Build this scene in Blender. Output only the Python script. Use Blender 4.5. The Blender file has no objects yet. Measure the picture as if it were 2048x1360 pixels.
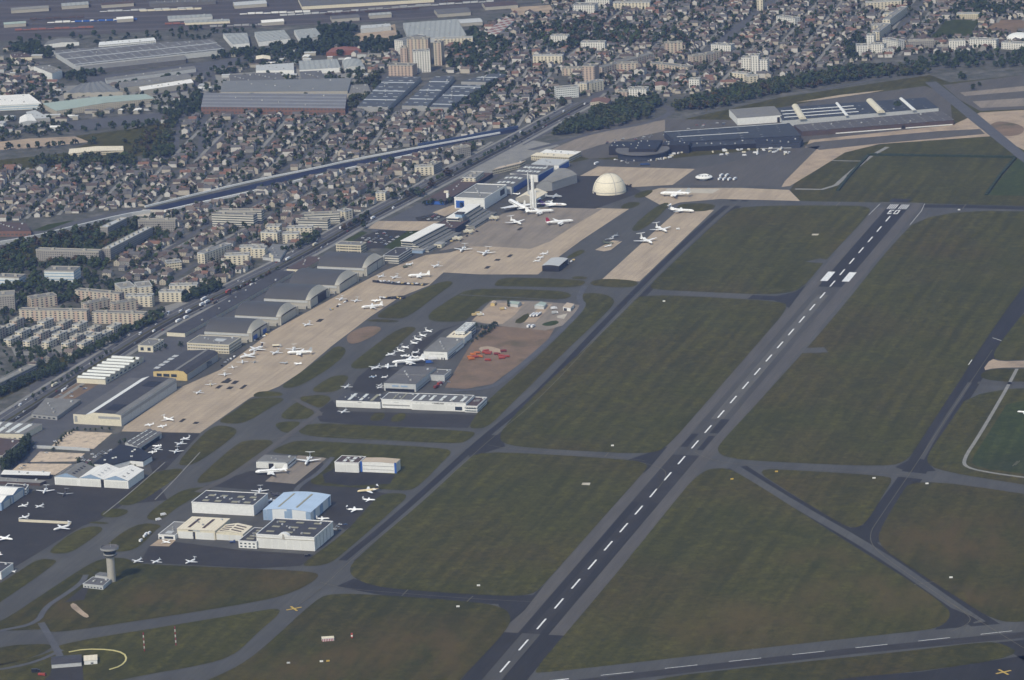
import bpy, math, random
import numpy as np

# ------------------------------------------------------------ camera, sky, sun, exposure
SC = bpy.context.scene
COL = SC.collection
FOC, PITCH, ROLL, CAMH, CAMY = 7565.05, 0.259314058534, -0.045453558767, 1180.3515, -4450.0
from mathutils import Matrix
cam_d = bpy.data.cameras.new('camera'); cam = bpy.data.objects.new('camera', cam_d); COL.objects.link(cam)
cam_d.sensor_width = 36.0; cam_d.lens = FOC / 2048 * 36.0
cam_d.clip_start = 5.0; cam_d.clip_end = 60000.0
cam.matrix_world = Matrix.Translation((0, CAMY, CAMH)) @ Matrix.Rotation(math.pi/2 - PITCH, 4, 'X') @ Matrix.Rotation(ROLL, 4, 'Z')
SC.camera = cam

SUN_AZ, SUN_EL = math.radians(30.0), math.radians(46.0)     # shadows fall towards heading 30 deg
sun_d = bpy.data.lights.new('sun', 'SUN'); sun = bpy.data.objects.new('sun', sun_d); COL.objects.link(sun)
sun_d.energy = 2.6; sun_d.angle = math.radians(5.0); sun_d.color = (1.0, 0.95, 0.87)
sun.rotation_euler = (math.pi/2 - SUN_EL, 0, -SUN_AZ)
W = bpy.data.worlds.new('World'); SC.world = W; W.use_nodes = True
_n = W.node_tree.nodes; _sky = _n.new('ShaderNodeTexSky'); _sky.sky_type = 'NISHITA'; _sky.sun_disc = False
_sky.sun_elevation = SUN_EL; _sky.sun_rotation = math.pi + SUN_AZ
_bg = _n['Background']; W.node_tree.links.new(_sky.outputs[0], _bg.inputs[0]); _bg.inputs[1].default_value = 0.12
SC.view_settings.view_transform = 'Standard'; SC.view_settings.look = 'None'
SC.view_settings.exposure = 0.3; SC.view_settings.gamma = 1.0
SC.cycles.max_bounces = 4; SC.cycles.diffuse_bounces = 2; SC.cycles.glossy_bounces = 2
SC.cycles.volume_bounces = 0
SC.cycles.use_denoising = True

random.seed(7); RNG = np.random.default_rng(11)

# ------------------------------------------------------------ helpers
def G(p, z=0.0):
    """photo position (2048 px wide) -> point of the real ground plane (or of the level z)"""
    a = (p[0]-1024)/FOC; b = -(p[1]-680)/FOC
    c, s = math.cos(ROLL), math.sin(ROLL); a, b = a*c-b*s, a*s+b*c
    cp, sp = math.cos(PITCH), math.sin(PITCH)
    dx, dy, dz = a, cp+b*sp, -sp+b*cp
    t = (CAMH-z)/(-dz)
    return (dx*t, dy*t+CAMY)
def proj(x, y, z=0.0):
    X, Y, Z = np.asarray(x, float), np.asarray(y, float)-CAMY, np.asarray(z, float)-CAMH
    cp, sp = math.cos(PITCH), math.sin(PITCH)
    f = Y*cp - Z*sp; u = Y*sp + Z*cp; a = X/f; b = u/f
    c, s = math.cos(-ROLL), math.sin(-ROLL); a, b = a*c-b*s, a*s+b*c
    return 1024+a*FOC, 680-b*FOC

def tag(o, label=None, cat=None, group=None, kind=None):
    if label: o['label'] = label
    if cat: o['category'] = cat
    if group: o['group'] = group
    if kind: o['kind'] = kind
    return o
def empty(name, x=0, y=0, z=0, rz=0.0):
    o = bpy.data.objects.new(name, None); COL.objects.link(o)
    o.location = (x, y, z); o.rotation_euler = (0, 0, rz); o.empty_display_size = 1
    return o
class MB:
    def __init__(self): self.v = []; self.f = []; self.m = []; self.uv = []; self.sm = []
    def poly(self, pts, mat=0, uv=None, smooth=False):
        i = len(self.v); self.v += [tuple(map(float, p)) for p in pts]; self.f.append(tuple(range(i, i+len(pts))))
        self.m.append(mat); self.sm.append(smooth)
        if uv is None:
            p0, p1, p2 = (np.array(pts[k], float) for k in (0, 1, 2)); n = np.cross(p1-p0, p2-p0); l = np.linalg.norm(n)
            n = n/l if l > 1e-9 else np.array([0, 0, 1.])
            if abs(n[2]) > .6: uv = [(p[0], p[1]) for p in pts]
            else:
                t = np.array([-n[1], n[0], 0]); t /= max(np.linalg.norm(t), 1e-9)
                uv = [(float(np.dot(np.array(p, float), t)), float(p[2])) for p in pts]
        self.uv += uv
    def box(self, x0, y0, z0, x1, y1, z1, mat=0, bottom=False):
        a, b, c, d = (x0, y0), (x1, y0), (x1, y1), (x0, y1)
        self.prism([a, b, c, d], z0, z1, mat, bottom)
    def prism(self, pts, z0, z1, mat=0, bottom=False, top=True):
        n = len(pts)
        for i in range(n):
            p, q = pts[i], pts[(i+1) % n]
            self.poly([(p[0], p[1], z0), (q[0], q[1], z0), (q[0], q[1], z1), (p[0], p[1], z1)], mat)
        if top: self.poly([(p[0], p[1], z1) for p in pts], mat)
        if bottom: self.poly([(p[0], p[1], z0) for p in reversed(pts)], mat)
    def ring(self, loops, mat=0, cap0=True, cap1=True, smooth=True):
        """skin a list of equal-length closed loops"""
        n = len(loops[0])
        for a, b in zip(loops, loops[1:]):
            for i in range(n):
                j = (i+1) % n
                self.poly([a[i], a[j], b[j], b[i]], mat, smooth=smooth)
        if cap0: self.poly(list(reversed(loops[0])), mat)
        if cap1: self.poly(loops[-1], mat)
    def tube(self, p, q, r0, r1=None, n=8, mat=0):
        r1 = r0 if r1 is None else r1
        p, q = np.array(p, float), np.array(q, float); d = q-p; d /= np.linalg.norm(d)
        a = np.cross(d, (0, 0, 1.)); 
        if np.linalg.norm(a) < 1e-6: a = np.array([1., 0, 0])
        a /= np.linalg.norm(a); b = np.cross(d, a)
        cs = [(math.cos(2*math.pi*k/n), math.sin(2*math.pi*k/n)) for k in range(n)]
        self.ring([[tuple(p+(a*c+b*s)*r0) for c, s in cs], [tuple(q+(a*c+b*s)*r1) for c, s in cs]], mat)
    def lathe(self, prof, n=24, mat=0, cx=0, cy=0, mats=None):
        for k, ((r0, z0), (r1, z1)) in enumerate(zip(prof, prof[1:])):
            mm = mats[k] if mats else mat
            for i in range(n):
                a0, a1 = 2*math.pi*i/n, 2*math.pi*(i+1)/n
                q = [(cx+r0*math.cos(a0), cy+r0*math.sin(a0), z0), (cx+r0*math.cos(a1), cy+r0*math.sin(a1), z0),
                     (cx+r1*math.cos(a1), cy+r1*math.sin(a1), z1), (cx+r1*math.cos(a0), cy+r1*math.sin(a0), z1)]
                if r1 < 1e-6: q = q[:3]
                elif r0 < 1e-6: q = [q[0], q[2], q[3]]
                self.poly(q, mm, smooth=True)
    def mesh(self, name, mats):
        me = bpy.data.meshes.new(name); me.from_pydata(self.v, [], self.f)
        for m in (mats if isinstance(mats, (list, tuple)) else [mats]): me.materials.append(m)
        me.polygons.foreach_set('material_index', self.m); me.polygons.foreach_set('use_smooth', self.sm)
        ul = me.uv_layers.new(name='UVMap'); ul.data.foreach_set('uv', [c for u in self.uv for c in u])
        me.update(); return me
    def build(self, name, mats, parent=None, loc=None, rz=0.0):
        return link(name, self.mesh(name, mats), parent, loc, rz)
def link(name, me, parent=None, loc=None, rz=0.0):
    o = bpy.data.objects.new(name, me); COL.objects.link(o)
    if parent is not None: o.parent = parent
    if loc is not None: o.location = loc
    if rz: o.rotation_euler = (0, 0, rz)
    return o
def copy_tree(o, parent=None):
    c = o.copy(); COL.objects.link(c)
    if parent is not None: c.parent = parent; c.matrix_parent_inverse = o.matrix_parent_inverse.copy()
    for ch in list(o.children): copy_tree(ch, c)
    return c

# ------------------------------------------------------------ materials
def _new(name):
    m = bpy.data.materials.new(name); m.use_nodes = True
    return m, m.node_tree, m.node_tree.nodes['Principled BSDF']
def _math(t, op, a, b=None):
    n = t.nodes.new('ShaderNodeMath'); n.operation = op
    for k, v in enumerate((a, b)):
        if v is None: continue
        if isinstance(v, (int, float)): n.inputs[k].default_value = v
        else: t.links.new(v, n.inputs[k])
    return n.outputs[0]
def _mix(t, fac, a, b):
    n = t.nodes.new('ShaderNodeMix'); n.data_type = 'RGBA'
    if isinstance(fac, (int, float)): n.inputs[0].default_value = fac
    else: t.links.new(fac, n.inputs[0])
    for k, v in ((6, a), (7, b)):
        if isinstance(v, (tuple, list)): n.inputs[k].default_value = (*v[:3], 1)
        else: t.links.new(v, n.inputs[k])
    return n.outputs[2]
def _noise(t, scale, detail=4, rough=.6, vec=None, mapping=None):
    n = t.nodes.new('ShaderNodeTexNoise'); n.inputs['Scale'].default_value = scale
    n.inputs['Detail'].default_value = detail; n.inputs['Roughness'].default_value = rough
    if vec is None: vec = t.nodes.new('ShaderNodeNewGeometry').outputs['Position']
    if mapping:
        mp = t.nodes.new('ShaderNodeMapping'); mp.vector_type = 'TEXTURE'; mp.inputs['Rotation'].default_value = (0, 0, -mapping[0]); mp.inputs['Scale'].default_value = [1/x for x in mapping[1]]
        t.links.new(vec, mp.inputs[0]); vec = mp.outputs[0]
    t.links.new(vec, n.inputs['Vector']); return n.outputs['Fac']
def _ramp(t, fac, lo, hi):
    n = t.nodes.new('ShaderNodeMapRange'); n.inputs[1].default_value = lo; n.inputs[2].default_value = hi
    t.links.new(fac, n.inputs[0]); return n.outputs[0]
def mottled(name, c1, c2, scale=.05, rough=.85, c3=None, scale3=.01, lo=.35, hi=.65, metal=0, streak=None):
    m, t, b = _new(name)
    c = _mix(t, _ramp(t, _noise(t, scale, mapping=streak), lo, hi), c1, c2)
    if c3: c = _mix(t, _ramp(t, _noise(t, scale3, 3), .52, .72), c, c3)
    c = _mix(t, _math(t, 'MULTIPLY', _ramp(t, _noise(t, .3, 5, .75, mapping=(streak[0], (1, .05, 1)) if streak else None), .42, .7), .55), c, tuple(x*.6 for x in c1))
    t.links.new(c, b.inputs['Base Color']); b.inputs['Roughness'].default_value = rough; b.inputs['Metallic'].default_value = metal
    b.inputs['Specular IOR Level'].default_value = .3
    return m
def uvsep(t):
    u = t.nodes.new('ShaderNodeUVMap'); s = t.nodes.new('ShaderNodeSeparateXYZ'); t.links.new(u.outputs[0], s.inputs[0])
    return s.outputs[0], s.outputs[1]
def band(t, x, period, a, b, off=0.0):
    f = _math(t, 'FRACT', _math(t, 'ADD', _math(t, 'DIVIDE', x, period), off+100.0))
    return _math(t, 'MULTIPLY', _math(t, 'GREATER_THAN', f, a), _math(t, 'LESS_THAN', f, b))
def facade(name, wall, win=(.05, .06, .07), pu=6.2, u0=.3, u1=.72, pv=3.0, v0=.25, v1=.8, wall2=None, p2=9.0, rough=.8):
    """plastered wall with a grid of glazed openings; wall2 = alternating panels of another paint"""
    m, t, b = _new(name); u, v = uvsep(t)
    c = _mix(t, _ramp(t, _noise(t, .08), .3, .7), wall, tuple(x*.86 for x in wall))
    if wall2: c = _mix(t, band(t, u, p2, .0, .38), c, wall2)
    k = band(t, v, pv, v0, v1)
    if u1 - u0 < 1: k = _math(t, 'MULTIPLY', k, band(t, u, pu, u0, u1))
    t.links.new(_mix(t, k, c, win), b.inputs['Base Color'])
    b.inputs['Roughness'].default_value = rough; b.inputs['Specular IOR Level'].default_value = .25
    return m
def skyroof(name, base, lite=(.45, .47, .47), pu=16, pv=9, wu=.25, wv=.3, seams=None):
    """roof sheet with rows of small rooflights"""
    m, t, b = _new(name); u, v = uvsep(t)
    c = _mix(t, _ramp(t, _noise(t, .04), .3, .7), base, tuple(x*.72 for x in base))
    if seams: c = _mix(t, band(t, v, seams, 0, .08), c, lite)
    k = _math(t, 'MULTIPLY', band(t, u, pu, .3, .3+wu), band(t, v, pv, .3, .3+wv))
    k = _math(t, 'MULTIPLY', k, _math(t, 'GREATER_THAN', _noise(t, .06, 1), .44))
    t.links.new(_mix(t, k, c, lite), b.inputs['Base Color']); b.inputs['Roughness'].default_value = .7
    b.inputs['Specular IOR Level'].default_value = .2
    return m
def ribbed(name, base, alt, period=1.2, duty=.5, axis='u', rough=.6):
    m, t, b = _new(name); u, v = uvsep(t)
    c = _mix(t, band(t, u if axis == 'u' else v, period, 0, duty), base, alt)
    c = _mix(t, _math(t, 'MULTIPLY', _ramp(t, _noise(t, .05), .45, .8), .35), c, tuple(x*.55 for x in base))
    t.links.new(c, b.inputs['Base Color']); b.inputs['Roughness'].default_value = rough
    b.inputs['Specular IOR Level'].default_value = .25
    return m
def plain(name, c, rough=.5, metal=0, spec=.4):
    return _p(name, c, rough, metal, spec)
def _p(name, c, rough, metal, spec):
    m, t, b = _new(name)
    cc = _mix(t, _ramp(t, _noise(t, .4), .35, .75), c, tuple(x*.85 for x in c))
    t.links.new(cc, b.inputs['Base Color']); b.inputs['Roughness'].default_value = rough
    b.inputs['Metallic'].default_value = metal; b.inputs['Specular IOR Level'].default_value = spec
    return m
RWY = math.radians(17.3668)
DRY = [((1640, 1120), 55), ((1720, 1190), 90), ((1500, 1255), 110), ((1920, 1080), 130), ((1900, 1200), 90), ((850, 1300), 120), ((650, 1330), 110), ((330, 1200), 70), ((560, 1160), 50), ((100, 1220), 50), ((430, 1010), 40)]
def grass_mat(name, green, olive, brown, stripe=.35):
    m, t, b = _new(name)
    pos = t.nodes.new('ShaderNodeNewGeometry').outputs['Position']
    n1 = _noise(t, .012, 5, .65, pos); n2 = _noise(t, .004, 3, .55, pos); n3 = _noise(t, .11, 6, .8, pos)
    st = _noise(t, .09, 2, .5, pos, mapping=(RWY, (1, .05, 1)))
    c = _mix(t, _ramp(t, n1, .35, .65), green, olive)
    c = _mix(t, _math(t, 'MULTIPLY', _ramp(t, n2, .46, .68), .85), c, brown)
    c = _mix(t, _math(t, 'MULTIPLY', _ramp(t, st, .42, .62), stripe), c, tuple(x*.5 for x in green))
    c = _mix(t, _math(t, 'MULTIPLY', _ramp(t, _noise(t, .035, 6, .75, pos), .5, .72), .7), c, tuple(x*1.35 for x in olive))
    c = _mix(t, _math(t, 'MULTIPLY', _ramp(t, n3, .38, .66), .75), c, tuple(x*.42 for x in green))
    sp = t.nodes.new('ShaderNodeSeparateXYZ'); t.links.new(pos, sp.inputs[0]); dry = None
    lat = _math(t, 'SUBTRACT', _math(t, 'MULTIPLY', sp.outputs[0], math.cos(RWY)), _math(t, 'MULTIPLY', sp.outputs[1], math.sin(RWY)))
    mow = _math(t, 'SINE', _math(t, 'ADD', _math(t, 'MULTIPLY', lat, 2*math.pi/19), _math(t, 'MULTIPLY', _noise(t, .01, 3, .6, pos), 5.0)))
    mow = _math(t, 'MULTIPLY', _math(t, 'MULTIPLY', _ramp(t, mow, -.3, .5), _ramp(t, _noise(t, .006, 3, .6, pos), .40, .58)), .30)
    c = _mix(t, mow, c, tuple(x*.55 for x in green))
    for (px, r) in DRY:
        gx, gy = G(px); dx = _math(t, 'SUBTRACT', sp.outputs[0], gx); dy = _math(t, 'SUBTRACT', sp.outputs[1], gy)
        d = _math(t, 'SQRT', _math(t, 'ADD', _math(t, 'MULTIPLY', dx, dx), _math(t, 'MULTIPLY', dy, dy)))
        k = _ramp(t, d, r, r*.25); dry = k if dry is None else _math(t, 'MAXIMUM', dry, k)
    dn = _ramp(t, _noise(t, .03, 5, .7, pos, mapping=(RWY-.2, (1, .35, 1))), .36, .60)
    c = _mix(t, _math(t, 'MULTIPLY', _math(t, 'MULTIPLY', dry, dn), .8), c, brown)
    t.links.new(c, b.inputs['Base Color']); b.inputs['Roughness'].default_value = .95; b.inputs['Specular IOR Level'].default_value = .1
    return m
M = {}
M['grass'] = grass_mat('airfield grass', (.061, .060, .010), (.092, .082, .017), (.090, .066, .020), .5)
M['grass_green'] = grass_mat('greener grass', (.042, .058, .009), (.062, .074, .013), (.05, .05, .02))
M['grass_brown'] = grass_mat('dry grass', (.053, .053, .009), (.078, .068, .014), (.088, .060, .019), .5)
M['city'] = mottled('city ground', (.105, .10, .088), (.050, .055, .036), .07, .95, (.16, .15, .13), .03)
M['asphalt'] = mottled('taxiway asphalt', (.082, .079, .070), (.062, .060, .054), .05, .9, (.095, .092, .08), .008, streak=(RWY, (1, .2, 1)))
M['asphalt_old'] = mottled('runway shoulder asphalt', (.100, .091, .078), (.080, .073, .063), .06, .9, streak=(RWY, (1, .15, 1)))
M['asphalt_dark'] = mottled('dark asphalt', (.020, .017, .013), (.030, .026, .021), .05, .85, streak=(RWY, (1, .1, 1)))
M['asphalt_mid'] = mottled('worn runway', (.078, .073, .062), (.056, .052, .045), .06, .88, streak=(RWY, (1, .08, 1)))
M['asphalt_light'] = mottled('tyre-polished runway centre', (.115, .108, .092), (.088, .082, .070), .1, .88, streak=(RWY, (1, .06, 1)))
M['apron_dark'] = mottled('apron asphalt', (.031, .027, .022), (.042, .037, .031), .04, .9)
def concrete(name, c1, c2, joint, pu=7.5, hd=20):
    m, t, b = _new(name); u, v = uvsep(t)
    pos = t.nodes.new('ShaderNodeNewGeometry').outputs['Position']
    mp = t.nodes.new('ShaderNodeMapping'); mp.inputs['Rotation'].default_value = (0, 0, math.radians(hd)); t.links.new(pos, mp.inputs[0])
    s = t.nodes.new('ShaderNodeSeparateXYZ'); t.links.new(mp.outputs[0], s.inputs[0])
    c = _mix(t, _ramp(t, _noise(t, .02, 5, .7), .35, .65), c1, c2)
    c = _mix(t, _math(t, 'MULTIPLY', _ramp(t, _noise(t, .07, 5, .7, mapping=(RWY, (1, .10, 1))), .46, .7), .7), c, tuple(x*.7 for x in c2))
    k = _math(t, 'MAXIMUM', band(t, s.outputs[0], pu, 0, .06), band(t, s.outputs[1], pu, 0, .06))
    t.links.new(_mix(t, _math(t, 'MULTIPLY', k, .5), c, joint), b.inputs['Base Color']); b.inputs['Roughness'].default_value = .9
    b.inputs['Specular IOR Level'].default_value = .2
    return m
M['concrete'] = concrete('tan concrete slabs', (.44, .35, .245), (.36, .29, .21), (.18, .155, .12))
M['concrete_grey'] = concrete('grey brown concrete', (.27, .225, .175), (.21, .18, .145), (.12, .11, .095))
M['concrete_pale'] = mottled('pale concrete', (.50, .45, .36), (.42, .38, .31), .05, .9)
M['sand'] = mottled('sandy bare ground', (.42, .32, .22), (.32, .25, .18), .04, .95, (.22, .17, .12), .03)
M['dirt'] = mottled('bare brown earth', (.215, .145, .092), (.15, .105, .066), .03, .95, (.075, .07, .035), .02)
M['rubble'] = mottled('broken concrete floor', (.60, .48, .34), (.50, .40, .30), .12, .95, (.20, .17, .13), .1)
M['road'] = mottled('road asphalt', (.095, .095, .098), (.075, .075, .08), .06, .9)
M['pavement'] = mottled('pale paving', (.26, .25, .225), (.20, .195, .18), .06, .9)
M['rail'] = mottled('rail yard ballast', (.060, .052, .050), (.085, .072, .066), .02, .95, streak=(math.radians(-74), (1, .04, 1)))
M['paint'] = mottled('white runway paint', (.80, .80, .78), (.68, .68, .66), .3, .7)
M['yellow'] = mottled('yellow line paint', (.16, .14, .085), (.12, .11, .08), .2, .8)
M['yellow_strong'] = plain('bright yellow paint', (.50, .34, .06), .6)
M['white'] = plain('white cladding', (.72, .72, .69), .6)
M['whiteroof'] = ribbed('white roof sheet', (.80, .78, .72), (.74, .72, .67), 3, .5)
M['cream'] = plain('cream render', (.62, .57, .44), .75)
M['creamroof'] = ribbed('cream roof sheet', (.74, .66, .50), (.70, .62, .46), 4, .5)
M['tanroof'] = ribbed('tan roof sheet', (.50, .40, .29), (.46, .37, .27), 3, .5)
M['grey'] = plain('grey cladding', (.30, .30, .29), .7)
M['lightgrey'] = plain('light grey cladding', (.46, .47, .46), .7)
M['darkroof'] = mottled('dark felt roof', (.050, .048, .052), (.066, .064, .066), .06, .85)
M['blackroof'] = mottled('black roof', (.018, .018, .024), (.026, .026, .032), .06, .7)
M['greyroof'] = mottled('grey felt roof', (.135, .13, .125), (.11, .108, .105), .06, .85)
M['midroof'] = mottled('mid grey roof', (.20, .195, .18), (.165, .16, .15), .05, .85)
M['brownroof'] = mottled('brown roof', (.095, .065, .055), (.075, .055, .05), .06, .85)
M['archroof'] = ribbed('vaulted roof covering', (.082, .080, .078), (.066, .065, .064), 3.2, .5)
M['stone'] = plain('weathered concrete wall', (.36, .34, .29), .85)
M['archgable'] = plain('pale arch gable', (.42, .40, .34), .8)
M['door'] = ribbed('hangar door leaves', (.46, .44, .38), (.39, .38, .33), 5, .5)
M['whitedoor'] = ribbed('white hangar door leaves', (.66, .66, .62), (.60, .60, .57), 8, .94)
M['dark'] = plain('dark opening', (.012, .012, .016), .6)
M['glass'] = plain('window glass', (.035, .045, .055), .15, 0, .6)
M['blue'] = plain('strong blue cladding', (.03, .10, .36), .5)
M['blueroof'] = ribbed('pale blue roof sheet', (.44, .55, .68), (.41, .52, .65), 3, .5)
M['bluewall'] = plain('grey blue panels', (.25, .34, .46), .6)
M['skylight'] = plain('milky rooflight', (.66, .67, .62), .4)
M['skylight_dim'] = plain('yellowed rooflight', (.30, .28, .19), .5)
M['yellowwall'] = plain('yellow end wall', (.55, .42, .19), .7)
M['greenroof'] = ribbed('pale green roof sheet', (.33, .39, .34), (.30, .36, .31), 3, .5)
M['redroof'] = ribbed('rusty red roof', (.26, .11, .08), (.22, .095, .07), 3, .5)
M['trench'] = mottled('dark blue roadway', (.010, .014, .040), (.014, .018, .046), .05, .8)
M['tile_red'] = mottled('orange roof tiles', (.20, .11, .08), (.15, .09, .068), .25, .9)
M['tile_brown'] = mottled('brown roof tiles', (.10, .078, .068), (.078, .062, .056), .25, .9)
M['tile_grey'] = mottled('slate roof', (.115, .11, .11), (.09, .088, .09), .25, .85)
M['tile_tan'] = mottled('faded tile roof', (.17, .14, .118), (.135, .112, .098), .25, .9)
M['h_white'] = facade('house wall pale', (.54, .52, .47), pu=3.6, u0=.32, u1=.62, pv=2.9, v0=.35, v1=.75)
M['h_cream'] = facade('house wall cream', (.43, .39, .31), pu=3.6, u0=.32, u1=.62, pv=2.9, v0=.35, v1=.75)
M['h_grey'] = facade('house wall grey', (.25, .24, .22), pu=3.6, u0=.32, u1=.62, pv=2.9, v0=.35, v1=.75)
M['brick'] = facade('brick factory wall', (.19, .105, .078), (.08, .075, .07), 6, .2, .8, 6, .3, .7)
M['apt_beige'] = facade('beige housing block', (.50, .44, .345), wall2=(.44, .34, .27), p2=14)
M['apt_cream'] = facade('cream housing block', (.62, .56, .43))
M['apt_grey'] = facade('grey housing block', (.30, .285, .26), (.09, .085, .08), 3.2, .2, .8, 2.8, .3, .8)
M['apt_white'] = facade('white housing block', (.68, .66, .60), pu=4.2)
M['apt_pink'] = facade('pinkish housing block', (.46, .36, .29))
M['office'] = facade('banded office front', (.60, .58, .50), (.055, .06, .065), 1, 0, 1, 3.3, .3, .78)
M['office_cream'] = facade('cream office front', (.60, .54, .40), (.09, .08, .06), 3.4, .12, .88, 3.5, .3, .75)
M['office_white'] = facade('white office front', (.66, .67, .64), (.06, .07, .08), 3.0, .15, .85, 3.3, .35, .75)
M['office_dark'] = facade('dark glass front', (.05, .055, .07), (.03, .035, .05), 3.0, .1, .9, 3.3, .2, .8)
M['bluewhite'] = ribbed('white and blue wall panels', (.62, .64, .64), (.23, .32, .45), 22, .27, 'u')
M['bluebands'] = facade('white front with blue bands', (.60, .62, .60), (.22, .32, .42), 1, 0, 1, 4.0, .35, .65)
M['terr'] = ribbed('stepped terrace concrete', (.20, .195, .18), (.15, .148, .14), 9, .8)
M['factroof'] = skyroof('factory roof with rooflights', (.155, .15, .145), pu=14, pv=10, wu=.22, wv=.25, seams=60)
M['slateroof'] = skyroof('blue grey hall roof', (.090, .097, .108), (.50, .52, .52), 17, 26, .45, .12, seams=70)
M['ridgeroof'] = ribbed('ridged factory roof', (.155, .155, .15), (.20, .20, .195), 9, .4, 'v')
M['halllight'] = ribbed('light ridged roof', (.33, .34, .32), (.27, .28, .27), 9, .4, 'u')
M['stripegrey'] = ribbed('brick works roof strips', (.16, .155, .16), (.23, .23, .235), 26, .35, 'v')
M['museumroof'] = ribbed('museum roof slats', (.16, .155, .14), (.24, .235, .22), 6, .4, 'v')
M['brownhall'] = skyroof('brown grey hall roof', (.105, .096, .090), (.30, .29, .27), 14, 10, .2, .2)
M['blackhall'] = skyroof('dark hall roof', (.050, .054, .062), (.24, .25, .25), 30, 14, .12, .14)
M['redstripe'] = ribbed('red roof strips', (.24, .11, .085), (.42, .40, .36), 18, .5, 'u')
M['plane_white'] = plain('white aircraft paint', (.84, .84, .82), .35)
M['plane_cream'] = plain('cream aircraft paint', (.72, .60, .36), .35)
M['plane_grey'] = plain('grey aircraft paint', (.36, .38, .39), .45)
M['plane_dark'] = plain('dark aircraft paint', (.05, .045, .055), .4)
M['plane_green'] = plain('camouflage green paint', (.10, .12, .08), .6)
M['purple'] = plain('purple aircraft paint', (.05, .02, .12), .4)
M['crimson'] = plain('crimson aircraft paint', (.30, .02, .05), .4)
M['metal'] = plain('bare metal', (.42, .42, .42), .35, .6)
M['tyre'] = plain('rubber', (.02, .02, .02), .8)
M['domeskin'] = plain('cream dome skin', (.70, .64, .50), .7)
M['darkred'] = plain('dark red vehicle paint', (.20, .03, .02), .45)
M['ring'] = plain('pale yellow earth kerb', (.52, .46, .20), .9)
M['red'] = plain('red vehicle paint', (.33, .05, .025), .4)
M['orange'] = plain('orange vehicle paint', (.50, .15, .03), .4)
M['car_white'] = plain('white car paint', (.75, .75, .75), .3)
M['car_grey'] = plain('silver car paint', (.34, .35, .37), .3, .3)
M['car_black'] = plain('black car paint', (.02, .02, .024), .3)
M['car_blue'] = plain('blue car paint', (.04, .07, .17), .3)
M['car_red'] = plain('red car paint', (.26, .03, .025), .3)
M['bark'] = plain('bark', (.06, .045, .032), .9)
# ------------------------------------------------------------ occupancy map (keeps houses, trees and cars off what is already there)
OR, OX0, OY0, ONX, ONY = 3.0, -1500.0, -1500.0, 1000, 1700
OCC = np.zeros((ONY, ONX), bool)
def raster(pts):
    P = np.asarray([p[:2] for p in pts], float)
    i0, i1 = int((P[:, 0].min()-OX0)/OR), int((P[:, 0].max()-OX0)/OR)+1
    j0, j1 = int((P[:, 1].min()-OY0)/OR), int((P[:, 1].max()-OY0)/OR)+1
    i0, j0, i1, j1 = max(i0, 0), max(j0, 0), min(i1, ONX), min(j1, ONY)
    if i1 <= i0 or j1 <= j0: return None
    X, Y = np.meshgrid(OX0+(np.arange(i0, i1)+.5)*OR, OY0+(np.arange(j0, j1)+.5)*OR)
    ins = np.zeros(X.shape, bool); n = len(P)
    for k in range(n):
        (xa, ya), (xb, yb) = P[k], P[(k+1) % n]
        if ya == yb: continue
        ins ^= ((ya > Y) != (yb > Y)) & (X < (xb-xa)*(Y-ya)/(yb-ya)+xa)
    return i0, i1, j0, j1, ins
def occupy(pts, grow=0.0):
    if grow:
        c = np.mean(np.asarray([p[:2] for p in pts]), 0)
        pts = [tuple(np.array(p[:2])+(np.array(p[:2])-c)/max(np.linalg.norm(np.array(p[:2])-c), 1)*grow) for p in pts]
    r = raster(pts)
    if r: i0, i1, j0, j1, ins = r; OCC[j0:j1, i0:i1] |= ins
def occupied(x, y):
    i, j = int((x-OX0)/OR), int((y-OY0)/OR)
    return not (0 <= i < ONX and 0 <= j < ONY) or OCC[j, i]
def zone_mask(pts):
    Z = np.zeros((ONY, ONX), bool); r = raster(pts)
    if r: i0, i1, j0, j1, ins = r; Z[j0:j1, i0:i1] |= ins
    return Z

# ------------------------------------------------------------ sheets of ground, each laid a little above the one below
def chaikin(P, n, closed):
    P = [np.array(p, float) for p in P]
    for _ in range(n):
        Q = []; m = len(P)
        for k in range(m if closed else m-1):
            a, b = P[k], P[(k+1) % m]; Q += [a*.75+b*.25, a*.25+b*.75]
        if not closed: Q = [P[0]]+Q+[P[-1]]
        P = Q
    return P
def sheet(name, pts, mat, z, smooth=0, px=True, kind='structure'):
    P = [G(p) for p in pts] if px else pts
    if smooth: P = chaikin(P, smooth, True)
    mb = MB(); a = 0.5*sum(P[i][0]*P[(i+1) % len(P)][1]-P[(i+1) % len(P)][0]*P[i][1] for i in range(len(P)))
    if a < 0: P = list(reversed(P))
    mb.poly([(p[0], p[1], z) for p in P]); o = mb.build(name, M[mat]); o['kind'] = kind
    return o
def ribbon_pts(pts, width, smooth=2, px=True):
    P = [np.array(G(p)) for p in pts] if px else [np.array(p, float) for p in pts]
    if smooth: P = chaikin(P, smooth, False)
    L, R = [], []
    for i, p in enumerate(P):
        d = P[min(i+1, len(P)-1)]-P[max(i-1, 0)]; d /= max(np.linalg.norm(d), 1e-6); nrm = np.array([-d[1], d[0]])
        L.append(p+nrm*width/2); R.append(p-nrm*width/2)
    return L, R
def add_ribbon(mb, pts, width, z, smooth=2, px=True, mat=0):
    L, R = ribbon_pts(pts, width, smooth, px)
    for i in range(len(L)-1):
        mb.poly([(*R[i], z), (*R[i+1], z), (*L[i+1], z), (*L[i], z)], mat)
    return L, R
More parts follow.
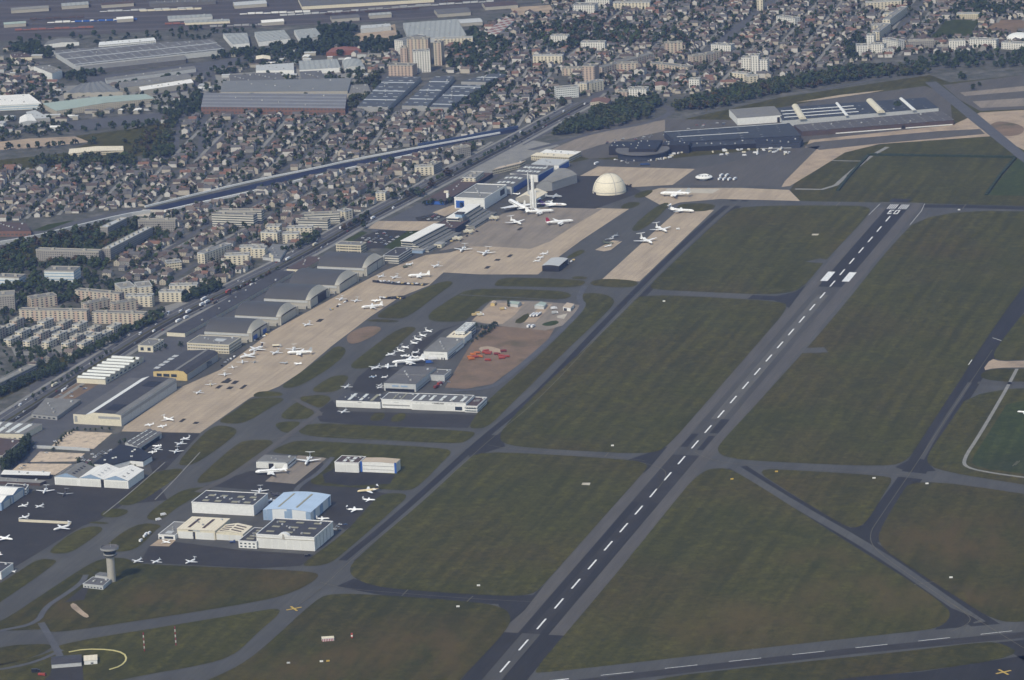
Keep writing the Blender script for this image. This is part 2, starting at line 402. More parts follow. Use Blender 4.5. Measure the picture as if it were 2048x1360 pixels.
def ribbon(name, pts, width, mat, z, smooth=2, occ=False, px=True):
    mb = MB(); L, R = add_ribbon(mb, pts, width, z, smooth, px); o = mb.build(name, M[mat]); o['kind'] = 'structure'
    if occ:
        for i in range(len(L)-1): occupy([L[i], L[i+1], R[i+1], R[i]], 1.5)
    return o

RU0 = np.array((11.2226, 3380.754-4450.0)); RD = np.array((math.sin(RWY), math.cos(RWY))); RR = np.array((RD[1], -RD[0]))
def RW(u, v): return tuple(RU0+RD*u+RR*v)
def rquad(u0, u1, v0, v1): return [RW(u0, v0), RW(u0, v1), RW(u1, v1), RW(u1, v0)]
def ru(p): q = np.array(G(p))-RU0; return float(q@RD), float(q@RR)

# one ground sheet far beyond the view
sheet('ground', [(-7000, -5200), (7000, -5200), (7000, 9000), (-7000, 9000)], 'grass', 0.0, px=False)
# the town side: everything left of the airfield and beyond it
sheet('ground', [(-300, 1080), (110, 945), (250, 858), (360, 770), (560, 650), (700, 575), (770, 535), (800, 500), (900, 450), (1000, 400), (1020, 372), (1140, 318),
                 (1340, 245), (1560, 195), (1860, 150), (1900, 165), (2048, 150), (2500, 120), (2700, -260), (-700, -260), (-800, 500)], 'city', .03)
# everything paved on the airfield
sheet('taxiway', [(-200, 1100), (110, 945), (250, 858), (360, 770), (560, 650), (700, 575), (770, 535), (800, 500), (900, 450), (1000, 400), (1020, 372),
                  (1120, 330), (1180, 318), (1290, 322), (1560, 296), (1640, 290), (1580, 380), (1600, 402), (1760, 405), (1850, 407), (2200, 416), (2200, 1420), (-300, 1420)], 'asphalt', .06)

# runway: shoulders, dark core, worn stretches
uA, uB = ru((1034, 1266))[0], ru((1660, 574))[0]; uC, uD = ru((1430, 838))[0], ru((1365, 910))[0]; uE = ru((1804, 405))[0]; uF = ru((1290, 1005))[0]
sheet('runway', rquad(-400, uE, -30, 30), 'asphalt_old', .10, px=False)
sheet('runway', rquad(-400, uA, -30, 30), 'asphalt_dark', .13, px=False)
sheet('runway', rquad(-400, uA, -11, 7), 'asphalt_mid', .16, px=False)
sheet('runway', rquad(uA, uF, -15, 15), 'asphalt_dark', .13, px=False)
sheet('runway', rquad(uA, uF, -6, 6), 'apron_dark', .16, px=False)
sheet('runway', rquad(uF, uD, -15, 15), 'apron_dark', .13, px=False)
sheet('runway', rquad(uD, uC, -15, 15), 'asphalt_mid', .13, px=False)
sheet('runway', rquad(uD+30, uC-60, -14, -6), 'asphalt_dark', .16, px=False)
sheet('runway', rquad(uD+20, uD+75, 7, 14), 'asphalt_dark', .16, px=False)
sheet('runway', rquad(uD+85, uC, 5, 15), 'asphalt_dark', .16, px=False)
sheet('runway', rquad(uC, uB, -15, 15), 'asphalt_mid', .13, px=False)
sheet('runway', rquad(uC, uB-40, -7, 7), 'asphalt_light', .16, px=False)
sheet('runway', rquad(uB, uE-10, -15, 15), 'asphalt_dark', .13, px=False)
sheet('runway', rquad(uE, uE+22, -19, 8), 'asphalt_dark', .13, px=False)
# crossing runway at the bottom
sheet('runway', [(1040, 1380), (1070, 1346), (1274, 1325), (1536, 1295), (1811, 1265), (2048, 1244), (2300, 1222), (2300, 1246), (2048, 1280), (1786, 1306), (1536, 1331), (1300, 1357), (1180, 1375)], 'asphalt', .19)
ribbon('runway', [(1000, 1385), (1330, 1345), (1700, 1303), (2048, 1270), (2300, 1246)], 16, 'apron_dark', .21, 0)
# toned stretches of taxiway
ribbon('taxiway', [(1480, 400), (1430, 440), (1340, 525), (1270, 595), (1180, 690), (1080, 797), (985, 872), (900, 950), (800, 1040), (700, 1122)], 25, 'asphalt_dark', .09)
ribbon('taxiway', [(1480, 400), (1430, 440), (1340, 525), (1270, 595), (1180, 690), (1080, 797), (985, 872), (900, 950), (800, 1040), (700, 1122)], 7, 'asphalt', .12)
ribbon('taxiway', [(2120, 500), (2040, 600), (1985, 690), (1930, 775), (1870, 870), (1835, 935), (1800, 985), (1750, 1050), (1745, 1085)], 27, 'asphalt_dark', .09)
ribbon('taxiway', [(1940, 765), (1870, 870), (1835, 935)], 5, 'asphalt_mid', .12)
ribbon('taxiway', [(1480, 925), (1700, 938), (1850, 953), (2048, 978), (2300, 1015)], 19, 'asphalt', .14)
ribbon('taxiway', [(1470, 935), (1590, 1012), (1750, 1100), (1900, 1205), (2048, 1300), (2150, 1365)], 27, 'asphalt_dark', .10)
ribbon('taxiway', [(1470, 935), (1590, 1010), (1750, 1100), (1900, 1205), (1960, 1245)], 12, 'asphalt', .125)
ribbon('taxiway', [(1845, 412), (1950, 413), (2200, 421)], 20, 'asphalt_dark', .12)
ribbon('taxiway', [(690, 1165), (800, 1187), (940, 1198), (1060, 1200)], 27, 'asphalt_dark', .09)
ribbon('taxiway', [(1500, 594), (1570, 598), (1600, 590)], 22, 'asphalt_dark', .085)
ribbon('taxiway', [(1400, 405), (1480, 408), (1640, 410), (1790, 411)], 28, 'asphalt', .115)
sheet('taxiway', [(1520, 1400), (1680, 1357), (1848, 1343), (2042, 1312), (2300, 1300), (2300, 1420)], 'asphalt_dark', .10)

# aprons
sheet('apron', [(243, 863), (400, 866), (500, 796), (558, 773), (600, 746), (665, 691), (740, 634), (800, 594), (858, 571), (887, 545), (960, 549), (1076, 549), (1112, 518), (1165, 479),
                (1258, 418), (1180, 416), (1060, 440), (990, 478), (900, 505), (852, 510), (770, 541), (700, 577), (545, 662), (440, 740), (354, 778), (249, 853)], 'concrete', .14)
sheet('apron', [(878, 502), (955, 455), (1005, 428), (1070, 414), (1205, 418), (1160, 444), (1098, 484), (1060, 498), (1000, 494), (930, 493)], 'concrete_grey', .17)
for q in [[(745, 560), (800, 565), (860, 567), (850, 572), (790, 570), (745, 565)], [(755, 595), (810, 591), (815, 598), (765, 599)]]:
    sheet('apron', q, 'apron_dark', .18)
sheet('apron', [(1204, 559), (1279, 563), (1428, 420), (1356, 420)], 'concrete', .16)
sheet('apron', [(1330, 415), (1360, 405), (1440, 398), (1600, 402), (1578, 380), (1480, 376), (1320, 376), (1280, 388)], 'concrete', .12)
sheet('apron', [(1335, 377), (1440, 378), (1425, 387), (1328, 385)], 'concrete_pale', .16)
sheet('apron', [(1160, 352), (1196, 333), (1390, 338), (1345, 370), (1255, 375), (1180, 356)], 'concrete', .14)
sheet('apron', [(1390, 338), (1480, 320), (1560, 300), (1640, 292), (1560, 372), (1345, 370)], 'asphalt_old', .12)
sheet('apron', [(1096, 378), (1150, 352), (1200, 352), (1260, 372), (1285, 384), (1190, 418), (1110, 417), (1075, 410)], 'apron_dark', .15)
sheet('apron', [(1190, 500), (1245, 482), (1222, 500), (1208, 503)], 'concrete', .19)
sheet('apron', [(1190, 500), (1205, 500), (1240, 482), (1225, 481)], 'concrete', .185)
# right-hand sandy strip from the exhibition halls
sheet('sand', [(1563, 374), (1580, 372), (1625, 345), (1690, 305), (1760, 288), (1990, 272), (2048, 300), (2300, 330), (2300, 225), (2048, 220), (1960, 225), (1905, 250), (1620, 280), (1600, 310)], 'sand', .09)
sheet('road', [(1605, 292), (1630, 284), (1880, 262), (1960, 258), (1970, 268), (1750, 288), (1640, 300)], 'asphalt_old', .12)
sheet('road', [(1850, 165), (1872, 163), (1960, 232), (2048, 305), (2200, 420), (2180, 425), (2030, 312), (1940, 240)], 'road', .12)
sheet('ground', [(1885, 170), (2048, 150), (2400, 130), (2400, 230), (2048, 218), (1960, 222), (1920, 200)], 'asphalt_old', .08)
for q in [[(1920, 185), (2048, 172), (2300, 150), (2300, 160), (2048, 182), (1930, 192)], [(1945, 203), (2048, 196), (2048, 212), (1962, 216)]]: sheet('ground', q, 'concrete_grey', .084)
sheet('ground', [(1970, 262), (1990, 240), (2048, 250), (2048, 268), (2010, 275)], 'dirt', .115, 2)
sheet('path', [(1590, 205), (1680, 190), (1770, 180), (1740, 186), (1640, 200)], 'concrete', .12)
sheet('car_park', [(1190, 250), (1330, 238), (1470, 240), (1560, 215), (1640, 200), (1850, 172), (1900, 190), (1905, 250), (1560, 290), (1180, 318), (1120, 300)], 'asphalt_old', .07)

# dark parking aprons on the near side
sheet('apron', [(-60, 1060), (0, 1005), (105, 970), (262, 978), (305, 945), (335, 1000), (245, 1010), (200, 1040), (165, 1052), (20, 1140), (-80, 1190)], 'apron_dark', .12)
sheet('apron', [(320, 1080), (480, 1100), (640, 1110), (600, 1132), (512, 1137), (280, 1125), (300, 1090)], 'apron_dark', .12)
sheet('apron', [(500, 942), (590, 940), (640, 915), (655, 945), (760, 985), (800, 990), (690, 1060), (660, 1040), (560, 985), (410, 972)], 'apron_dark', .12)
sheet('apron', [(600, 908), (660, 911), (590, 968), (530, 963)], 'concrete_grey', .14)
sheet('apron', [(665, 800), (680, 822), (960, 830), (935, 856), (735, 852), (640, 843), (630, 826)], 'apron_dark', .12)
sheet('apron', [(740, 735), (800, 740), (830, 690), (880, 660), (930, 645), (890, 660), (845, 700), (850, 730), (760, 790), (700, 782), (715, 755)], 'apron_dark', .10)
sheet('apron', [(325, 865), (400, 868), (330, 940), (305, 945), (292, 905)], 'apron_dark', .13)
sheet('apron', [(645, 950), (675, 935), (790, 950), (780, 968), (700, 972), (650, 966)], 'asphalt_dark', .30)
sheet('apron', [(299, 1092), (318, 1079), (352, 1080), (338, 1093)], 'sand', .15)
# compound, fire-training ground
sheet('ground', [(890, 775), (935, 700), (965, 655), (1060, 650), (1110, 655), (1090, 690), (1030, 735), (985, 768), (930, 778)], 'dirt', .13)
sheet('ground', [(942, 643), (983, 601), (1080, 603), (1172, 611), (1130, 650), (1090, 661), (1000, 652)], 'concrete_grey', .14)
sheet('ground', [(945, 640), (985, 606), (1050, 605), (1030, 630), (1005, 648), (965, 646)], 'sand', .16)
sheet('ground', [(1045, 645), (1085, 610), (1105, 608), (1070, 645)], 'sand', .165)
sheet('ground', [(955, 695), (980, 692), (1005, 700), (1000, 708), (965, 706)], 'sand', .17, 1)
sheet('grass_field', [(1025, 645), (1055, 625), (1060, 632), (1045, 648)], 'grass', .18, 1)
sheet('grass_field', [(1082, 648), (1110, 640), (1120, 645), (1105, 652), (1088, 652)], 'grass_green', .18, 1)
sheet('ground', [(1114, 632), (1135, 627), (1128, 638), (1115, 636)], 'concrete_pale', .19)
sheet('grass_field', [(690, 672), (720, 655), (752, 652), (766, 658), (742, 676), (700, 692)], 'dirt', .28, 2)

# grass islands between the taxiways
ISL = [
 ('grass', [(1852, 420), (1773, 502), (1711, 582), (1633, 675), (1536, 783), (1493, 830), (1446, 880), (1432, 900), (1450, 916), (1536, 924), (1776, 934), (1813, 922), (1830, 900), (1886, 812), (1926, 752), (1971, 680), (2048, 570), (2170, 425)]),
 ('grass', [(2060, 610), (2003, 682), (1984, 712), (1998, 722), (2048, 720), (2300, 712), (2300, 425)]),
 ('grass_brown', [(1964, 744), (1992, 737), (2048, 738), (2300, 740), (2300, 772), (2048, 763), (2005, 764), (1960, 757)]),
 ('grass', [(1948, 773), (1893, 855), (1858, 905), (1852, 925), (1878, 942), (2048, 970), (2300, 1008), (2300, 778)]),
 ('grass', [(1505, 937), (1600, 941), (1775, 952), (1786, 960), (1765, 992), (1742, 1032), (1722, 1054), (1698, 1056), (1660, 1035), (1570, 980)]),
 ('grass_brown', [(1825, 957), (1798, 994), (1763, 1055), (1755, 1077), (1768, 1100), (1818, 1133), (1911, 1193), (1990, 1243), (2048, 1245), (2300, 1222), (2300, 1030), (2048, 987)]),
 ('grass', [(1400, 941), (1334, 1022), (1249, 1128), (1124, 1276), (1066, 1344), (1080, 1347), (1274, 1325), (1536, 1295), (1811, 1265), (1878, 1257), (1902, 1235), (1896, 1215), (1831, 1169), (1686, 1079), (1593, 1019), (1480, 948), (1450, 935)]),
 ('grass_brown', [(1280, 1360), (1536, 1331), (1786, 1306), (1950, 1286), (2000, 1284), (2048, 1312), (1848, 1343), (1680, 1357), (1500, 1388), (1290, 1390)]),
 ('grass', [(1482, 412), (1680, 411), (1742, 413), (1738, 430), (1651, 521), (1608, 573), (1585, 585), (1536, 590), (1449, 586), (1310, 580), (1295, 573), (1374, 500), (1450, 428)]),
 ('grass', [(1288, 592), (1350, 591), (1499, 599), (1560, 604), (1580, 612), (1521, 681), (1399, 821), (1335, 893), (1310, 906), (1250, 907), (1100, 899), (1010, 891), (996, 872), (1024, 835), (1099, 761), (1190, 680), (1261, 610), (1274, 596)]),
 ('grass', [(955, 906), (1024, 905), (1259, 919), (1296, 928), (1292, 940), (1219, 1021), (1086, 1171), (1066, 1190), (1007, 1193), (862, 1184), (755, 1175), (705, 1156), (698, 1138), (712, 1118), (762, 1074), (849, 1001), (937, 918)]),
 ('grass_brown', [(632, 1198), (665, 1187), (762, 1190), (962, 1205), (1012, 1217), (1024, 1240), (1005, 1271), (922, 1358), (880, 1405), (300, 1405), (440, 1352), (512, 1311)]),
 ('grass', [(122, 1287), (350, 1250), (512, 1223), (556, 1216), (562, 1226), (512, 1268), (475, 1306), (425, 1327), (250, 1357), (100, 1395), (-60, 1400), (-60, 1340), (60, 1318), (112, 1300)]),
 ('grass_brown', [(-60, 1262), (0, 1246), (90, 1186), (182, 1125), (215, 1116), (255, 1116), (268, 1128), (400, 1133), (512, 1138), (622, 1143), (644, 1152), (590, 1185), (512, 1205), (250, 1246), (108, 1267), (88, 1258), (30, 1262)]),
 ('grass_brown', [(-60, 1320), (0, 1292), (95, 1287), (108, 1295), (60, 1318), (-60, 1345)]),
 ('grass', [(762, 988), (800, 986), (818, 992), (785, 1021), (677, 1116), (650, 1131), (600, 1134), (622, 1115), (692, 1064), (735, 1015)]),
 ('grass', [(602, 881), (700, 886), (887, 896), (906, 904), (887, 922), (837, 974), (812, 983), (749, 977), (672, 974), (612, 968), (640, 945), (668, 921), (650, 915), (560, 908), (540, 903), (578, 885)]),
 ('grass', [(384, 968), (430, 925), (470, 891), (492, 880), (556, 880), (525, 905), (470, 946), (425, 964)]),
 ('grass', [(199, 1100), (270, 1046), (328, 1049), (310, 1062), (278, 1096), (245, 1105)]),
 ('grass', [(284, 1038), (330, 1001), (372, 976), (434, 974), (395, 992), (350, 1018), (322, 1042)]),
 ('grass', [(230, 1008), (262, 985), (300, 948), (334, 939), (374, 937), (345, 962), (278, 1006), (255, 1012)]),
 ('grass', [(352, 930), (385, 890), (425, 851), (458, 852), (477, 861), (462, 879), (400, 923), (375, 932)]),
 ('grass', [(434, 843), (480, 815), (500, 796), (558, 795), (572, 799), (540, 816), (500, 841), (478, 848), (452, 847)]),
 ('grass', [(504, 791), (520, 782), (562, 784), (568, 792), (515, 795)]),
 ('grass', [(558, 775), (600, 746), (652, 708), (672, 692), (690, 695), (692, 707), (668, 731), (610, 767), (583, 777)]),
 ('grass', [(690, 738), (735, 702), (800, 654), (838, 654), (815, 673), (785, 702), (768, 716), (745, 737)]),
 ('grass', [(615, 785), (650, 760), (670, 751), (700, 751), (690, 766), (675, 785)]),
 ('grass', [(595, 798), (615, 789), (657, 791), (663, 800), (641, 818), (623, 810)]),
 ('grass', [(558, 832), (590, 805), (602, 805), (633, 826), (620, 838), (572, 840)]),
 ('grass', [(547, 845), (602, 842), (597, 852), (580, 868), (558, 862)]),
 ('grass', [(610, 845), (737, 851), (935, 862), (954, 866), (935, 882), (915, 888), (750, 880), (588, 872)]),
 ('grass', [(737, 842), (745, 828), (760, 825), (772, 827), (765, 842)]), ('grass', [(778, 844), (788, 830), (802, 826), (814, 828), (805, 844)]),
 ('grass_brown', [(672, 966), (680, 957), (715, 955), (722, 963), (700, 972)]),
 ('grass', [(933, 856), (975, 800), (1040, 745), (1100, 690), (1150, 640), (1176, 609), (1146, 597), (1163, 587), (1200, 586), (1228, 596), (1228, 612), (1150, 684), (1024, 807), (978, 853), (958, 858)]),
 ('grass', [(835, 642), (917, 587), (945, 578), (1024, 578), (1145, 583), (1137, 601), (1010, 599), (975, 601), (940, 632), (930, 645)]),
 ('grass', [(985, 571), (1003, 555), (1060, 556), (1162, 560), (1174, 565), (1152, 576), (1060, 573), (1000, 573)]),
 ('grass', [(1172, 571), (1194, 557), (1264, 560), (1280, 567), (1259, 577)]),
 ('grass', [(738, 634), (860, 571), (895, 561), (910, 566), (880, 586), (815, 636), (788, 638)]),
 ('grass', [(732, 643), (742, 638), (802, 641), (790, 646)]),
 ('grass', [(1270, 389), (1289, 381), (1310, 380), (1291, 395), (1268, 396)]), ('grass', [(1237, 417), (1254, 404), (1286, 405), (1264, 418)]),
 ('grass', [(1254, 462), (1319, 406), (1346, 406), (1286, 462)]), ('grass', [(1350, 418), (1364, 406), (1436, 408), (1421, 422), (1378, 424)]),
 ('grass', [(1127, 518), (1159, 499), (1174, 502), (1149, 516)]), ('grass', [(1140, 558), (1150, 552), (1178, 555), (1170, 559)]),
 ('grass', [(-60, 1245), (0, 1205), (112, 1128), (112, 1119), (75, 1118), (35, 1145), (-60, 1205)]),
 ('grass', [(94, 1103), (160, 1054), (215, 1053), (180, 1081), (140, 1107), (110, 1108)]),
 ('grass', [(196, 1034), (212, 1017), (264, 1019), (240, 1036)]), ('grass', [(172, 1046), (190, 1043), (222, 1046), (208, 1049)]),
]
for m, p in ISL: sheet('grass_field', p, m, .26, 2)
# fields beyond the threshold with their tracks
for pts, w in [([(1590, 378), (1662, 379), (1700, 345), (1742, 312)], 7), ([(1640, 320), (1700, 322), (1735, 322)], 4), ([(1742, 312), (1775, 294)], 7)]:
    ribbon('path', pts, w, 'pavement', .05, 1)
sheet('grass_field', [(1976, 390), (2034, 318), (2300, 322), (2300, 400)], 'grass_green', .04)
sheet('grass_field', [(1660, 295), (1760, 292), (1990, 278), (2030, 310), (1745, 310)], 'grass', .04)
ribbon('path', [(2034, 738), (2012, 780), (1958, 872), (1926, 920), (1932, 936), (1988, 947), (2048, 955), (2200, 975)], 4, 'pavement', .30)
sheet('grass_field', [(2025, 790), (1975, 870), (1940, 922), (1955, 936), (2048, 948), (2300, 980), (2300, 800)], 'grass_green', .29, 1)
ribbon('path', [(1955, 766), (2000, 766), (2048, 768), (2300, 776)], 9, 'asphalt_mid', .30)
sheet('taxiway', [(1964, 742), (1982, 717), (2000, 723), (2048, 722), (2300, 714), (2300, 735), (2048, 735), (1990, 736)], 'sand', .24, 1)
for q in [[(1602, 697), (1648, 695), (1656, 705), (1605, 707)], [(1610, 524), (1640, 517), (1655, 520), (1648, 527)]]: sheet('path', q, 'asphalt', .31)
for q in [[(1163, 970), (1165, 966), (1181, 966), (1179, 971)], [(1623, 471), (1625, 468), (1638, 468), (1636, 471)]]: sheet('path', q, 'concrete_pale', .31)
sheet('path', [(1225, 690), (1238, 681), (1300, 680), (1290, 696)], 'grass_brown', .29, 1)
# service roads and paths over the grass
for kk, (pts, w, m) in enumerate([
    ([(1170, 572), (1155, 598), (1172, 612), (1100, 682), (1030, 742), (985, 778), (905, 782)], 8, 'road'),
    ([(640, 825), (590, 862), (525, 908), (460, 955), (395, 985)], 9, 'asphalt_old'),
    ([(-60, 1275), (0, 1262), (75, 1247), (90, 1215), (125, 1193), (165, 1165), (172, 1150)], 6, 'road'),
    ([(82, 1246), (100, 1275), (118, 1308), (125, 1325)], 7, 'road'), ([(125, 1300), (60, 1330), (-60, 1348)], 5, 'road'),
    ([(665, 915), (640, 945), (600, 970), (590, 985)], 6, 'road'), ([(920, 590), (1130, 601)], 3, 'road'),
    ([(590, 798), (612, 812), (636, 822), (640, 832)], 6, 'asphalt_old'), ([(600, 793), (660, 786)], 5, 'asphalt_old'),
    ([(310, 1000), (345, 965), (400, 905)], 1.2, 'pavement'), ([(206, 1030), (262, 985), (330, 925)], 1.2, 'pavement')]):
    ribbon('path', pts, w, m, .33+kk*.003)
sheet('path', [(130, 1205), (165, 1176), (178, 1175), (168, 1200)], 'apron_dark', .37)
sheet('path', [(100, 1350), (105, 1330), (165, 1332), (168, 1375), (60, 1385)], 'apron_dark', .374)
sheet('path', [(138, 1212), (148, 1205), (165, 1222), (180, 1233), (172, 1237), (158, 1228)], 'sand', .378, 1)

# ------------------------------------------------------------ painted markings
mk = MB()
def mquad(u0, u1, v0, v1, z=.40): mk.poly([(*RW(u0, v0), z), (*RW(u0, v1), z), (*RW(u1, v1), z), (*RW(u1, v0), z)])
for k in range(-5, 29): mquad(k*60, k*60+30, -.9, .9)
t0, t1 = ru((1774, 418))[0], ru((1786, 409))[0]
for s in (-1, 1):
    for k in range(5):
        c = s*(2.6+k*2.55); mquad(t0, t1, c-.58, c+.58)
ua0, ua1 = ru((1670, 563))[0], ru((1685, 544.5))[0]
for s in (-1, 1): mquad(ua0, ua1, s*9.2, s*18.6) if s > 0 else mquad(ua0, ua1, -18.6, -9.2)
# the figures 0 3, read by a pilot landing towards us: strokes in a 5 x 9 m cell, x to the pilot's right
d1, d0 = ru((1790, 420.5))[0], ru((1790, 428.5))[0]
def stroke(cx, x0, y0, x1, y1):   # x right, y up as the pilot sees them (he looks along -RD)
    L = d1-d0; mquad(d1-L*y1, d1-L*y0, -(cx+x1), -(cx+x0))
for cx, segs in ((-7.2, [(0, 0, 1.5, 1), (4.6, 0, 6.1, 1), (1.5, 0, 4.6, .16), (1.5, .84, 4.6, 1)]), (1.3, [(4.4, 0, 5.9, 1), (0, 0, 4.4, .16), (0, .84, 4.4, 1), (1.4, .42, 4.4, .58)])):
    for s in segs: stroke(cx, *s)
r2 = [(1330, 1337.5), (1456.5, 1323.3), (1579.7, 1309.5), (1706, 1295.8), (1832.2, 1282.6), (1959, 1269.5)]
A, B = np.array(G(r2[0])), np.array(G(r2[-1])); e2 = (B-A)/np.linalg.norm(B-A); n2 = np.array([-e2[1], e2[0]])
for k in range(-3, 9):
    p = A+e2*60*k; q = p+e2*30.5; w = 1.0 if k < -1 else .4
    mk.poly([(*(p-n2*w), .41), (*(q-n2*w), .41), (*(q+n2*w), .41), (*(p+n2*w), .41)])
o = mk.build('runway_marking', M['paint']); o['kind'] = 'structure'
ye = MB(); YZ = [.42]
for pts in [[(1480, 403), (1430, 440), (1340, 525), (1270, 597), (1180, 690), (1080, 797), (985, 875), (900, 952), (800, 1042), (700, 1122), (640, 1180), (590, 1215)],
            [(640, 1165), (690, 1178), (800, 1187), (940, 1198), (1080, 1205)], [(1985, 700), (1870, 870), (1835, 925), (1760, 1035), (1737, 1070), (1750, 1102), (1850, 1172), (1935, 1228), (2048, 1297)],
            [(1390, 905), (1420, 920), (1480, 930), (1700, 944), (1830, 952)], [(1280, 925), (1330, 938), (1333, 955), (1310, 985)], [(975, 890), (1020, 899), (1212, 912), (1290, 922)],
            [(1880, 1195), (1935, 1228), (1944, 1245), (1900, 1265)],
            [(540, 880), (600, 868), (740, 878), (930, 892)], [(1250, 590), (1300, 588), (1500, 595)]]:
    YZ[0] += .002; add_ribbon(ye, pts, .55, YZ[0])
for a, b in [((1209, 915), (1217, 906)), ((2030, 931), (2040, 922)), ((804, 1192), (816, 1180)), ((934, 1204), (946, 1193)), ((1828, 1170), (1868, 1164)), ((1505, 1299 - 1), (1506, 1299)), ((1925, 418), (1932, 409)), ((1672, 413), (1680, 405)), ((2025, 933), (2035, 923))]:
    YZ[0] += .002; add_ribbon(ye, [a, b], .9, YZ[0], 0)
o = ye.build('taxiway_marking', M['yellow']); o['kind'] = 'structure'
cr = MB()
for c in [(588, 1218), (2007, 1345)]:
    g = np.array(G(c))
    for a in (25, 115):
        d = np.array([math.cos(math.radians(a)), math.sin(math.radians(a))]); add_ribbon(cr, [g-d*8, g+d*8], 2.2, .47 + a*1e-4, 0, px=False)
o = cr.build('taxiway_marking', M['yellow_strong']); o['kind'] = 'structure'
wl = MB()
for pts in [[(1985, 676), (2003, 682)], [(1937, 730), (1944, 720)]]: add_ribbon(wl, pts, .8, .385, 0)
for pts in [[(1849, 408), (1843, 422), (1820, 450)], [(1760, 408), (1738, 430)]]: add_ribbon(wl, pts, .5, .385, 0)
o = wl.build('runway_marking', M['paint']); o['kind'] = 'structure'
# dark repair patches in the concrete apron
pm = MB()
for kk, (x, y) in enumerate([(365, 841), (392, 846), (453, 761), (447, 764), (455, 763), (438, 774), (460, 776), (487, 774), (470, 765), (640, 641), (995, 520), (975, 535), (1020, 512), (1040, 458)]):
    g = np.array(G((x, y))); w, l = RNG.uniform(2, 3.6), RNG.uniform(4, 10)
    zz = .2+kk*.004; pm.poly([(*(g-RR*w-RD*l), zz), (*(g+RR*w-RD*l), zz), (*(g+RR*w+RD*l), zz), (*(g-RR*w+RD*l), zz)])
o = pm.build('apron', M['apron_dark']); o['kind'] = 'structure'

# ------------------------------------------------------------ roads and open ground on the town side
HWY = [(-120, 925), (0, 850), (60, 812), (150, 755), (230, 705), (320, 648), (400, 608), (480, 570), (560, 531), (640, 488), (700, 453), (780, 412), (860, 370), (950, 322), (1040, 275), (1110, 236), (1168, 205)]
ribbon('road', HWY, 42, 'road', .08, 2, occ=True)
def offset_line(pts, off):
    P = chaikin([np.array(G(p)) for p in pts], 2, False); out = []
    for i, p in enumerate(P):
        d = P[min(i+1, len(P)-1)]-P[max(i-1, 0)]; d /= np.linalg.norm(d); out.append(p+np.array([-d[1], d[0]])*off)
    return out
ribbon('road', offset_line(HWY, 0), 3.0, 'grass', .12, 0, px=False); ribbon('road', offset_line(HWY, 10), 1.0, 'pavement', .121, 0, px=False); ribbon('road', offset_line(HWY, -12), 1.6, 'pavement', .122, 0, px=False)
ribbon('pavement', offset_line(HWY, 21), 5, 'pavement', .123, 0, px=False); ribbon('pavement', offset_line(HWY, -21.5), 6, 'pavement', .124, 0, px=False); ribbon('road', offset_line(HWY, -8), 7.5, 'asphalt_dark', .125, 0, px=False)
ribbon('road', [(1168, 205), (1195, 188), (1300, 150), (1420, 105), (1470, 60), (1520, 20), (1600, -40)], 16, 'road', .07, 2, occ=True)
ribbon('road', [(-60, 500), (60, 472), (150, 450), (230, 430), (290, 420)], 34, 'road', .085, 2, occ=True)
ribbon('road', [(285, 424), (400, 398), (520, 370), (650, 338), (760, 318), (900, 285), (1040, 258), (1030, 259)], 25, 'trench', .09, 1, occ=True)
ribbon('road', [(-40, 880), (40, 860), (110, 830), (150, 800), (200, 790)], 16, 'road', .09, 2, occ=True)
STREETS = [[(352, 300), (358, 240), (375, 225)], [(400, 310), (405, 240), (420, 222)], [(0, 300), (60, 285), (240, 275), (350, 262)], [(340, 560), (420, 510), (520, 440), (600, 400), (700, 370)], [(200, 575), (290, 530), (400, 455), (560, 385)],
           [(700, 215), (760, 160), (830, 100), (900, 45)], [(900, 210), (1000, 150), (1100, 105), (1230, 60)], [(780, 145), (1000, 130), (1200, 128), (1400, 70)], [(1690, 120), (1760, 90), (1830, 30), (1860, -20)], [(560, 345), (700, 250), (760, 222)],
           [(430, 355), (520, 300), (640, 225)], [(100, 400), (350, 350), (420, 310), (480, 222)], [(0, 380), (200, 345), (340, 300)], [(1200, 60), (1330, 40), (1600, 60), (1740, 60)], [(1640, 180), (1900, 130), (2060, 118), (2300, 100)]]
for k, s in enumerate(STREETS): ribbon('road', s, 8, 'road', .06+k*.001, 2, occ=True)
# interchange by the exhibition park
for k, (s, w) in enumerate([([(1040, 290), (1110, 255), (1140, 240), (1180, 226)], 12), ([(1140, 250), (1165, 240), (1180, 225)], 8), ([(1320, 210), (1345, 218), (1335, 232), (1280, 250), (1200, 262), (1120, 285), (1060, 300)], 12)]):
    ribbon('road', s, w, 'road', .10+k*.004, 2, occ=True)
sheet('car_park', [(850, 400), (985, 345), (1000, 350), (900, 415), (850, 440), (760, 470), (740, 460)], 'road', .075)
def opens(pts, mat, z=.09, occ=True, name='ground', smooth=0):
    sheet(name, pts, mat, z, smooth)
    if occ: occupy([G(p) for p in pts])
opens([(-300, -40), (1100, -60), (1000, 10), (860, 38), (500, 55), (300, 62), (0, 82), (-300, 95)], 'rail', .06, name='rail_yard')
opens([(-60, 290), (60, 277), (150, 273), (180, 284), (40, 298), (-60, 303)], 'sand'); opens([(150, 272), (260, 258), (345, 240), (330, 300), (200, 330), (120, 325), (140, 300), (180, 285)], 'grass', occ=False)
opens([(705, 70), (790, 48), (795, 80), (720, 90)], 'sand'); opens([(1020, 15), (1100, 10), (1110, 25), (1030, 32)], 'sand')
opens([(1862, 74), (1893, 40), (1960, 40), (1938, 73)], 'grass_green', .10, name='playing_field'); opens([(1965, 62), (2000, 40), (2100, 40), (2100, 66), (1960, 66)], 'dirt', .10, name='playing_field')
opens([(66, 461), (95, 449), (150, 440), (90, 462)], 'grass_green', .10)
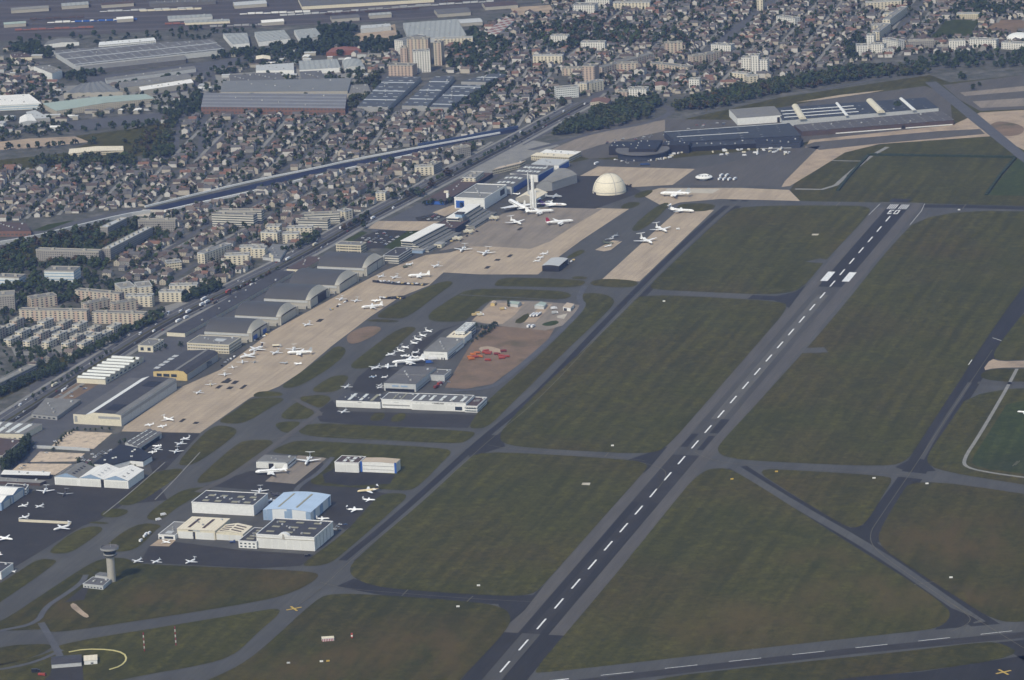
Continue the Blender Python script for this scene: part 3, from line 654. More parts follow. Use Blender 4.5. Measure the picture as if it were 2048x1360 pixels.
opens([(100, 895), (138, 862), (225, 866), (187, 898)], 'rubble', .10); opens([(60, 924), (80, 903), (170, 907), (152, 923)], 'rubble', .10); opens([(15, 949), (40, 927), (145, 928), (110, 950)], 'rubble', .105)
opens([(90, 800), (150, 767), (200, 767), (150, 797)], 'dirt', .10); opens([(755, 442), (880, 443), (835, 463), (735, 457)], 'concrete', .10, name='path'); opens([(865, 425), (905, 410), (935, 412), (890, 433)], 'concrete', .11, name='path')
opens([(705, 480), (760, 460), (830, 462), (770, 497), (720, 497)], 'apron_dark', .095, name='car_park'); opens([(830, 435), (880, 425), (900, 432), (840, 447)], 'apron_dark', .097, name='car_park')
opens([(768, 495), (815, 462), (838, 461), (790, 500)], 'grass_green', .10); opens([(690, 480), (725, 462), (735, 465), (702, 484)], 'grass_green', .098)
opens([(130, 460), (165, 470), (310, 440), (340, 475), (210, 530), (75, 525), (0, 540), (0, 500)], 'grass', .05, occ=False)
opens([(0, 760), (230, 650), (400, 590), (440, 575), (300, 645), (120, 740), (0, 800)], 'grass', .05, occ=False)
opens([(150, 330), (0, 345), (0, 320), (140, 305)], 'grass', .05, occ=False)
opens([(120, 245), (320, 225), (345, 240), (150, 262)], 'road', .06); opens([(150, 158), (440, 120), (520, 108), (470, 130), (380, 150), (200, 175)], 'road', .06)
opens([(40, 180), (280, 160), (400, 150), (440, 180), (310, 205), (80, 215)], 'pavement', .055, occ=False)

# paved yards between the main road and the hangars, and round the estate
opens([(-60, 960), (0, 885), (105, 815), (215, 742), (345, 668), (480, 600), (600, 545), (560, 590), (440, 690), (350, 770), (250, 850), (130, 860), (60, 930), (-60, 1010)], 'road', .05, False, 'car_park')
opens([(60, 770), (160, 715), (250, 672), (310, 640), (320, 650), (230, 705), (120, 765), (60, 795)], 'road', .056, False, 'car_park')
opens([(290, 630), (330, 612), (372, 600), (360, 625), (320, 645)], 'pavement', .057, False, 'car_park')
opens([(20, 690), (270, 650), (280, 668), (160, 705), (30, 712)], 'pavement', .052, False)
opens([(880, 345), (960, 310), (1060, 280), (1120, 290), (1020, 330), (985, 345), (930, 360)], 'pavement', .062, False, 'car_park')
opens([(1100, 300), (1190, 262), (1330, 240), (1330, 262), (1200, 290), (1130, 312)], 'concrete_grey', .074, False, 'car_park')
opens([(180, 160), (440, 128), (480, 150), (400, 165), (390, 200), (220, 178)], 'road', .061, False); opens([(430, 150), (700, 130), (745, 150), (700, 185), (440, 190)], 'pavement', .062, False)
opens([(310, 190), (400, 180), (400, 205), (340, 225), (300, 215)], 'pavement', .063, False)
# tracks of the rail yard
tr = MB()
for k in range(16):
    y = 66-k*4.3; pts = [(-300, y+14), (0, y), (300, y-8), (600, y-17), (900, y-34), (1200, y-58)]
    add_ribbon(tr, pts, 3.2 if k % 3 else 9, .075+k*.001, 1, mat=k % 2)
o = tr.build('rail_track', [mottled('rusty rail bed', (.12, .105, .10), (.09, .08, .078), .05), mottled('dark rail bed', (.04, .037, .037), (.055, .05, .048), .05)]); o['kind'] = 'structure'

for k, q in enumerate([[(1535, 596), (1590, 584), (1612, 570), (1578, 616), (1555, 604)], [(1255, 920), (1300, 905), (1335, 893), (1300, 935), (1288, 946)], [(990, 1194), (1066, 1190), (1090, 1168), (1050, 1220), (1015, 1250)], [(1790, 934), (1830, 915), (1850, 920), (1872, 942), (1820, 945)], [(1690, 1058), (1730, 1050), (1765, 1100), (1750, 1100)], [(1900, 1215), (1960, 1240), (1900, 1262), (1870, 1260)], [(930, 900), (980, 870), (1005, 870), (1010, 893), (940, 915)]]):
    sheet('taxiway', q, 'asphalt_dark', .118+k*.0015)
# ------------------------------------------------------------ buildings
AIR = 19.5      # heading of the airport's building lines, degrees
def rect4(P, hd):
    P = [np.array(p, float) for p in P]; d = np.array([math.sin(math.radians(hd)), math.cos(math.radians(hd))]); r = np.array([d[1], -d[0]])
    c = sum(P)/4; w = ((P[1]-P[0])@r+(P[2]-P[3])@r)/2; l = ((P[3]-P[0])@d+(P[2]-P[1])@d)/2
    return [c-r*w/2-d*l/2, c+r*w/2-d*l/2, c+r*w/2+d*l/2, c-r*w/2+d*l/2]
def prof_flat(): return [(0, 0), (1, 0)]
def prof_gables(n, h): 
    o = []
    for k in range(n): o += [(k/n, 0), ((k+.5)/n, h)]
    return o+[(1, 0)]
def prof_arc(h, n=12, skew=0): return [(k/n, h*(1-(2*k/n-1)**2)) for k in range(n+1)]
def prof_saw(n, h):
    o = []
    for k in range(n): o += [(k/n, 0), ((k+.25)/n, h), ((k+1)/n-1e-4, 0)]
    return o[:-1]+[(1, 0)]
def qb(name, label, cat, Q, H, wall, roof, group=None, hd=None, prof=None, axis='y', sky=(), feats=(), parapet=0, pmat=None, base=False, rh=None, over=.35, occ=True, prefix='wall', roofname='roof'):
    """Q: the four roof corners (or base corners) near-left, near-right, far-right, far-left as seen in the photograph; H: eaves height.
    prof: roof section, across x (axis 'y' = ridge runs away from us) or across y (axis 'x')."""
    P = [G(q, 0 if base else H) for q in Q]
    if hd is not None: P = rect4(P, hd)
    P = [np.array(p, float) for p in P]
    o0 = (P[0]+P[1]+P[2]+P[3])/4; e = P[1]-P[0]; rz = math.atan2(e[1], e[0]); c, s = math.cos(-rz), math.sin(-rz)
    L = [((p-o0)[0]*c-(p-o0)[1]*s, (p-o0)[0]*s+(p-o0)[1]*c) for p in P]
    if occ: occupy(P, 4)
    root = tag(empty(name, o0[0], o0[1], 0, rz), label, cat, group)
    prof = prof or prof_flat()
    def at(u, v, ex=0.0):
        a = np.array(L[0])*(1-u)+np.array(L[1])*u; b = np.array(L[3])*(1-u)+np.array(L[2])*u; p = a*(1-v)+b*v
        if ex:
            p = p + np.array([(u-.5)*2*ex, (v-.5)*2*ex]) if True else p
        return p
    w = MB(); r = MB()
    def S(t, v): return at(t, v) if axis == 'y' else at(v, t)
    def SX(t, v): return at(t, v, over) if axis == 'y' else at(v, t, over)
    for v in (0, 1):
        bot = [S(t, v) for t, _ in prof]
        pts = [(*S(0, v), 0), (*S(1, v), 0)]+[(*S(t, v), H+z) for t, z in reversed(prof)]
        flip = (v == 1) ^ (axis == 'x')
        w.poly(list(reversed(pts)) if flip else pts)
    for t, z in (prof[0], prof[-1]):
        pts = [(*S(t, 0), 0), (*S(t, 1), 0), (*S(t, 1), H+z), (*S(t, 0), H+z)]
        flip = (t < .5) ^ (axis == 'x')
        w.poly(list(reversed(pts)) if flip else pts)
    for (t0, z0), (t1, z1) in zip(prof, prof[1:]):
        q = [(*SX(t0, 0), H+z0+.12), (*SX(t1, 0), H+z1+.12), (*SX(t1, 1), H+z1+.12), (*SX(t0, 1), H+z0+.12)]
        if axis == 'x': q = list(reversed(q))
        r.poly(q, uv=[(p[0], p[1]) for p in q])
    w.build(prefix, M[wall], root); rf = r.build(roofname, M[roof], root)
    def ztop(u, v):
        t = u if axis == 'y' else v
        for (t0, z0), (t1, z1) in zip(prof, prof[1:]):
            if t0 <= t <= t1: return H+z0+(z1-z0)*((t-t0)/max(t1-t0, 1e-6))
        return H
    if parapet:
        pb = MB(); ou = [at(u, v, .3) for u, v in ((0, 0), (1, 0), (1, 1), (0, 1))]; inn = [at(u, v, -.45) for u, v in ((0, 0), (1, 0), (1, 1), (0, 1))]
        z0, z1 = H-.4, H+parapet
        for i in range(4):
            j = (i+1) % 4
            pb.poly([(*ou[i], z0), (*ou[j], z0), (*ou[j], z1), (*ou[i], z1)]); pb.poly([(*inn[j], H), (*inn[i], H), (*inn[i], z1), (*inn[j], z1)])
            pb.poly([(*ou[i], z1), (*ou[j], z1), (*inn[j], z1), (*inn[i], z1)])
        pb.build('parapet', M[pmat or wall], root)
    for it in sky:
        u0, u1, v0, v1, mt, *nm = it
        b = MB(); cs = [(u0, v0), (u1, v0), (u1, v1), (u0, v1)]
        top = [(*at(u, v), ztop(u, v)+.45) for u, v in cs]; bo = [(*at(u, v), ztop(u, v)-.1) for u, v in cs]
        b.poly(top)
        for i in range(4): b.poly([bo[i], bo[(i+1) % 4], top[(i+1) % 4], top[i]])
        b.build(nm[0] if nm else 'skylight', M[mt], rf if (nm and nm[0] == 'roof_vent') or not nm else root)
    area = abs((L[1][0]-L[0][0])*(L[3][1]-L[0][1]))
    if len(prof) == 2 and area > 350:
        for k in range(min(7, 2+int(area/600))):
            u, v = .1+.8*((k*.618+.31) % 1), .12+.76*((k*.382+.57) % 1); p = at(u, v); q = .7+.5*((k*.7) % 1); b = MB(); b.box(p[0]-q, p[1]-q*1.3, H+.1, p[0]+q, p[1]+q*1.3, H+.9+q*.6)
            b.build('roof_vent', M['lightgrey' if k % 2 else 'grey'], rf)
    FC = [((0, 0), (1, 0)), ((1, 0), (1, 1)), ((1, 1), (0, 1)), ((0, 1), (0, 0))]
    for it in feats:
        f, u0, u1, z0, z1, mt, nm = it
        a, b_ = np.array(at(*FC[f][0])), np.array(at(*FC[f][1])); d = b_-a; n = np.array([d[1], -d[0]]); n /= np.linalg.norm(n)
        p, q = a+d*u0, a+d*u1; t = .22
        b = MB(); b.prism([tuple(p-n*.05), tuple(p+n*t), tuple(q+n*t), tuple(q-n*.05)][::-1], z0, z1, 0, True)
        b.build(nm, M[mt], root)
    return root
def facing(root, label): root['label'] = label
def txt(s, size, mat, parent, loc, rot, name='sign'):
    cu = bpy.data.curves.new(name, 'FONT'); cu.body = s; cu.size = size; cu.align_x = 'CENTER'; cu.align_y = 'CENTER'; cu.extrude = .08; cu.space_character = 1.1
    t_ = bpy.data.objects.new(name, cu); COL.objects.link(t_); me = bpy.data.meshes.new_from_object(t_.evaluated_get(bpy.context.evaluated_depsgraph_get()))
    bpy.data.objects.remove(t_); me.name = name; me.materials.clear(); me.materials.append(M[mat]); o = link(name, me, parent, loc); o.rotation_euler = rot
    return o
def grid(nu, nv, wu, wv, mt, u0=.08, u1=.92, v0=.1, v1=.9, nm=None):
    out = []
    for i in range(nu):
        for j in range(nv):
            cu = u0+(u1-u0)*(i+.5)/nu; cv = v0+(v1-v0)*(j+.5)/nv; out.append((cu-wu/2, cu+wu/2, cv-wv/2, cv+wv/2, mt)+((nm,) if nm else ()))
    return out
def windows(face, n, rows, H, mt='glass', w=.5, u0=.03, u1=.97, z0=1.0, st=None, hgt=1.3):
    st = st or (H-z0)/rows; out = []
    for k in range(n):
        a = u0+(u1-u0)*(k+.5-w/2)/n; b = u0+(u1-u0)*(k+.5+w/2)/n
        for r in range(rows): out.append((face, a, b, z0+r*st, z0+r*st+hgt, mt, 'window'))
    return out

# --- the row of five vaulted hangars along the apron, doors to the right
HG = 'vaulted concrete hangars in a row along the apron'
def vault(label, fr, br, fl, feats=(), eave=10.5, crown=10.0):
    a, b, c = (np.array(G(p)) for p in (fr, br, fl)); hd = 20.5
    d = np.array([math.sin(math.radians(hd)), math.cos(math.radians(hd))]); r = np.array([d[1], -d[0]])
    wid = (b-a)@d; ln = (a-c)@r; P = [a-r*ln, a, a+d*wid, a-r*ln+d*wid]
    o0 = sum(P)/4; rz = math.atan2(r[1], r[0]); occupy(P, 5)
    root = tag(empty('vaulted_hangar', o0[0], o0[1], 0, rz), label, 'hangar', HG)
    hx, hy = ln/2, wid/2; N = 16
    w = MB(); arc = [(-hy+2*hy*k/N, eave+crown*(1-abs(2*k/N-1)**2.5)) for k in range(N+1)]
    w.poly([(-hx, -hy, 0), (hx, -hy, 0), (hx, -hy, eave), (-hx, -hy, eave)]); w.poly([(hx, hy, 0), (-hx, hy, 0), (-hx, hy, eave), (hx, hy, eave)])
    w.poly([(-hx, hy, 0), (-hx, -hy, 0)]+[(-hx, y, z) for y, z in arc]); w.poly([(hx, -hy, 0), (hx, hy, 0), (hx, hy, eave+.25), (hx, -hy, eave+.25)])
    w.build('wall', M['stone'], root)
    rf = MB(); xi = hx-5
    for (y0, z0), (y1, z1) in zip(arc, arc[1:]):
        q = [(-hx-.3, y0, z0+.15), (xi, y0, z0+.15), (xi, y1, z1+.15), (-hx-.3, y1, z1+.15)]; rf.poly(q, uv=[(p[0], p[1]) for p in q])
    rf.build('roof', M['archroof'], root)
    gb = MB()          # the pale sloping end of the vault towards the doors
    for (y0, z0), (y1, z1) in zip(arc, arc[1:]):
        gb.poly([(xi, y0, z0+.16), (hx+.6, y0, eave+.3+(z0-eave)*.12), (hx+.6, y1, eave+.3+(z1-eave)*.12), (xi, y1, z1+.16)])
    gb.build('gable', M['archgable'], root)
    rim = MB(); rim.box(hx+.25, -hy-.4, eave-.4, hx+.8, hy+.4, eave+.45); rim.build('lintel', M['greyroof'], root)
    dr = MB(); dr.box(hx-.05, -hy+3.5, 0, hx+.3, hy-3.5, eave-.5); dr.build('hangar_door', M['door'], root)
    sd = MB(); sd.box(-hx, -hy-.5, eave-3.2, hx-2, -hy-.05, eave-.8); sd.build('window', M['lightgrey'], root)
    for s in (-1, 1):
        tw = MB(); tw.box(hx-.4, s*(hy-1.7)-1.7, 0, hx+1.6, s*(hy-1.7)+1.7, eave+.7); tw.build('pylon', M['archgable'], root)
    wi = MB(); wi.box(-hx*.9, -hy-4.5, 0, hx-3, -hy-.06, 3.4, 0); wi.build('lean_to', M['stone'], root)
    for (y0, y1, z0, z1, mt, nm) in feats:
        f = MB(); f.box(hx+.28, -hy+2*hy*y0, z0, hx+.42, -hy+2*hy*y1, z1); f.build(nm, M[mt], root)
    return root
vault('vaulted hangar farthest along the row, beside the banded office block', (732, 552), (768, 529), (648, 540), [(.62, .64, 0, 10, 'dark', 'door_gap')])
vault('vaulted hangar second from the far end of the row, behind three parked small jets', (677, 587), (716, 562), (596, 572))
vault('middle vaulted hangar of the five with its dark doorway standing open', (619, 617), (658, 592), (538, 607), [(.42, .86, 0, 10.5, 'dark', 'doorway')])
vault('vaulted hangar second from the near end with all its grey doors closed', (560, 651), (600, 629), (478, 642))
vault('nearest vaulted hangar of the row with blue patches on its doors', (502, 684), (544, 662), (415, 676), [(.04, .36, .4, 6, 'blue', 'door_panel'), (.5, .55, 0, 10.5, 'dark', 'door_gap'), (.68, .88, .4, 6, 'blue', 'door_panel')])

# --- near left, between the road and the apron
def step_hangar():
    P = rect4([np.array(G(p)) for p in ((148, 849.5), (249, 851), (354, 777), (255, 776))], 19.5); o0 = sum(P)/4; occupy(P, 4)
    w_ = np.linalg.norm(P[1]-P[0])/2; l_ = np.linalg.norm(P[3]-P[0])/2; e = P[1]-P[0]
    root = tag(empty('hangar', o0[0], o0[1], 0, math.atan2(e[1], e[0])), 'long hangar with cream end wall, black upper roof and white step in its roof', 'hangar')
    pf = [(-w_, 11.5), (-w_*.48, 11.5), (-w_*.14, 14.6), (w_-8, 14.2), (w_, 13.2)]
    w = MB(); w.poly([(-w_, -l_, 0), (w_, -l_, 0)]+[(x, -l_, z) for x, z in reversed(pf)]); w.poly([(w_, l_, 0), (-w_, l_, 0)]+[(x, l_, z) for x, z in pf])
    w.poly([(-w_, l_, 0), (-w_, -l_, 0), (-w_, -l_, 11.5), (-w_, l_, 11.5)]); w.build('end_wall', M['cream'], root)
    s = MB(); s.poly([(w_, -l_, 0), (w_, l_, 0), (w_, l_, 13.2), (w_, -l_, 13.2)]); s.build('side_wall', M['lightgrey'], root)
    for k, (mt, nm) in enumerate((('greyroof', 'lower_roof'), ('white', 'roof_step'), ('darkroof', 'roof'), ('midroof', 'roof_edge'))):
        (x0, z0), (x1, z1) = pf[k], pf[k+1]; r = MB(); q = [(x0, -l_, z0+.1), (x1, -l_, z1+.1), (x1, l_, z1+.1), (x0, l_, z0+.1)]; r.poly(q); r.build(nm, M[mt], root)
    b = MB(); b.box(w_+.02, -l_+1, 9, w_+.5, l_-1, 12.4); b.build('door_rail', M['grey'], root)
    for k in range(6):
        d = MB(); y = -l_+2+k*(2*l_-4)/6; d.box(w_+.03, y+.2, 0, w_+.3, y+(2*l_-4)/6-.2, 8.6); d.build('hangar_door', M['lightgrey'], root)
    for (y0, y1) in ((-l_+14, -l_+38), (l_-42, l_-20)):
        v = MB(); v.box(w_-26, y0, 14.2, w_-10, y1, 14.7); v.build('roof_hatch', M['blackroof'], root)
    for x0, x1, z0, z1 in ((w_*.05, w_-1.5, 8, 10.8), (-w_+1.5, -w_+5, 2.5, 9.5)):
        v = MB(); v.box(x0, -l_-.2, z0, x1, -l_-.02, z1); v.build('window', M['grey'], root)
step_hangar()
r6 = qb('hangar', 'dark roofed hangar with yellow end wall and curved apron side', 'hangar', [(308, 741), (374, 747), (432, 705), (372, 700)], 10, 'yellowwall', 'darkroof', hd=19.5,
   prof=[(0, -.5), (.05, 0), (.66, 2.2), (.72, 2.4), (.9, 1.6), (1, -2)], sky=[(.62, .72, .0, 1, 'midroof', 'roof_ridge')]+[(-.1, .05, .12+.14*k, .2+.14*k, 'lightgrey', 'roof_vent') for k in range(5)],
   feats=[(0, .1, .25, 4, 7.5, 'glass', 'window'), (0, .3, .48, 4, 7.5, 'glass', 'window'), (0, .53, .7, 4, 7.5, 'glass', 'window'), (1, .02, .99, 0, 7.5, 'grey', 'hangar_door'), (1, .62, .78, 0, 7, 'dark', 'doorway')])
qb('office_building', 'cream three storey office with white window bands beside the nearest vaulted hangar', 'office', [(366, 684), (447, 692), (488, 676), (412, 670)], 11, 'office_cream', 'midroof', hd=20, parapet=.6, pmat='cream',
   sky=[(.5, .75, .4, .7, 'lightgrey', 'roof_cabin')], feats=[(0, .01, .99, 4.1, 4.6, 'white', 'ledge'), (0, .01, .99, 8, 8.5, 'white', 'ledge'), (1, .01, .99, 4.1, 4.6, 'white', 'ledge'), (1, .01, .99, 8, 8.5, 'white', 'ledge')])
qb('workshop', 'cream workshop with white saw-toothed roof beside the main road', 'workshop', [(156, 757), (216, 759), (284, 713), (226, 711)], 6, 'cream', 'midroof', hd=21, prof=prof_saw(8, 2.2), axis='x',
   sky=[(.02, .98, (k+.02)/8, (k+.22)/8, 'skylight') for k in range(8)], feats=[(1, .05+.11*k, .1+.11*k, 2, 4, 'glass', 'window') for k in range(8)])
qb('gate_lodge', 'small cream two storey lodge at the end of the saw-tooth workshop', 'lodge', [(276, 690), (303, 693), (327, 680), (300, 677)], 8, 'cream', 'midroof', hd=20, parapet=.4, feats=windows(0, 2, 1, 8, w=.45, z0=2, hgt=4)+windows(1, 4, 2, 8))
qb('workshop', 'flat grey workshop with sloping roof edges beside a brown field', 'workshop', [(63, 828), (114, 833), (161, 799), (92, 796)], 4.5, 'grey', 'midroof', prof=None, feats=windows(0, 5, 1, 4, hgt=1.6))
qb('warehouse', 'cream warehouse with glazed roof strips at the left edge', 'warehouse', [(-40, 866), (47, 868), (84, 848), (-10, 842)], 7, 'cream', 'midroof', sky=[(.1+.22*k, .2+.22*k, .1, .9, 'skylight') for k in range(4)], feats=windows(0, 8, 1, 6))
qb('warehouse', 'long tan walled block below the glazed roof at the left edge', 'warehouse', [(-60, 910), (5, 912), (45, 880), (-40, 872)], 7, 'stone', 'brownroof', parapet=.6, feats=windows(1, 10, 1, 7, hgt=2.5))
qb('shed', 'long low open shed with white roof beside the cleared floors', 'shed', [(2, 949), (98, 951), (101, 944), (8, 940)], 4.5, 'dark', 'whiteroof')
qb('shed', 'low flat strip shed with pale roof at the left picture edge', 'shed', [(-30, 961), (80, 966), (92, 961), (-20, 953)], 3.5, 'brownroof', 'pavement')
tri = qb('hangar', 'triple gabled white hangar with one grey and two white roofs', 'hangar', [(105, 955), (258, 960), (290, 938), (140, 933)], 9, 'white', 'whiteroof', hd=19, prof=prof_gables(3, 5), 
   sky=[(0, .333, 0, 1, 'midroof', 'grey_roof')] and [], feats=[(0, .63, .67, 0, 8.8, 'dark', 'doorway'), (0, .02, .3, 0, 7.6, 'whitedoor', 'hangar_door'), (0, .35, .62, 0, 7.6, 'whitedoor', 'hangar_door'), (0, .69, .98, 0, 7.6, 'whitedoor', 'hangar_door'), (0, .44, .5, 10.5, 11.5, 'glass', 'window')])
def tri_detail():
    w = [c for c in tri.children if c.name.startswith('roof')][0]; me = w.data
    me.materials.append(M['midroof'])
    me.polygons[0].material_index = 1; me.polygons[1].material_index = 1
    xs = [v.co.x for v in me.vertices]; ys = [v.co.y for v in me.vertices]; x0, x1, y0, y1 = min(xs), max(xs), min(ys), max(ys); W3 = (x1-x0)/3
    for k in range(3):      # blue grey gable triangles
        m = MB(); a = x0+W3*k; m.poly([(a+.6, y0+.05, 9.25), (a+W3-.6, y0+.05, 9.25), (a+W3/2, y0+.05, 13.9)]); m.build('gable', M['bluewall'], tri)
    for gx, rows, mt in ((0, 5, 'dark'), (1, 4, 'lightgrey'), (2, 3, 'grey')):
        for s in ((.25, .72) if gx == 0 else (.74,)):
            for j in range(rows):
                m = MB(); cx = x0+W3*(gx+s); t = 9+5*(1-abs(s-.5)*2)+.45; y = y0+(y1-y0)*(.12+.78*j/rows); dz = 5/(W3/2)*(1.6 if s < .5 else -1.6)
                m.poly([(cx-1.6, y, t-dz), (cx+1.6, y, t+dz), (cx+1.6, y+2.6, t+dz), (cx-1.6, y+2.6, t-dz)]); m.build('skylight', M[mt], w)
tri_detail()
qb('hangar', 'white twin gabled hangar cut by the left picture edge', 'hangar', [(-70, 1003), (10, 1004), (43, 974), (-30, 971)], 9, 'bluewall', 'whiteroof', hd=19, prof=prof_gables(2, 3.5), axis='x', feats=[(1, .1, .48, 0, 7.5, 'whitedoor', 'hangar_door'), (1, .36, .42, 0, 7.5, 'dark', 'doorway'), (1, .54, .95, 0, 7.5, 'whitedoor', 'hangar_door')])
qb('annexe', 'small white office annexe behind the left edge hangar', 'office', [(8, 976), (52, 978), (57, 970), (15, 967)], 7, 'office_white', 'darkroof', parapet=.5, pmat='white')
qb('hangar', 'white walled hangar in the lower left corner with dark roof', 'hangar', [(-60, 1140), (3, 1144), (23, 1128), (-35, 1121)], 8, 'white', 'darkroof', hd=19, parapet=.4, pmat='white', feats=[(1, .05, .95, 0, 6.5, 'whitedoor', 'hangar_door')])
def poly_building(name, label, cat, pts, H, wall, roof, vents=0):
    P = [np.array(G(p, H)) for p in pts]; c = sum(P)/len(P); occupy(P, 3)
    a = sum(P[i][0]*P[(i+1) % len(P)][1]-P[(i+1) % len(P)][0]*P[i][1] for i in range(len(P)))
    if a < 0: P = P[::-1]
    root = tag(empty(name, c[0], c[1]), label, cat); L = [tuple(p-c) for p in P]
    w = MB(); w.prism(L, 0, H, 0, False, False); w.build('wall', M[wall], root)
    r = MB(); r.prism([(x*1.02, y*1.02) for x, y in L], H, H+.9); r.build('roof', M[roof], root)
    for k in range(vents):
        a = RNG.uniform(.2, .75); q = L[(k*3) % len(L)]; b = MB(); b.box(q[0]*a-1.2, q[1]*a-1.2, H+.9, q[0]*a+1.2, q[1]*a+1.2, H+1.7); b.build('roof_vent', M['skylight'], root)
    return root
poly_building('office_building', 'low white walled building with large black many-sided roof', 'office', [(188, 927), (226, 930), (260, 921), (286, 923), (304, 912), (288, 903), (276, 897), (240, 890), (228, 900)], 6, 'white', 'blackroof', 7)
qb('hangar', 'long low grey hangar with white dashes along its roof', 'hangar', [(250, 885), (278, 896), (323, 866), (296, 858)], 6, 'lightgrey', 'greyroof', prof=prof_gables(3, 1.2), sky=[(.12+.33*i, .18+.33*i, .05+.18*j, .17+.18*j, 'skylight') for i in range(3) for j in range(5)], feats=[(1, .1, .9, 0, 4.5, 'dark', 'doorway')])

# --- lower cluster of hangars
qb('hangar', 'big windowless white box hangar with dark flat roof', 'hangar', [(384, 1005), (507.6, 1011), (535, 988), (412, 981)], 11.5, 'white', 'darkroof', hd=18, parapet=.7, pmat='white', sky=[(a, a+.1, b, b+.12, 'skylight_dim') for b in (.15, .58) for a in (.13, .33, .6, .8)]+[(a, a+.03, .42, .5, 'skylight') for a in (.12, .3, .52, .72, .9)])
qb('hangar', 'pale blue roofed hangar with blue and white striped walls', 'hangar', [(527.6, 1021), (622, 1024), (660, 991), (566, 984)], 11, 'bluewhite', 'blueroof', hd=18, prof=prof_arc(2.2, 10), sky=[(.26, .30, .12, .88, 'skylight_dim'), (.64, .68, .12, .88, 'skylight_dim')],
   feats=[(0, .45, .58, 0, 11, 'bluewall', 'door_bay'), (0, .0, .08, 0, 11, 'bluewall', 'corner_panel'), (0, .9, 1, 0, 11, 'bluewall', 'corner_panel'), (0, .5, .54, 0, 2.4, 'dark', 'doorway'), (0, .67, .7, 0, 2.4, 'dark', 'doorway'), (0, .78, .81, 0, 2.4, 'dark', 'doorway'), (1, .45, .6, 0, 9.5, 'bluewall', 'door_bay')])
F_ = qb('hangar', 'cream roofed hangar with two brown roof strips and an open black door slit', 'hangar', [(355, 1058), (431, 1061.5), (459, 1037), (383, 1033)], 10, 'cream', 'creamroof', hd=18, sky=[(.22, .29, .15, .85, 'brownroof'), (.6, .67, .15, .85, 'brownroof')],
   feats=[(0, .02, .43, 0, 7.6, 'whitedoor', 'hangar_door'), (0, .41, .47, 0, 7.6, 'dark', 'doorway'), (0, .49, .97, 0, 7.6, 'whitedoor', 'hangar_door'), (0, .3, .42, 8.4, 9.4, 'dark', 'sign'), (0, .43, .6, 8.6, 9.2, 'bluewall', 'sign')])
qb('hangar', 'small cream gabled hangar with brown chevron roof strips', 'hangar', [(432, 1066), (488, 1068), (502, 1053), (446, 1049)], 7.5, 'cream', 'creamroof', hd=18, prof=prof_gables(1, 2.6), sky=[(.12, .46, .15+.27*k, .24+.27*k, 'brownroof') for k in range(3)]+[(.54, .88, .15+.27*k, .24+.27*k, 'brownroof') for k in range(3)],
   feats=[(0, .06, .5, 0, 6, 'whitedoor', 'hangar_door'), (0, .52, .95, 0, 6, 'whitedoor', 'hangar_door')])
qb('annexe', 'low grey roofed annexe at the left end of the cream roofed hangar', 'annexe', [(316, 1069), (352, 1071), (378, 1046), (350, 1043)], 5, 'white', 'midroof', hd=18, parapet=.4, pmat='white', feats=[(0, .35, .9, 1, 3.6, 'glass', 'window'), (0, .05, .2, 0, 2.5, 'glass', 'door')], sky=[(.3, .7, .1, .3, 'lightgrey', 'roof_cabin')])
HH = qb('hangar', 'largest white hangar with dark roof and an arched crest over its front', 'hangar', [(514, 1069.5), (628, 1076), (666, 1044), (550, 1037)], 14, 'white', 'darkroof', hd=18.5, parapet=.9, pmat='white', sky=[(a, a+.13, b, b+.07, 'skylight_dim') for b in (.2, .5, .8) for a in (.1, .42, .73)],
   feats=[(0, .02, .26, 0, 10.2, 'whitedoor', 'hangar_door'), (0, .27, .51, 0, 10.2, 'whitedoor', 'hangar_door'), (0, .52, .76, 0, 10.2, 'whitedoor', 'hangar_door'), (0, .77, .98, 0, 10.2, 'whitedoor', 'hangar_door'), (0, .0, 1, 10.6, 11.4, 'stone', 'door_rail')]+[(1, .18*k+.1, .18*k+.11, 0, 12.5, 'grey', 'downpipe') for k in range(5)])
def crest():
    P = [c for c in HH.children if c.name.startswith('roof')][0].data; y0 = min(v.co.y for v in P.vertices); x0 = min(v.co.x for v in P.vertices); x1 = max(v.co.x for v in P.vertices); c = x0+(x1-x0)*.47
    m = MB(); pts = [(c-6*math.cos(t), 13.2+4.2*math.sin(t)) for t in np.linspace(0, math.pi, 13)]
    m.poly([(x, y0-.15, z) for x, z in reversed(pts)]); m.poly([(x, y0+5, z) for x, z in pts])
    for (xa, za), (xb, zb) in zip(pts, pts[1:]): m.poly([(xa, y0-.15, za), (xb, y0-.15, zb), (xb, y0+5, zb), (xa, y0+5, za)])
    m.build('crest', M['white'], HH); e = MB(); e.box(c-1, y0-.4, 10.8, c+1, y0-.2, 16); e.build('emblem', M['stone'], HH)
crest()
qb('annexe', 'white two storey office annexe in front of the largest white hangar', 'office', [(478, 1081.5), (514, 1084), (542, 1058), (508, 1055)], 7.5, 'white', 'darkroof', hd=18.5, parapet=.4, pmat='white', feats=windows(0, 4, 2, 7.5, w=.5, z0=1.2, st=3.2), sky=[(.3, .7, .15+.2*k, .24+.2*k, 'skylight_dim') for k in range(4)])
qb('hangar', 'grey roofed hangar with white doors and a black open bay', 'hangar', [(512, 924), (573, 926), (593, 913), (530, 909)], 7, 'white', 'midroof', hd=18, feats=[(0, .4, .56, 0, 6, 'dark', 'doorway'), (0, .02, .38, 0, 6, 'whitedoor', 'hangar_door'), (0, .58, .98, 0, 6, 'whitedoor', 'hangar_door'), (1, .05, .95, 3, 4.6, 'glass', 'window')], sky=[(.05, .95, .0, .06, 'lightgrey', 'roof_edge')])
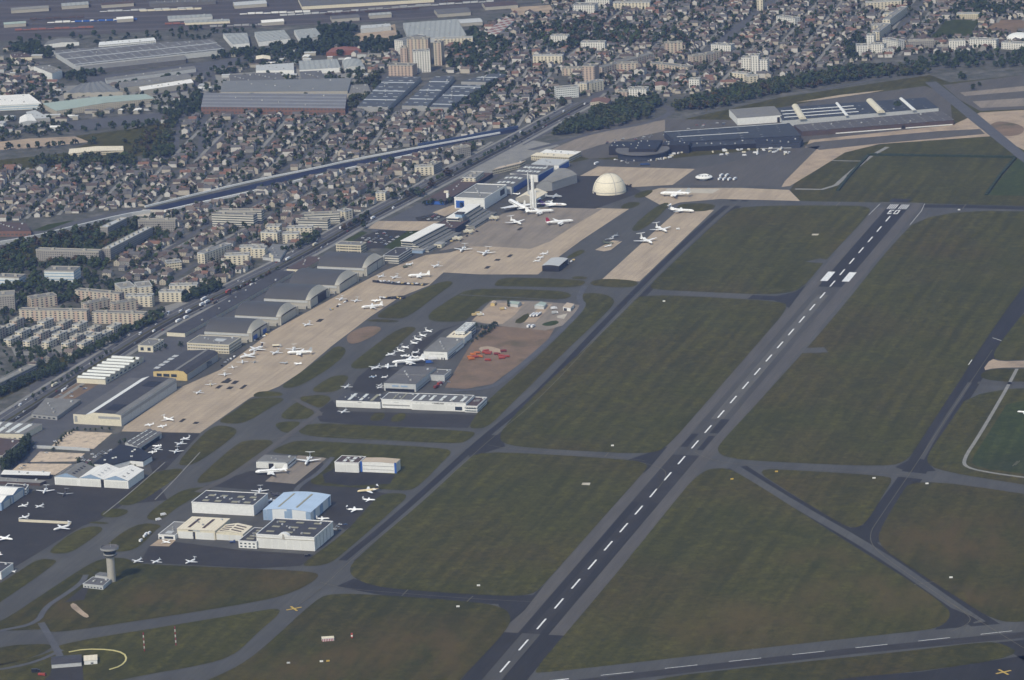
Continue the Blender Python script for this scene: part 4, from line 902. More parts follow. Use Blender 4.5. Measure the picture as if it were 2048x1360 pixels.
qb('hangar', 'white hangar with brown roof and four pale rooflights', 'hangar', [(671, 924), (716, 927), (731, 914), (683, 911)], 11, 'white', 'brownroof', hd=17, parapet=.5, pmat='white', sky=grid(2, 2, .14, .26, 'skylight', .2, .8, .1, .9), feats=[(0, .03, .48, 0, 9, 'whitedoor', 'hangar_door'), (0, .5, .97, 0, 9, 'whitedoor', 'hangar_door')])
qb('hangar', 'white hangar with tan roof and strong blue corner columns', 'hangar', [(719, 923), (782, 927), (807, 920), (737, 914)], 11.5, 'white', 'tanroof', hd=17, prof=prof_gables(1, .8), feats=[(0, -.03, .03, 0, 12.2, 'blue', 'column'), (0, .96, 1.02, 0, 12.2, 'blue', 'column'), (0, .05, .94, 3.4, 3.8, 'grey', 'ledge'), (0, .05, .94, 7.4, 7.8, 'grey', 'ledge')]+[(1, .12+.2*k, .18+.2*k, 1, 10, 'lightgrey', 'downpipe') for k in range(4)])
# --- middle cluster
qb('hangar', 'long white hangar with black roof and three rooflight strips, left of its row', 'hangar', [(672, 801), (762, 803), (776, 789), (688, 786)], 8, 'white', 'darkroof', hd=17, sky=[(.24, .31, .1, .95, 'skylight'), (.5, .57, .1, .95, 'skylight'), (.75, .82, .1, .95, 'skylight_dim')]+[(a, a+.02, .4, .47, 'skylight') for a in (.12, .42, .65, .92)], feats=[(0, .01, .39, 0, 5.4, 'whitedoor', 'hangar_door'), (0, .4, .98, 0, 5.4, 'whitedoor', 'hangar_door'), (0, .49, .58, 6.1, 6.8, 'grey', 'sign')])
qb('hangar', 'taller middle hangar of the white row with two dim rooflight strips', 'hangar', [(762, 799), (823, 801), (838, 788), (779, 785)], 10, 'white', 'greyroof', hd=17, parapet=.6, pmat='white', sky=[(.34, .38, .1, .9, 'skylight_dim'), (.6, .64, .1, .9, 'skylight_dim')], feats=[(0, .03, .93, 3, 4.4, 'grey', 'window'), (0, .42, .58, 7, 7.6, 'lightgrey', 'sign')])
emb = qb('hangar', 'white hangar with five white rooflights and dark lettering on its front', 'hangar', [(823, 802), (931, 807), (947, 792), (841, 786)], 10, 'white', 'greyroof', hd=17, parapet=.5, pmat='white', sky=[(.1+.19*k, .16+.19*k, .2, .8, 'skylight') for k in range(5)],
   feats=[(0, .01, .48, 0, 7, 'whitedoor', 'hangar_door'), (0, .49, .64, 0, 7, 'whitedoor', 'hangar_door'), (0, .65, .78, 0, 7, 'whitedoor', 'hangar_door'), (0, .8, .93, 1.4, 5.6, 'glass', 'window')]+[(0, .09+.08*k, .1+.08*k, 7.8, 8.6, 'grey', 'lamp') for k in (0, 1, 2, 7, 8, 9)])
def emb_sign():
    P = [c for c in emb.children if c.name.startswith('roof')][0].data; y0 = min(v.co.y for v in P.vertices); x0 = min(v.co.x for v in P.vertices); x1 = max(v.co.x for v in P.vertices)
    txt('< EMBRAER', 2.6, 'darkroof', emb, (x0+(x1-x0)*.49, y0+.1, 8.4), (math.pi/2, 0, 0))
emb_sign()
qb('annexe', 'small brown roofed annexe with white walls at the right end of the white row', 'annexe', [(931, 812), (954, 814), (972, 797), (949, 793)], 7, 'office_white', 'brownroof', hd=17, parapet=.8, pmat='white', sky=[(.35, .7, .55, .75, 'midroof', 'roof_cabin')], feats=[(0, .1, .9, 1.2, 2.2, 'glass', 'window'), (0, .1, .9, 4.2, 5.2, 'glass', 'window')])
cg = qb('hangar', 'pale hangar with grey roof and faint lettering above its front', 'hangar', [(767, 766), (831, 768), (872, 735), (810, 731)], 9.5, 'lightgrey', 'greyroof', hd=18, feats=[(0, .05, .95, 0, 3.2, 'dark', 'undercroft'), (1, .05, .95, 2, 3.4, 'grey', 'window')], sky=[(0, 1, .5, .52, 'midroof', 'roof_ridge')])
def cg_sign():
    P = [c for c in cg.children if c.name.startswith('roof')][0].data; y0 = min(v.co.y for v in P.vertices); x0 = min(v.co.x for v in P.vertices); x1 = max(v.co.x for v in P.vertices)
    for a, b in ((.26, .46), (.54, .74)): f = MB(); f.box(x0+(x1-x0)*a, y0+.05, 5.5, x0+(x1-x0)*b, y0+.22, 7.3); f.build('sign', M['bluewall'], cg)
cg_sign()
qb('annexe', 'flat roofed grey annexe on the right of the pale lettered hangar', 'annexe', [(857, 750), (890, 752), (900, 741), (872, 738)], 6.5, 'lightgrey', 'greyroof', hd=18, parapet=.7, pmat='lightgrey', feats=windows(1, 5, 1, 6, hgt=1.6))
qb('hangar', 'off-white hangar with pale grey flat roof behind the row of small jets', 'hangar', [(844, 702), (889, 704.5), (931, 678), (886, 674)], 9.5, 'white', 'midroof', hd=18, feats=[(0, .25, .85, 6.4, 6.8, 'grey', 'sign'), (0, .74, .79, 0, 2.4, 'dark', 'door'), (0, .84, .89, 0, 2.4, 'dark', 'door'), (1, .05, .95, 3.4, 4.6, 'grey', 'window'), (1, .05, .5, .8, 2.2, 'glass', 'window')])
qb('office_building', 'low cream roofed block between the off-white hangar and the white office', 'office', [(892, 674), (926, 676), (944, 664), (911, 661)], 8, 'white', 'creamroof', hd=18, sky=grid(4, 1, .06, .2, 'brownroof', nm='roof_vent'))
qb('office_building', 'three storey white office with violet shaded window bands', 'office', [(907, 662), (923, 664), (954, 647), (938, 644)], 12, 'office_white', 'lightgrey', hd=18, parapet=.5, pmat='white', feats=windows(1, 9, 3, 12, w=.6, z0=1.3, st=3.6, hgt=1.8), sky=grid(2, 4, .2, .08, 'skylight', nm='roof_vent'))
qb('shed', 'grey green barn in the fenced compound beside a dark conifer', 'shed', [(1018, 607), (1036, 609), (1043, 604), (1024, 602)], 4, 'lightgrey', 'greenroof', prof=prof_gables(1, 1.5), axis='x')
qb('shed', 'teal roofed shed with white rooflights in the fenced compound', 'shed', [(1069, 611), (1088, 613), (1093, 606), (1082, 603)], 4, 'lightgrey', 'greenroof', sky=grid(5, 1, .1, .2, 'white', v0=0, v1=.3))
qb('bungalow', 'tan roofed bungalow with a black garage door in the compound corner', 'bungalow', [(1126, 614), (1141, 616), (1148, 608), (1134, 605)], 4.5, 'white', 'tanroof', feats=[(0, .1, .5, 0, 3.4, 'dark', 'garage_door'), (1, .2, .5, 1, 2.4, 'glass', 'window')])
qb('shed', 'small yellow shed at the far corner of the fenced compound', 'shed', [(981, 607), (989, 607), (992, 603), (985, 602)], 3.5, 'yellowwall', 'tanroof', prof=prof_gables(1, 1))
qb('hangar', 'grey barrel roofed small hangar at the edge of the tan apron with dark mouth', 'hangar', [(1086, 530), (1117, 534), (1133, 518), (1104, 515)], 7.5, 'apron_dark', 'lightgrey', hd=18, prof=prof_arc(1.2, 8), feats=[(0, .05, .95, 0, 6.5, 'dark', 'doorway')])

# --- museum, old terminal
def terminal(label, near, far, wid, H, name='terminal_wing'):
    a, b = np.array(G(near, H)), np.array(G(far, H)); d = b-a; ln = np.linalg.norm(d); d /= ln; r = np.array([d[1], -d[0]])
    P = [a, a+r*(wid+24), a+r*(wid+24)+d*ln, a+d*ln]; occupy(P, 4)
    root = tag(empty(name, a[0], a[1], 0, math.atan2(r[1], r[0])), label, 'terminal')
    pf = [(0, 0), (0, H), (wid, H), (wid, H-3.2), (wid+4.5, H-3.2), (wid+4.5, H-6), (wid+9, H-6), (wid+9, H-8.5), (wid+15, H-8.5), (wid+15, 3.2), (wid+24, 3.2), (wid+24, 0)]
    w = MB(); w.poly([(x, 0, z) for x, z in reversed(pf)]); w.poly([(x, ln, z) for x, z in pf])
    for (x0, z0), (x1, z1) in zip(pf, pf[1:]):
        if x0 == x1: w.poly([(x0, 0, z0), (x0, 0, z1), (x0, ln, z1), (x0, ln, z0)] if z1 < z0 else [(x0, ln, z0), (x0, ln, z1), (x0, 0, z1), (x0, 0, z0)])
    w.build('wall', M['office'], root)
    r_ = MB(); r_.box(-.5, -.6, H+.02, wid+.3, ln+.6, H+.7); r_.build('roof', M['whiteroof'], root)
    for k, (x0, x1, z) in enumerate(((wid+.05, wid+4.6, H-3.15), (wid+4.55, wid+9.1, H-5.95), (wid+9.05, wid+15.1, H-8.45), (wid+15.05, wid+24.2, 3.25))):
        t = MB(); t.box(x0, -.2, z, x1, ln+.2, z+.25); t.build('terrace', M['terr'], root)
    for k in range(3):
        z = H-2.6-k*3.3
        f = MB(); f.box(1.5, -.2, z, wid-.5, -.02, z+1.4); f.build('window', M['glass'], root)
    return root
terminal('white roofed nearer wing of the stepped old terminal', (802, 482), (868, 448), 17, 13)
terminal('white roofed farther wing of the stepped old terminal beside the blue poster hall', (893, 436), (938, 408.5), 17, 13)
qb('terminal_link', 'dark flat centre block joining the two white roofed terminal wings', 'terminal', [(870, 455), (915, 458), (932, 440), (890, 436)], 8, 'office_dark', 'brownroof', hd=21, parapet=.5)
ctl = empty('old_control_tower', *G((921, 452)), 0, -math.radians(21)); tag(ctl, 'small old control room with blue glass on the terminal roof', 'control tower'); occupy([G((905, 455)), G((935, 455)), G((935, 445)), G((905, 445))])
m = MB(); m.box(-7, -7, 0, 7, 7, 13); m.build('base', M['terr'], ctl); m = MB(); m.box(-5, -5, 13, 5, 5, 18); m.build('cab', M['bluewall'], ctl); m = MB(); m.box(-6, -6, 18, 6, 6, 18.8); m.build('roof', M['darkroof'], ctl)
qb('hall', 'white museum hall with slatted roof and a blue poster on its end', 'hall', [(904, 395), (967, 399), (1013, 371), (960, 368)], 15, 'white', 'museumroof', hd=21, parapet=1.2, pmat='white', sky=[(.02, .98, .40, .42, 'white', 'roof_ridge')], feats=[(0, .05, .32, 1, 11.5, 'blue', 'poster'), (0, .17, .3, 2, 9, 'bluewall', 'poster'), (1, .7, .9, 5, 13, 'darkroof', 'screen')])
qb('hall', 'grey museum hall with rows of white rooflights and blue side wall', 'hall', [(988, 371), (1028, 375), (1050, 352), (1012, 348)], 11, 'lightgrey', 'greyroof', hd=21, sky=grid(4, 2, .14, .12, 'skylight'), feats=[(1, .1, .92, .2, 8.5, 'blue', 'side_panel')], prof=prof_gables(1, 1.5))
qb('hall', 'second grey museum hall with blue side wall and white end', 'hall', [(1020, 347), (1078, 349.5), (1106, 331), (1052, 329)], 11, 'white', 'greyroof', hd=24, sky=grid(6, 2, .1, .14, 'skylight'), feats=[(1, .05, .95, .2, 9, 'blue', 'side_panel'), (0, .0, .7, 0, 9, 'grey', 'side_panel')])
qb('hall', 'third museum hall with pale roof behind the blue sided ones', 'hall', [(1062, 329), (1118, 330), (1138, 320), (1084, 316)], 10, 'white', 'lightgrey', hd=24, feats=[(1, .05, .95, .2, 8, 'blue', 'side_panel')])
qb('hall', 'long bow roofed grey hall between the rockets and the dome', 'hall', [(1072, 371), (1104, 368), (1154, 352), (1116, 337)], 10, 'grey', 'pavement', prof=[(k/10, 5*math.sin(math.pi*k/10*.9)+.6*k/10) for k in range(11)])
qb('tent', 'cream gabled marquee standing right behind the two rockets', 'tent', [(1031, 397), (1072, 398), (1095, 385), (1054, 383)], 6, 'stone', 'creamroof', prof=prof_gables(1, 5.5))
qb('hall', 'brown grey flat museum hall with blue glass end near the road', 'hall', [(847, 400), (886, 402), (986, 348), (951, 343)], 6, 'office_dark', 'brownroof', hd=22, feats=[(0, .05, .95, .5, 5, 'blue', 'window')])
pyl = empty('entrance_pylon', *G((896, 405)), 0, -math.radians(21)); tag(pyl, 'tall white T shaped pylon before the museum hall', 'pylon')
m = MB(); m.box(-1.6, -1.2, 0, 1.6, 1.2, 17); m.build('shaft', M['white'], pyl); m = MB(); m.box(-5, -1.4, 14.2, 1.7, 1.4, 16.9); m.build('cap', M['cream'], pyl)
qb('office_building', 'banded grey office block beside the farthest vaulted hangar', 'office', [(768, 511), (797, 513), (821, 497), (792, 494)], 10, 'office', 'darkroof', hd=21, parapet=.5, pmat='lightgrey')
qb('office_building', 'cream three storey building with square windows behind the farthest vaulted hangar', 'office', [(674, 488), (722, 492), (730, 485), (682, 482)], 11, 'office_cream', 'midroof', hd=21, parapet=.4, pmat='cream', feats=windows(0, 8, 3, 11, w=.5, z0=1.2, st=3.4))
qb('shed', 'long dark roofed shed beside the main road behind the vaulted hangars', 'shed', [(330, 663), (362, 667), (594, 544), (562, 540)], 5, 'cream', 'darkroof', hd=22.5, feats=windows(1, 30, 1, 5, mt='lightgrey', z0=1))
qb('shed', 'brown roofed shed continuing the long dark shed beside the road', 'shed', [(573, 537), (604, 540), (649, 515), (621, 512)], 5.5, 'cream', 'brownroof', hd=22.5)
qb('booth', 'small cream kiosk with grey roof beside the old terminal apron', 'kiosk', [(868, 488), (883, 489), (889, 484), (875, 483)], 5, 'cream', 'grey', hd=20, feats=[(0, .1, .4, 1, 2.4, 'glass', 'window'), (0, .55, .85, 1, 2.4, 'glass', 'window')])
qb('pavilion', 'low grey pavilion under the near end of the old terminal', 'pavilion', [(826, 500), (846, 502), (854, 494), (835, 492)], 4, 'bluewall', 'grey', hd=20)
for i, q in enumerate([(1062, 306, 1138, 310, 'cream walled long museum workshop beside the road'), (985, 335, 1040, 322, 'tan roofed workshop beside the highway bend'), (1080, 300, 1150, 304, 'white terraced block beside the black terminal')]):
    qb('workshop', q[4], 'workshop', [(q[0], q[1]+5), (q[2], q[3]+5), (q[2]+12, q[3]-1), (q[0]+12, q[1]-1)], 7, 'office_cream', ('creamroof', 'tanroof', 'whiteroof')[i])

# dome
g = G((1219, 384)); occupy([(g[0]-28, g[1]-28), (g[0]+28, g[1]-28), (g[0]+28, g[1]+28), (g[0]-28, g[1]+28)])
dm = tag(empty('radar_dome', g[0], g[1]), 'huge cream inflated dome with dark seam lines', 'dome')
m = MB(); R_ = 24.0; m.lathe([(R_*math.cos(t)**.96, 27*math.sin(t)) for t in np.linspace(0, math.pi/2-1e-9, 17)][:-1]+[(0, 27)], 48); m.build('shell', M['domeskin'], dm)
for k in range(4):
    s = MB(); a = math.radians(20+90*k); 
    P = [(R_*1.004*math.cos(t)*math.cos(a), R_*1.004*math.cos(t)*math.sin(a), 27.1*math.sin(t)) for t in np.linspace(0, math.pi/2-.01, 13)]
    for p, q in zip(P, P[1:]): s.tube(p, q, .42, n=5)
    s.build('seam', M['grey'], dm)
for zf in (.12, .62):
    s = MB(); t = math.asin(zf); 
    P = [(R_*1.004*math.cos(t)*math.cos(b), R_*1.004*math.cos(t)*math.sin(b), 27*zf) for b in np.linspace(0, 2*math.pi, 41)]
    for p, q in zip(P, P[1:]): s.tube(p, q, .38, n=5)
    s.build('seam', M['grey'], dm)
for x in (1191, 1229):
    q = G((x, 389)); b = MB(); b.box(q[0]-g[0]-2.5, q[1]-g[1]-2, 0, q[0]-g[0]+2.5, q[1]-g[1]+2, 3); b.build('airlock', M['darkroof'], dm)
# rockets
def rocket(label, px, H, r, big):
    g = G(px); root = tag(empty('rocket', g[0], g[1]), label, 'rocket'); occupy([(g[0]-8, g[1]-8), (g[0]+8, g[1]-8), (g[0]+8, g[1]+8), (g[0]-8, g[1]+8)])
    b = MB(); b.lathe([(r, 2), (r, H*.63), (r*1.0, H*.66), (r, H*.83), (r*.86, H*.9), (r*.5, H*.965), (0, H)] if big else [(r, 2), (r, H*.45), (r*.8, H*.5), (r*.8, H*.7), (r*1.05, H*.74), (r*1.05, H*.86), (r*.55, H*.94), (0, H)], 20)
    b.build('body', M['white' if big else 'lightgrey'], root)
    if big:
        for s in (-1, 1):
            m = MB(); m.lathe([(1.15, 1.5), (1.15, H*.5), (.8, H*.54), (0, H*.57)], 14, cx=s*(r+1.1)); m.build('booster', M['white'], root)
    else:
        for s in range(4):
            m = MB(); a = s*math.pi/2; m.prism([(math.cos(a)*r, math.sin(a)*r-.15), (math.cos(a)*r*2.1, math.sin(a)*r*2.1-.15), (math.cos(a)*r*2.1, math.sin(a)*r*2.1+.15), (math.cos(a)*r, math.sin(a)*r+.15)], 2, 6); m.build('fin', M['white'], root)
    m = MB(); m.box(-r*2.2, -r*2.2, 0, r*2.2, r*2.2, 1.9); m.build('plinth', M['stone'], root)
rocket('tall white rocket with two side boosters beside the cream marquee', (1067, 418), 49, 2.3, True)
rocket('slimmer grey white rocket standing just left of the boosted rocket', (1058, 404), 44, 1.35, False)
# flying-saucer pavilion
g = G((1408, 359)); sc = tag(empty('saucer_pavilion', g[0], g[1]), 'round white saucer shaped pavilion with ring of dark roof openings', 'pavilion')
m = MB(); m.lathe([(6, 0), (6, 2.2), (12.3, 3.4), (12.3, 4.2), (9, 6.4), (6.5, 7.0), (6.2, 6.2), (0, 6.0)], 32); m.build('shell', M['white'], sc)
for k in range(10):
    a = k*math.pi/5; m = MB(); m.box(-1, -.9, 0, 1, .9, .5); o = m.build('roof_opening', M['dark'], sc, (7.9*math.cos(a), 7.9*math.sin(a), 6.5), a)

# --- exhibition halls at the upper right
g = G((1285, 298), 11); bt = tag(empty('round_terminal', g[0], g[1], 0, math.radians(-12)), 'black round fronted terminal with stepped dark roof blocks', 'terminal')
occupy([(g[0]-70, g[1]-50), (g[0]+70, g[1]-50), (g[0]+70, g[1]+70), (g[0]-70, g[1]+70)])
m = MB(); m.lathe([(37, 0), (37, 9.5)], 40); m.build('wall', M['office_dark'], bt); m = MB(); m.lathe([(40, 9.5), (40, 11), (0, 11.4)], 40); m.build('roof', M['greyroof'], bt)
for nm, q, z in (('roof_block', (-17, -22, 24, 40), 16), ('roof_block', (-52, 8, -18, 44), 13), ('roof_block', (26, 20, 66, 48), 13)):
    m = MB(); m.box(q[0], q[1], 0 if q[0] != -17 else 11, q[2], q[3], z); rb = m.build(nm, M['blackroof'], bt)
    for k in range(6):
        v = MB(); x, y = RNG.uniform(q[0]+3, q[2]-3), RNG.uniform(q[1]+3, q[3]-3); v.box(x-.7, y-.7, z, x+.7, y+.7, z+.8); v.build('roof_vent', M['skylight'], rb)
HL = 81-90
qb('hall', 'long dark exhibition hall joined to the round black terminal', 'hall', [(1352, 284), (1602, 271), (1578, 246), (1328, 264)], 9, 'office_dark', 'blackhall', prof=prof_gables(1, .5), axis='x', sky=[(0, .98, .97, 1.0, 'lightgrey', 'roof_edge'), (.05, .62, .42, .46, 'lightgrey', 'roof_edge')])
qb('hall', 'low black front strip of the dark exhibition hall behind the parked vans', 'hall', [(1362, 295), (1512, 287), (1508, 280), (1358, 286)], 7, 'dark', 'blackhall')
qb('hall', 'black corner block of the exhibition halls with dark glass', 'hall', [(1512, 288), (1600, 286), (1606, 277), (1514, 278)], 7.5, 'office_dark', 'blackroof', feats=[(0, .1, .8, .1, 1, 'lightgrey', 'plinth')])
qb('hall', 'long brown walled exhibition hall with a white plinth strip', 'hall', [(1604, 263), (1908, 240), (1884, 222), (1588, 250)], 7.5, 'brownroof', 'brownhall', feats=[(0, .22, .65, .1, 1.6, 'white', 'plinth'), (0, .68, .99, .1, 1.6, 'white', 'plinth'), (0, .655, .675, 0, 5, 'dark', 'doorway')])
b3 = qb('hall', 'upper exhibition hall with white barrel vaults crossing its roof', 'hall', [(1565, 241), (1877, 216), (1850, 195), (1552, 216)], 9.5, 'lightgrey', 'blackhall', sky=[(0.02, .5, .2+.25*k, .24+.25*k, 'white', 'roof_strip') for k in range(3)])
def vaults():
    P = [c for c in b3.children if c.name.startswith('roof')][0].data; vs = [v.co.copy() for v in P.vertices[:4]]
    def at(u, v): a = vs[0].lerp(vs[1], u); b = vs[3].lerp(vs[2], u); return a.lerp(b, v)
    for u, w, mt in ((.13, .022, 'cream'), (.41, .01, 'white'), (.63, .024, 'cream'), (.84, .012, 'white')):
        m = MB(); loops = []
        for v in np.linspace(-.03, 1.03, 5):
            c, e = at(u, v), at(u+w, v); d = (e-c); rr = d.length
            loops.append([(c.x+d.x*math.cos(t), c.y+d.y*math.cos(t), 9.5+.2+rr*.75*math.sin(t)) for t in np.linspace(0, math.pi, 9)]+[(c.x-d.x, c.y-d.y, 9.5), (c.x+d.x, c.y+d.y, 9.5)])
        m.ring(loops, smooth=False); m.build('barrel_vault', M[mt], b3)
vaults()
qb('hall', 'white walled exhibition hall with plain grey roof at the left end', 'hall', [(1475, 236.5), (1563, 230), (1548, 212), (1458, 219)], 11, 'white', 'midroof', prof=prof_gables(1, .8), axis='x', feats=[(0, .9, .96, 0, 8, 'dark', 'doorway')])

# --- new control tower
g = G((224, 1163)); tw = tag(empty('control_tower', g[0], g[1]), 'round concrete control tower with flared dark glazed top', 'control tower')
m = MB(); m.lathe([(4.1, 0), (4.1, 26)], 28); m.build('shaft', M['stone'], tw)
m = MB(); m.lathe([(4.1, 26), (6.6, 27.8), (6.6, 29.6), (0, 29.7)], 32); m.build('gallery', M['grey'], tw)
m = MB(); m.lathe([(5.7, 29.7), (6.9, 33.4)], 32); m.build('cab_glass', M['glass'], tw)
m = MB(); m.lathe([(6.9, 33.4), (9.3, 34.4), (9.3, 36.3), (8.4, 36.6), (8.2, 35.6), (0, 35.6)], 36, mats=[0, 0, 1, 1, 1]); m.build('roof', [M['grey'], M['greyroof']], tw)
m = MB(); m.lathe([(6.75, 27.9), (6.8, 28.6)], 32); m.build('window_band', M['dark'], tw)
m = MB(); m.tube((1, 0, 35.8), (1, 0, 41), .15); m.build('aerial', M['metal'], tw)
qb('annexe', 'low grey flat building at the foot of the control tower', 'office', [(166, 1168), (206, 1172.5), (221, 1159), (186, 1154)], 4, 'lightgrey', 'greyroof', parapet=.5, pmat='lightgrey', feats=windows(0, 6, 1, 4, hgt=1.2), sky=grid(2, 1, .06, .12, 'skylight', nm='roof_vent'))
qb('canopy', 'slatted car shelter behind the control tower annexe', 'shelter', [(190, 1150), (216, 1153), (222, 1147), (200, 1144)], 2.6, 'lightgrey', 'terr')
qb('house', 'dark roofed gable house in the lower left corner of the airfield', 'house', [(104, 1330), (165, 1324), (160, 1308), (102, 1315)], 4, 'lightgrey', 'darkroof', prof=prof_gables(1, 2.4), axis='x', hd=-6)
qb('cabin', 'white flat roofed cabin next to the dark roofed gable house', 'cabin', [(168, 1322), (196, 1320), (192, 1309), (168, 1312)], 4, 'white', 'creamroof', hd=-6, feats=[(0, .5, .7, .8, 2, 'glass', 'window')])
qb('hut', 'red and white striped equipment hut on the grass', 'hut', [(644, 1277.5), (668, 1275.5), (667, 1272), (643, 1273.5)], 3.2, 'white', 'creamroof', feats=[(0, .02+.14*k, .09+.14*k, 0, 2.7, 'crimson', 'stripe') for k in range(7)], over=.2)
# ------------------------------------------------------------ town: housing blocks (front foot left, front foot right, depth m, height m)
def block(label, A, B, D, H, wall, roof='midroof', parapet=.8, group=None, bits=2, name='apartment_block', cat='apartment block', back=None):
    a, b = np.array(G(A)), np.array(G(B)); d = b-a; L = np.linalg.norm(d); d /= L; n = np.array([-d[1], d[0]])
    P = [a, b, b+n*D, a+n*D]; occupy(P, 6); o = (a+b)/2+n*D/2
    root = tag(empty(name, o[0], o[1], 0, math.atan2(d[1], d[0])), label, cat, group)
    w = MB(); w.prism([(-L/2, -D/2), (L/2, -D/2), (L/2, D/2), (-L/2, D/2)], 0, H, 0, False, False); w.build('wall', M[wall], root)
    r = MB(); r.box(-L/2+.4, -D/2+.4, H-.9, L/2-.4, D/2-.4, H-.15); rf = r.build('roof', M[roof], root)
    if parapet:
        p = MB()
        for (x0, y0, x1, y1) in ((-L/2-.1, -D/2-.1, L/2+.1, -D/2+.4), (-L/2-.1, D/2-.4, L/2+.1, D/2+.1), (-L/2-.1, -D/2+.4, -L/2+.4, D/2-.4), (L/2-.4, -D/2+.4, L/2+.1, D/2-.4)): p.box(x0, y0, H-.5, x1, y1, H+parapet, 0)
        p.build('parapet', M['lightgrey' if 'white' in wall or 'cream' in wall else 'stone'], root)
    for k in range(max(1, min(bits, int(L/12)))):
        x = -L/2+L*(k+.5)/max(1, min(bits, int(L/12))); c = MB(); c.box(x-2, -1.8, H-.15, x+2, 1.8, H+2.2); c.build('roof_cabin', M['stone'], rf)
    return root
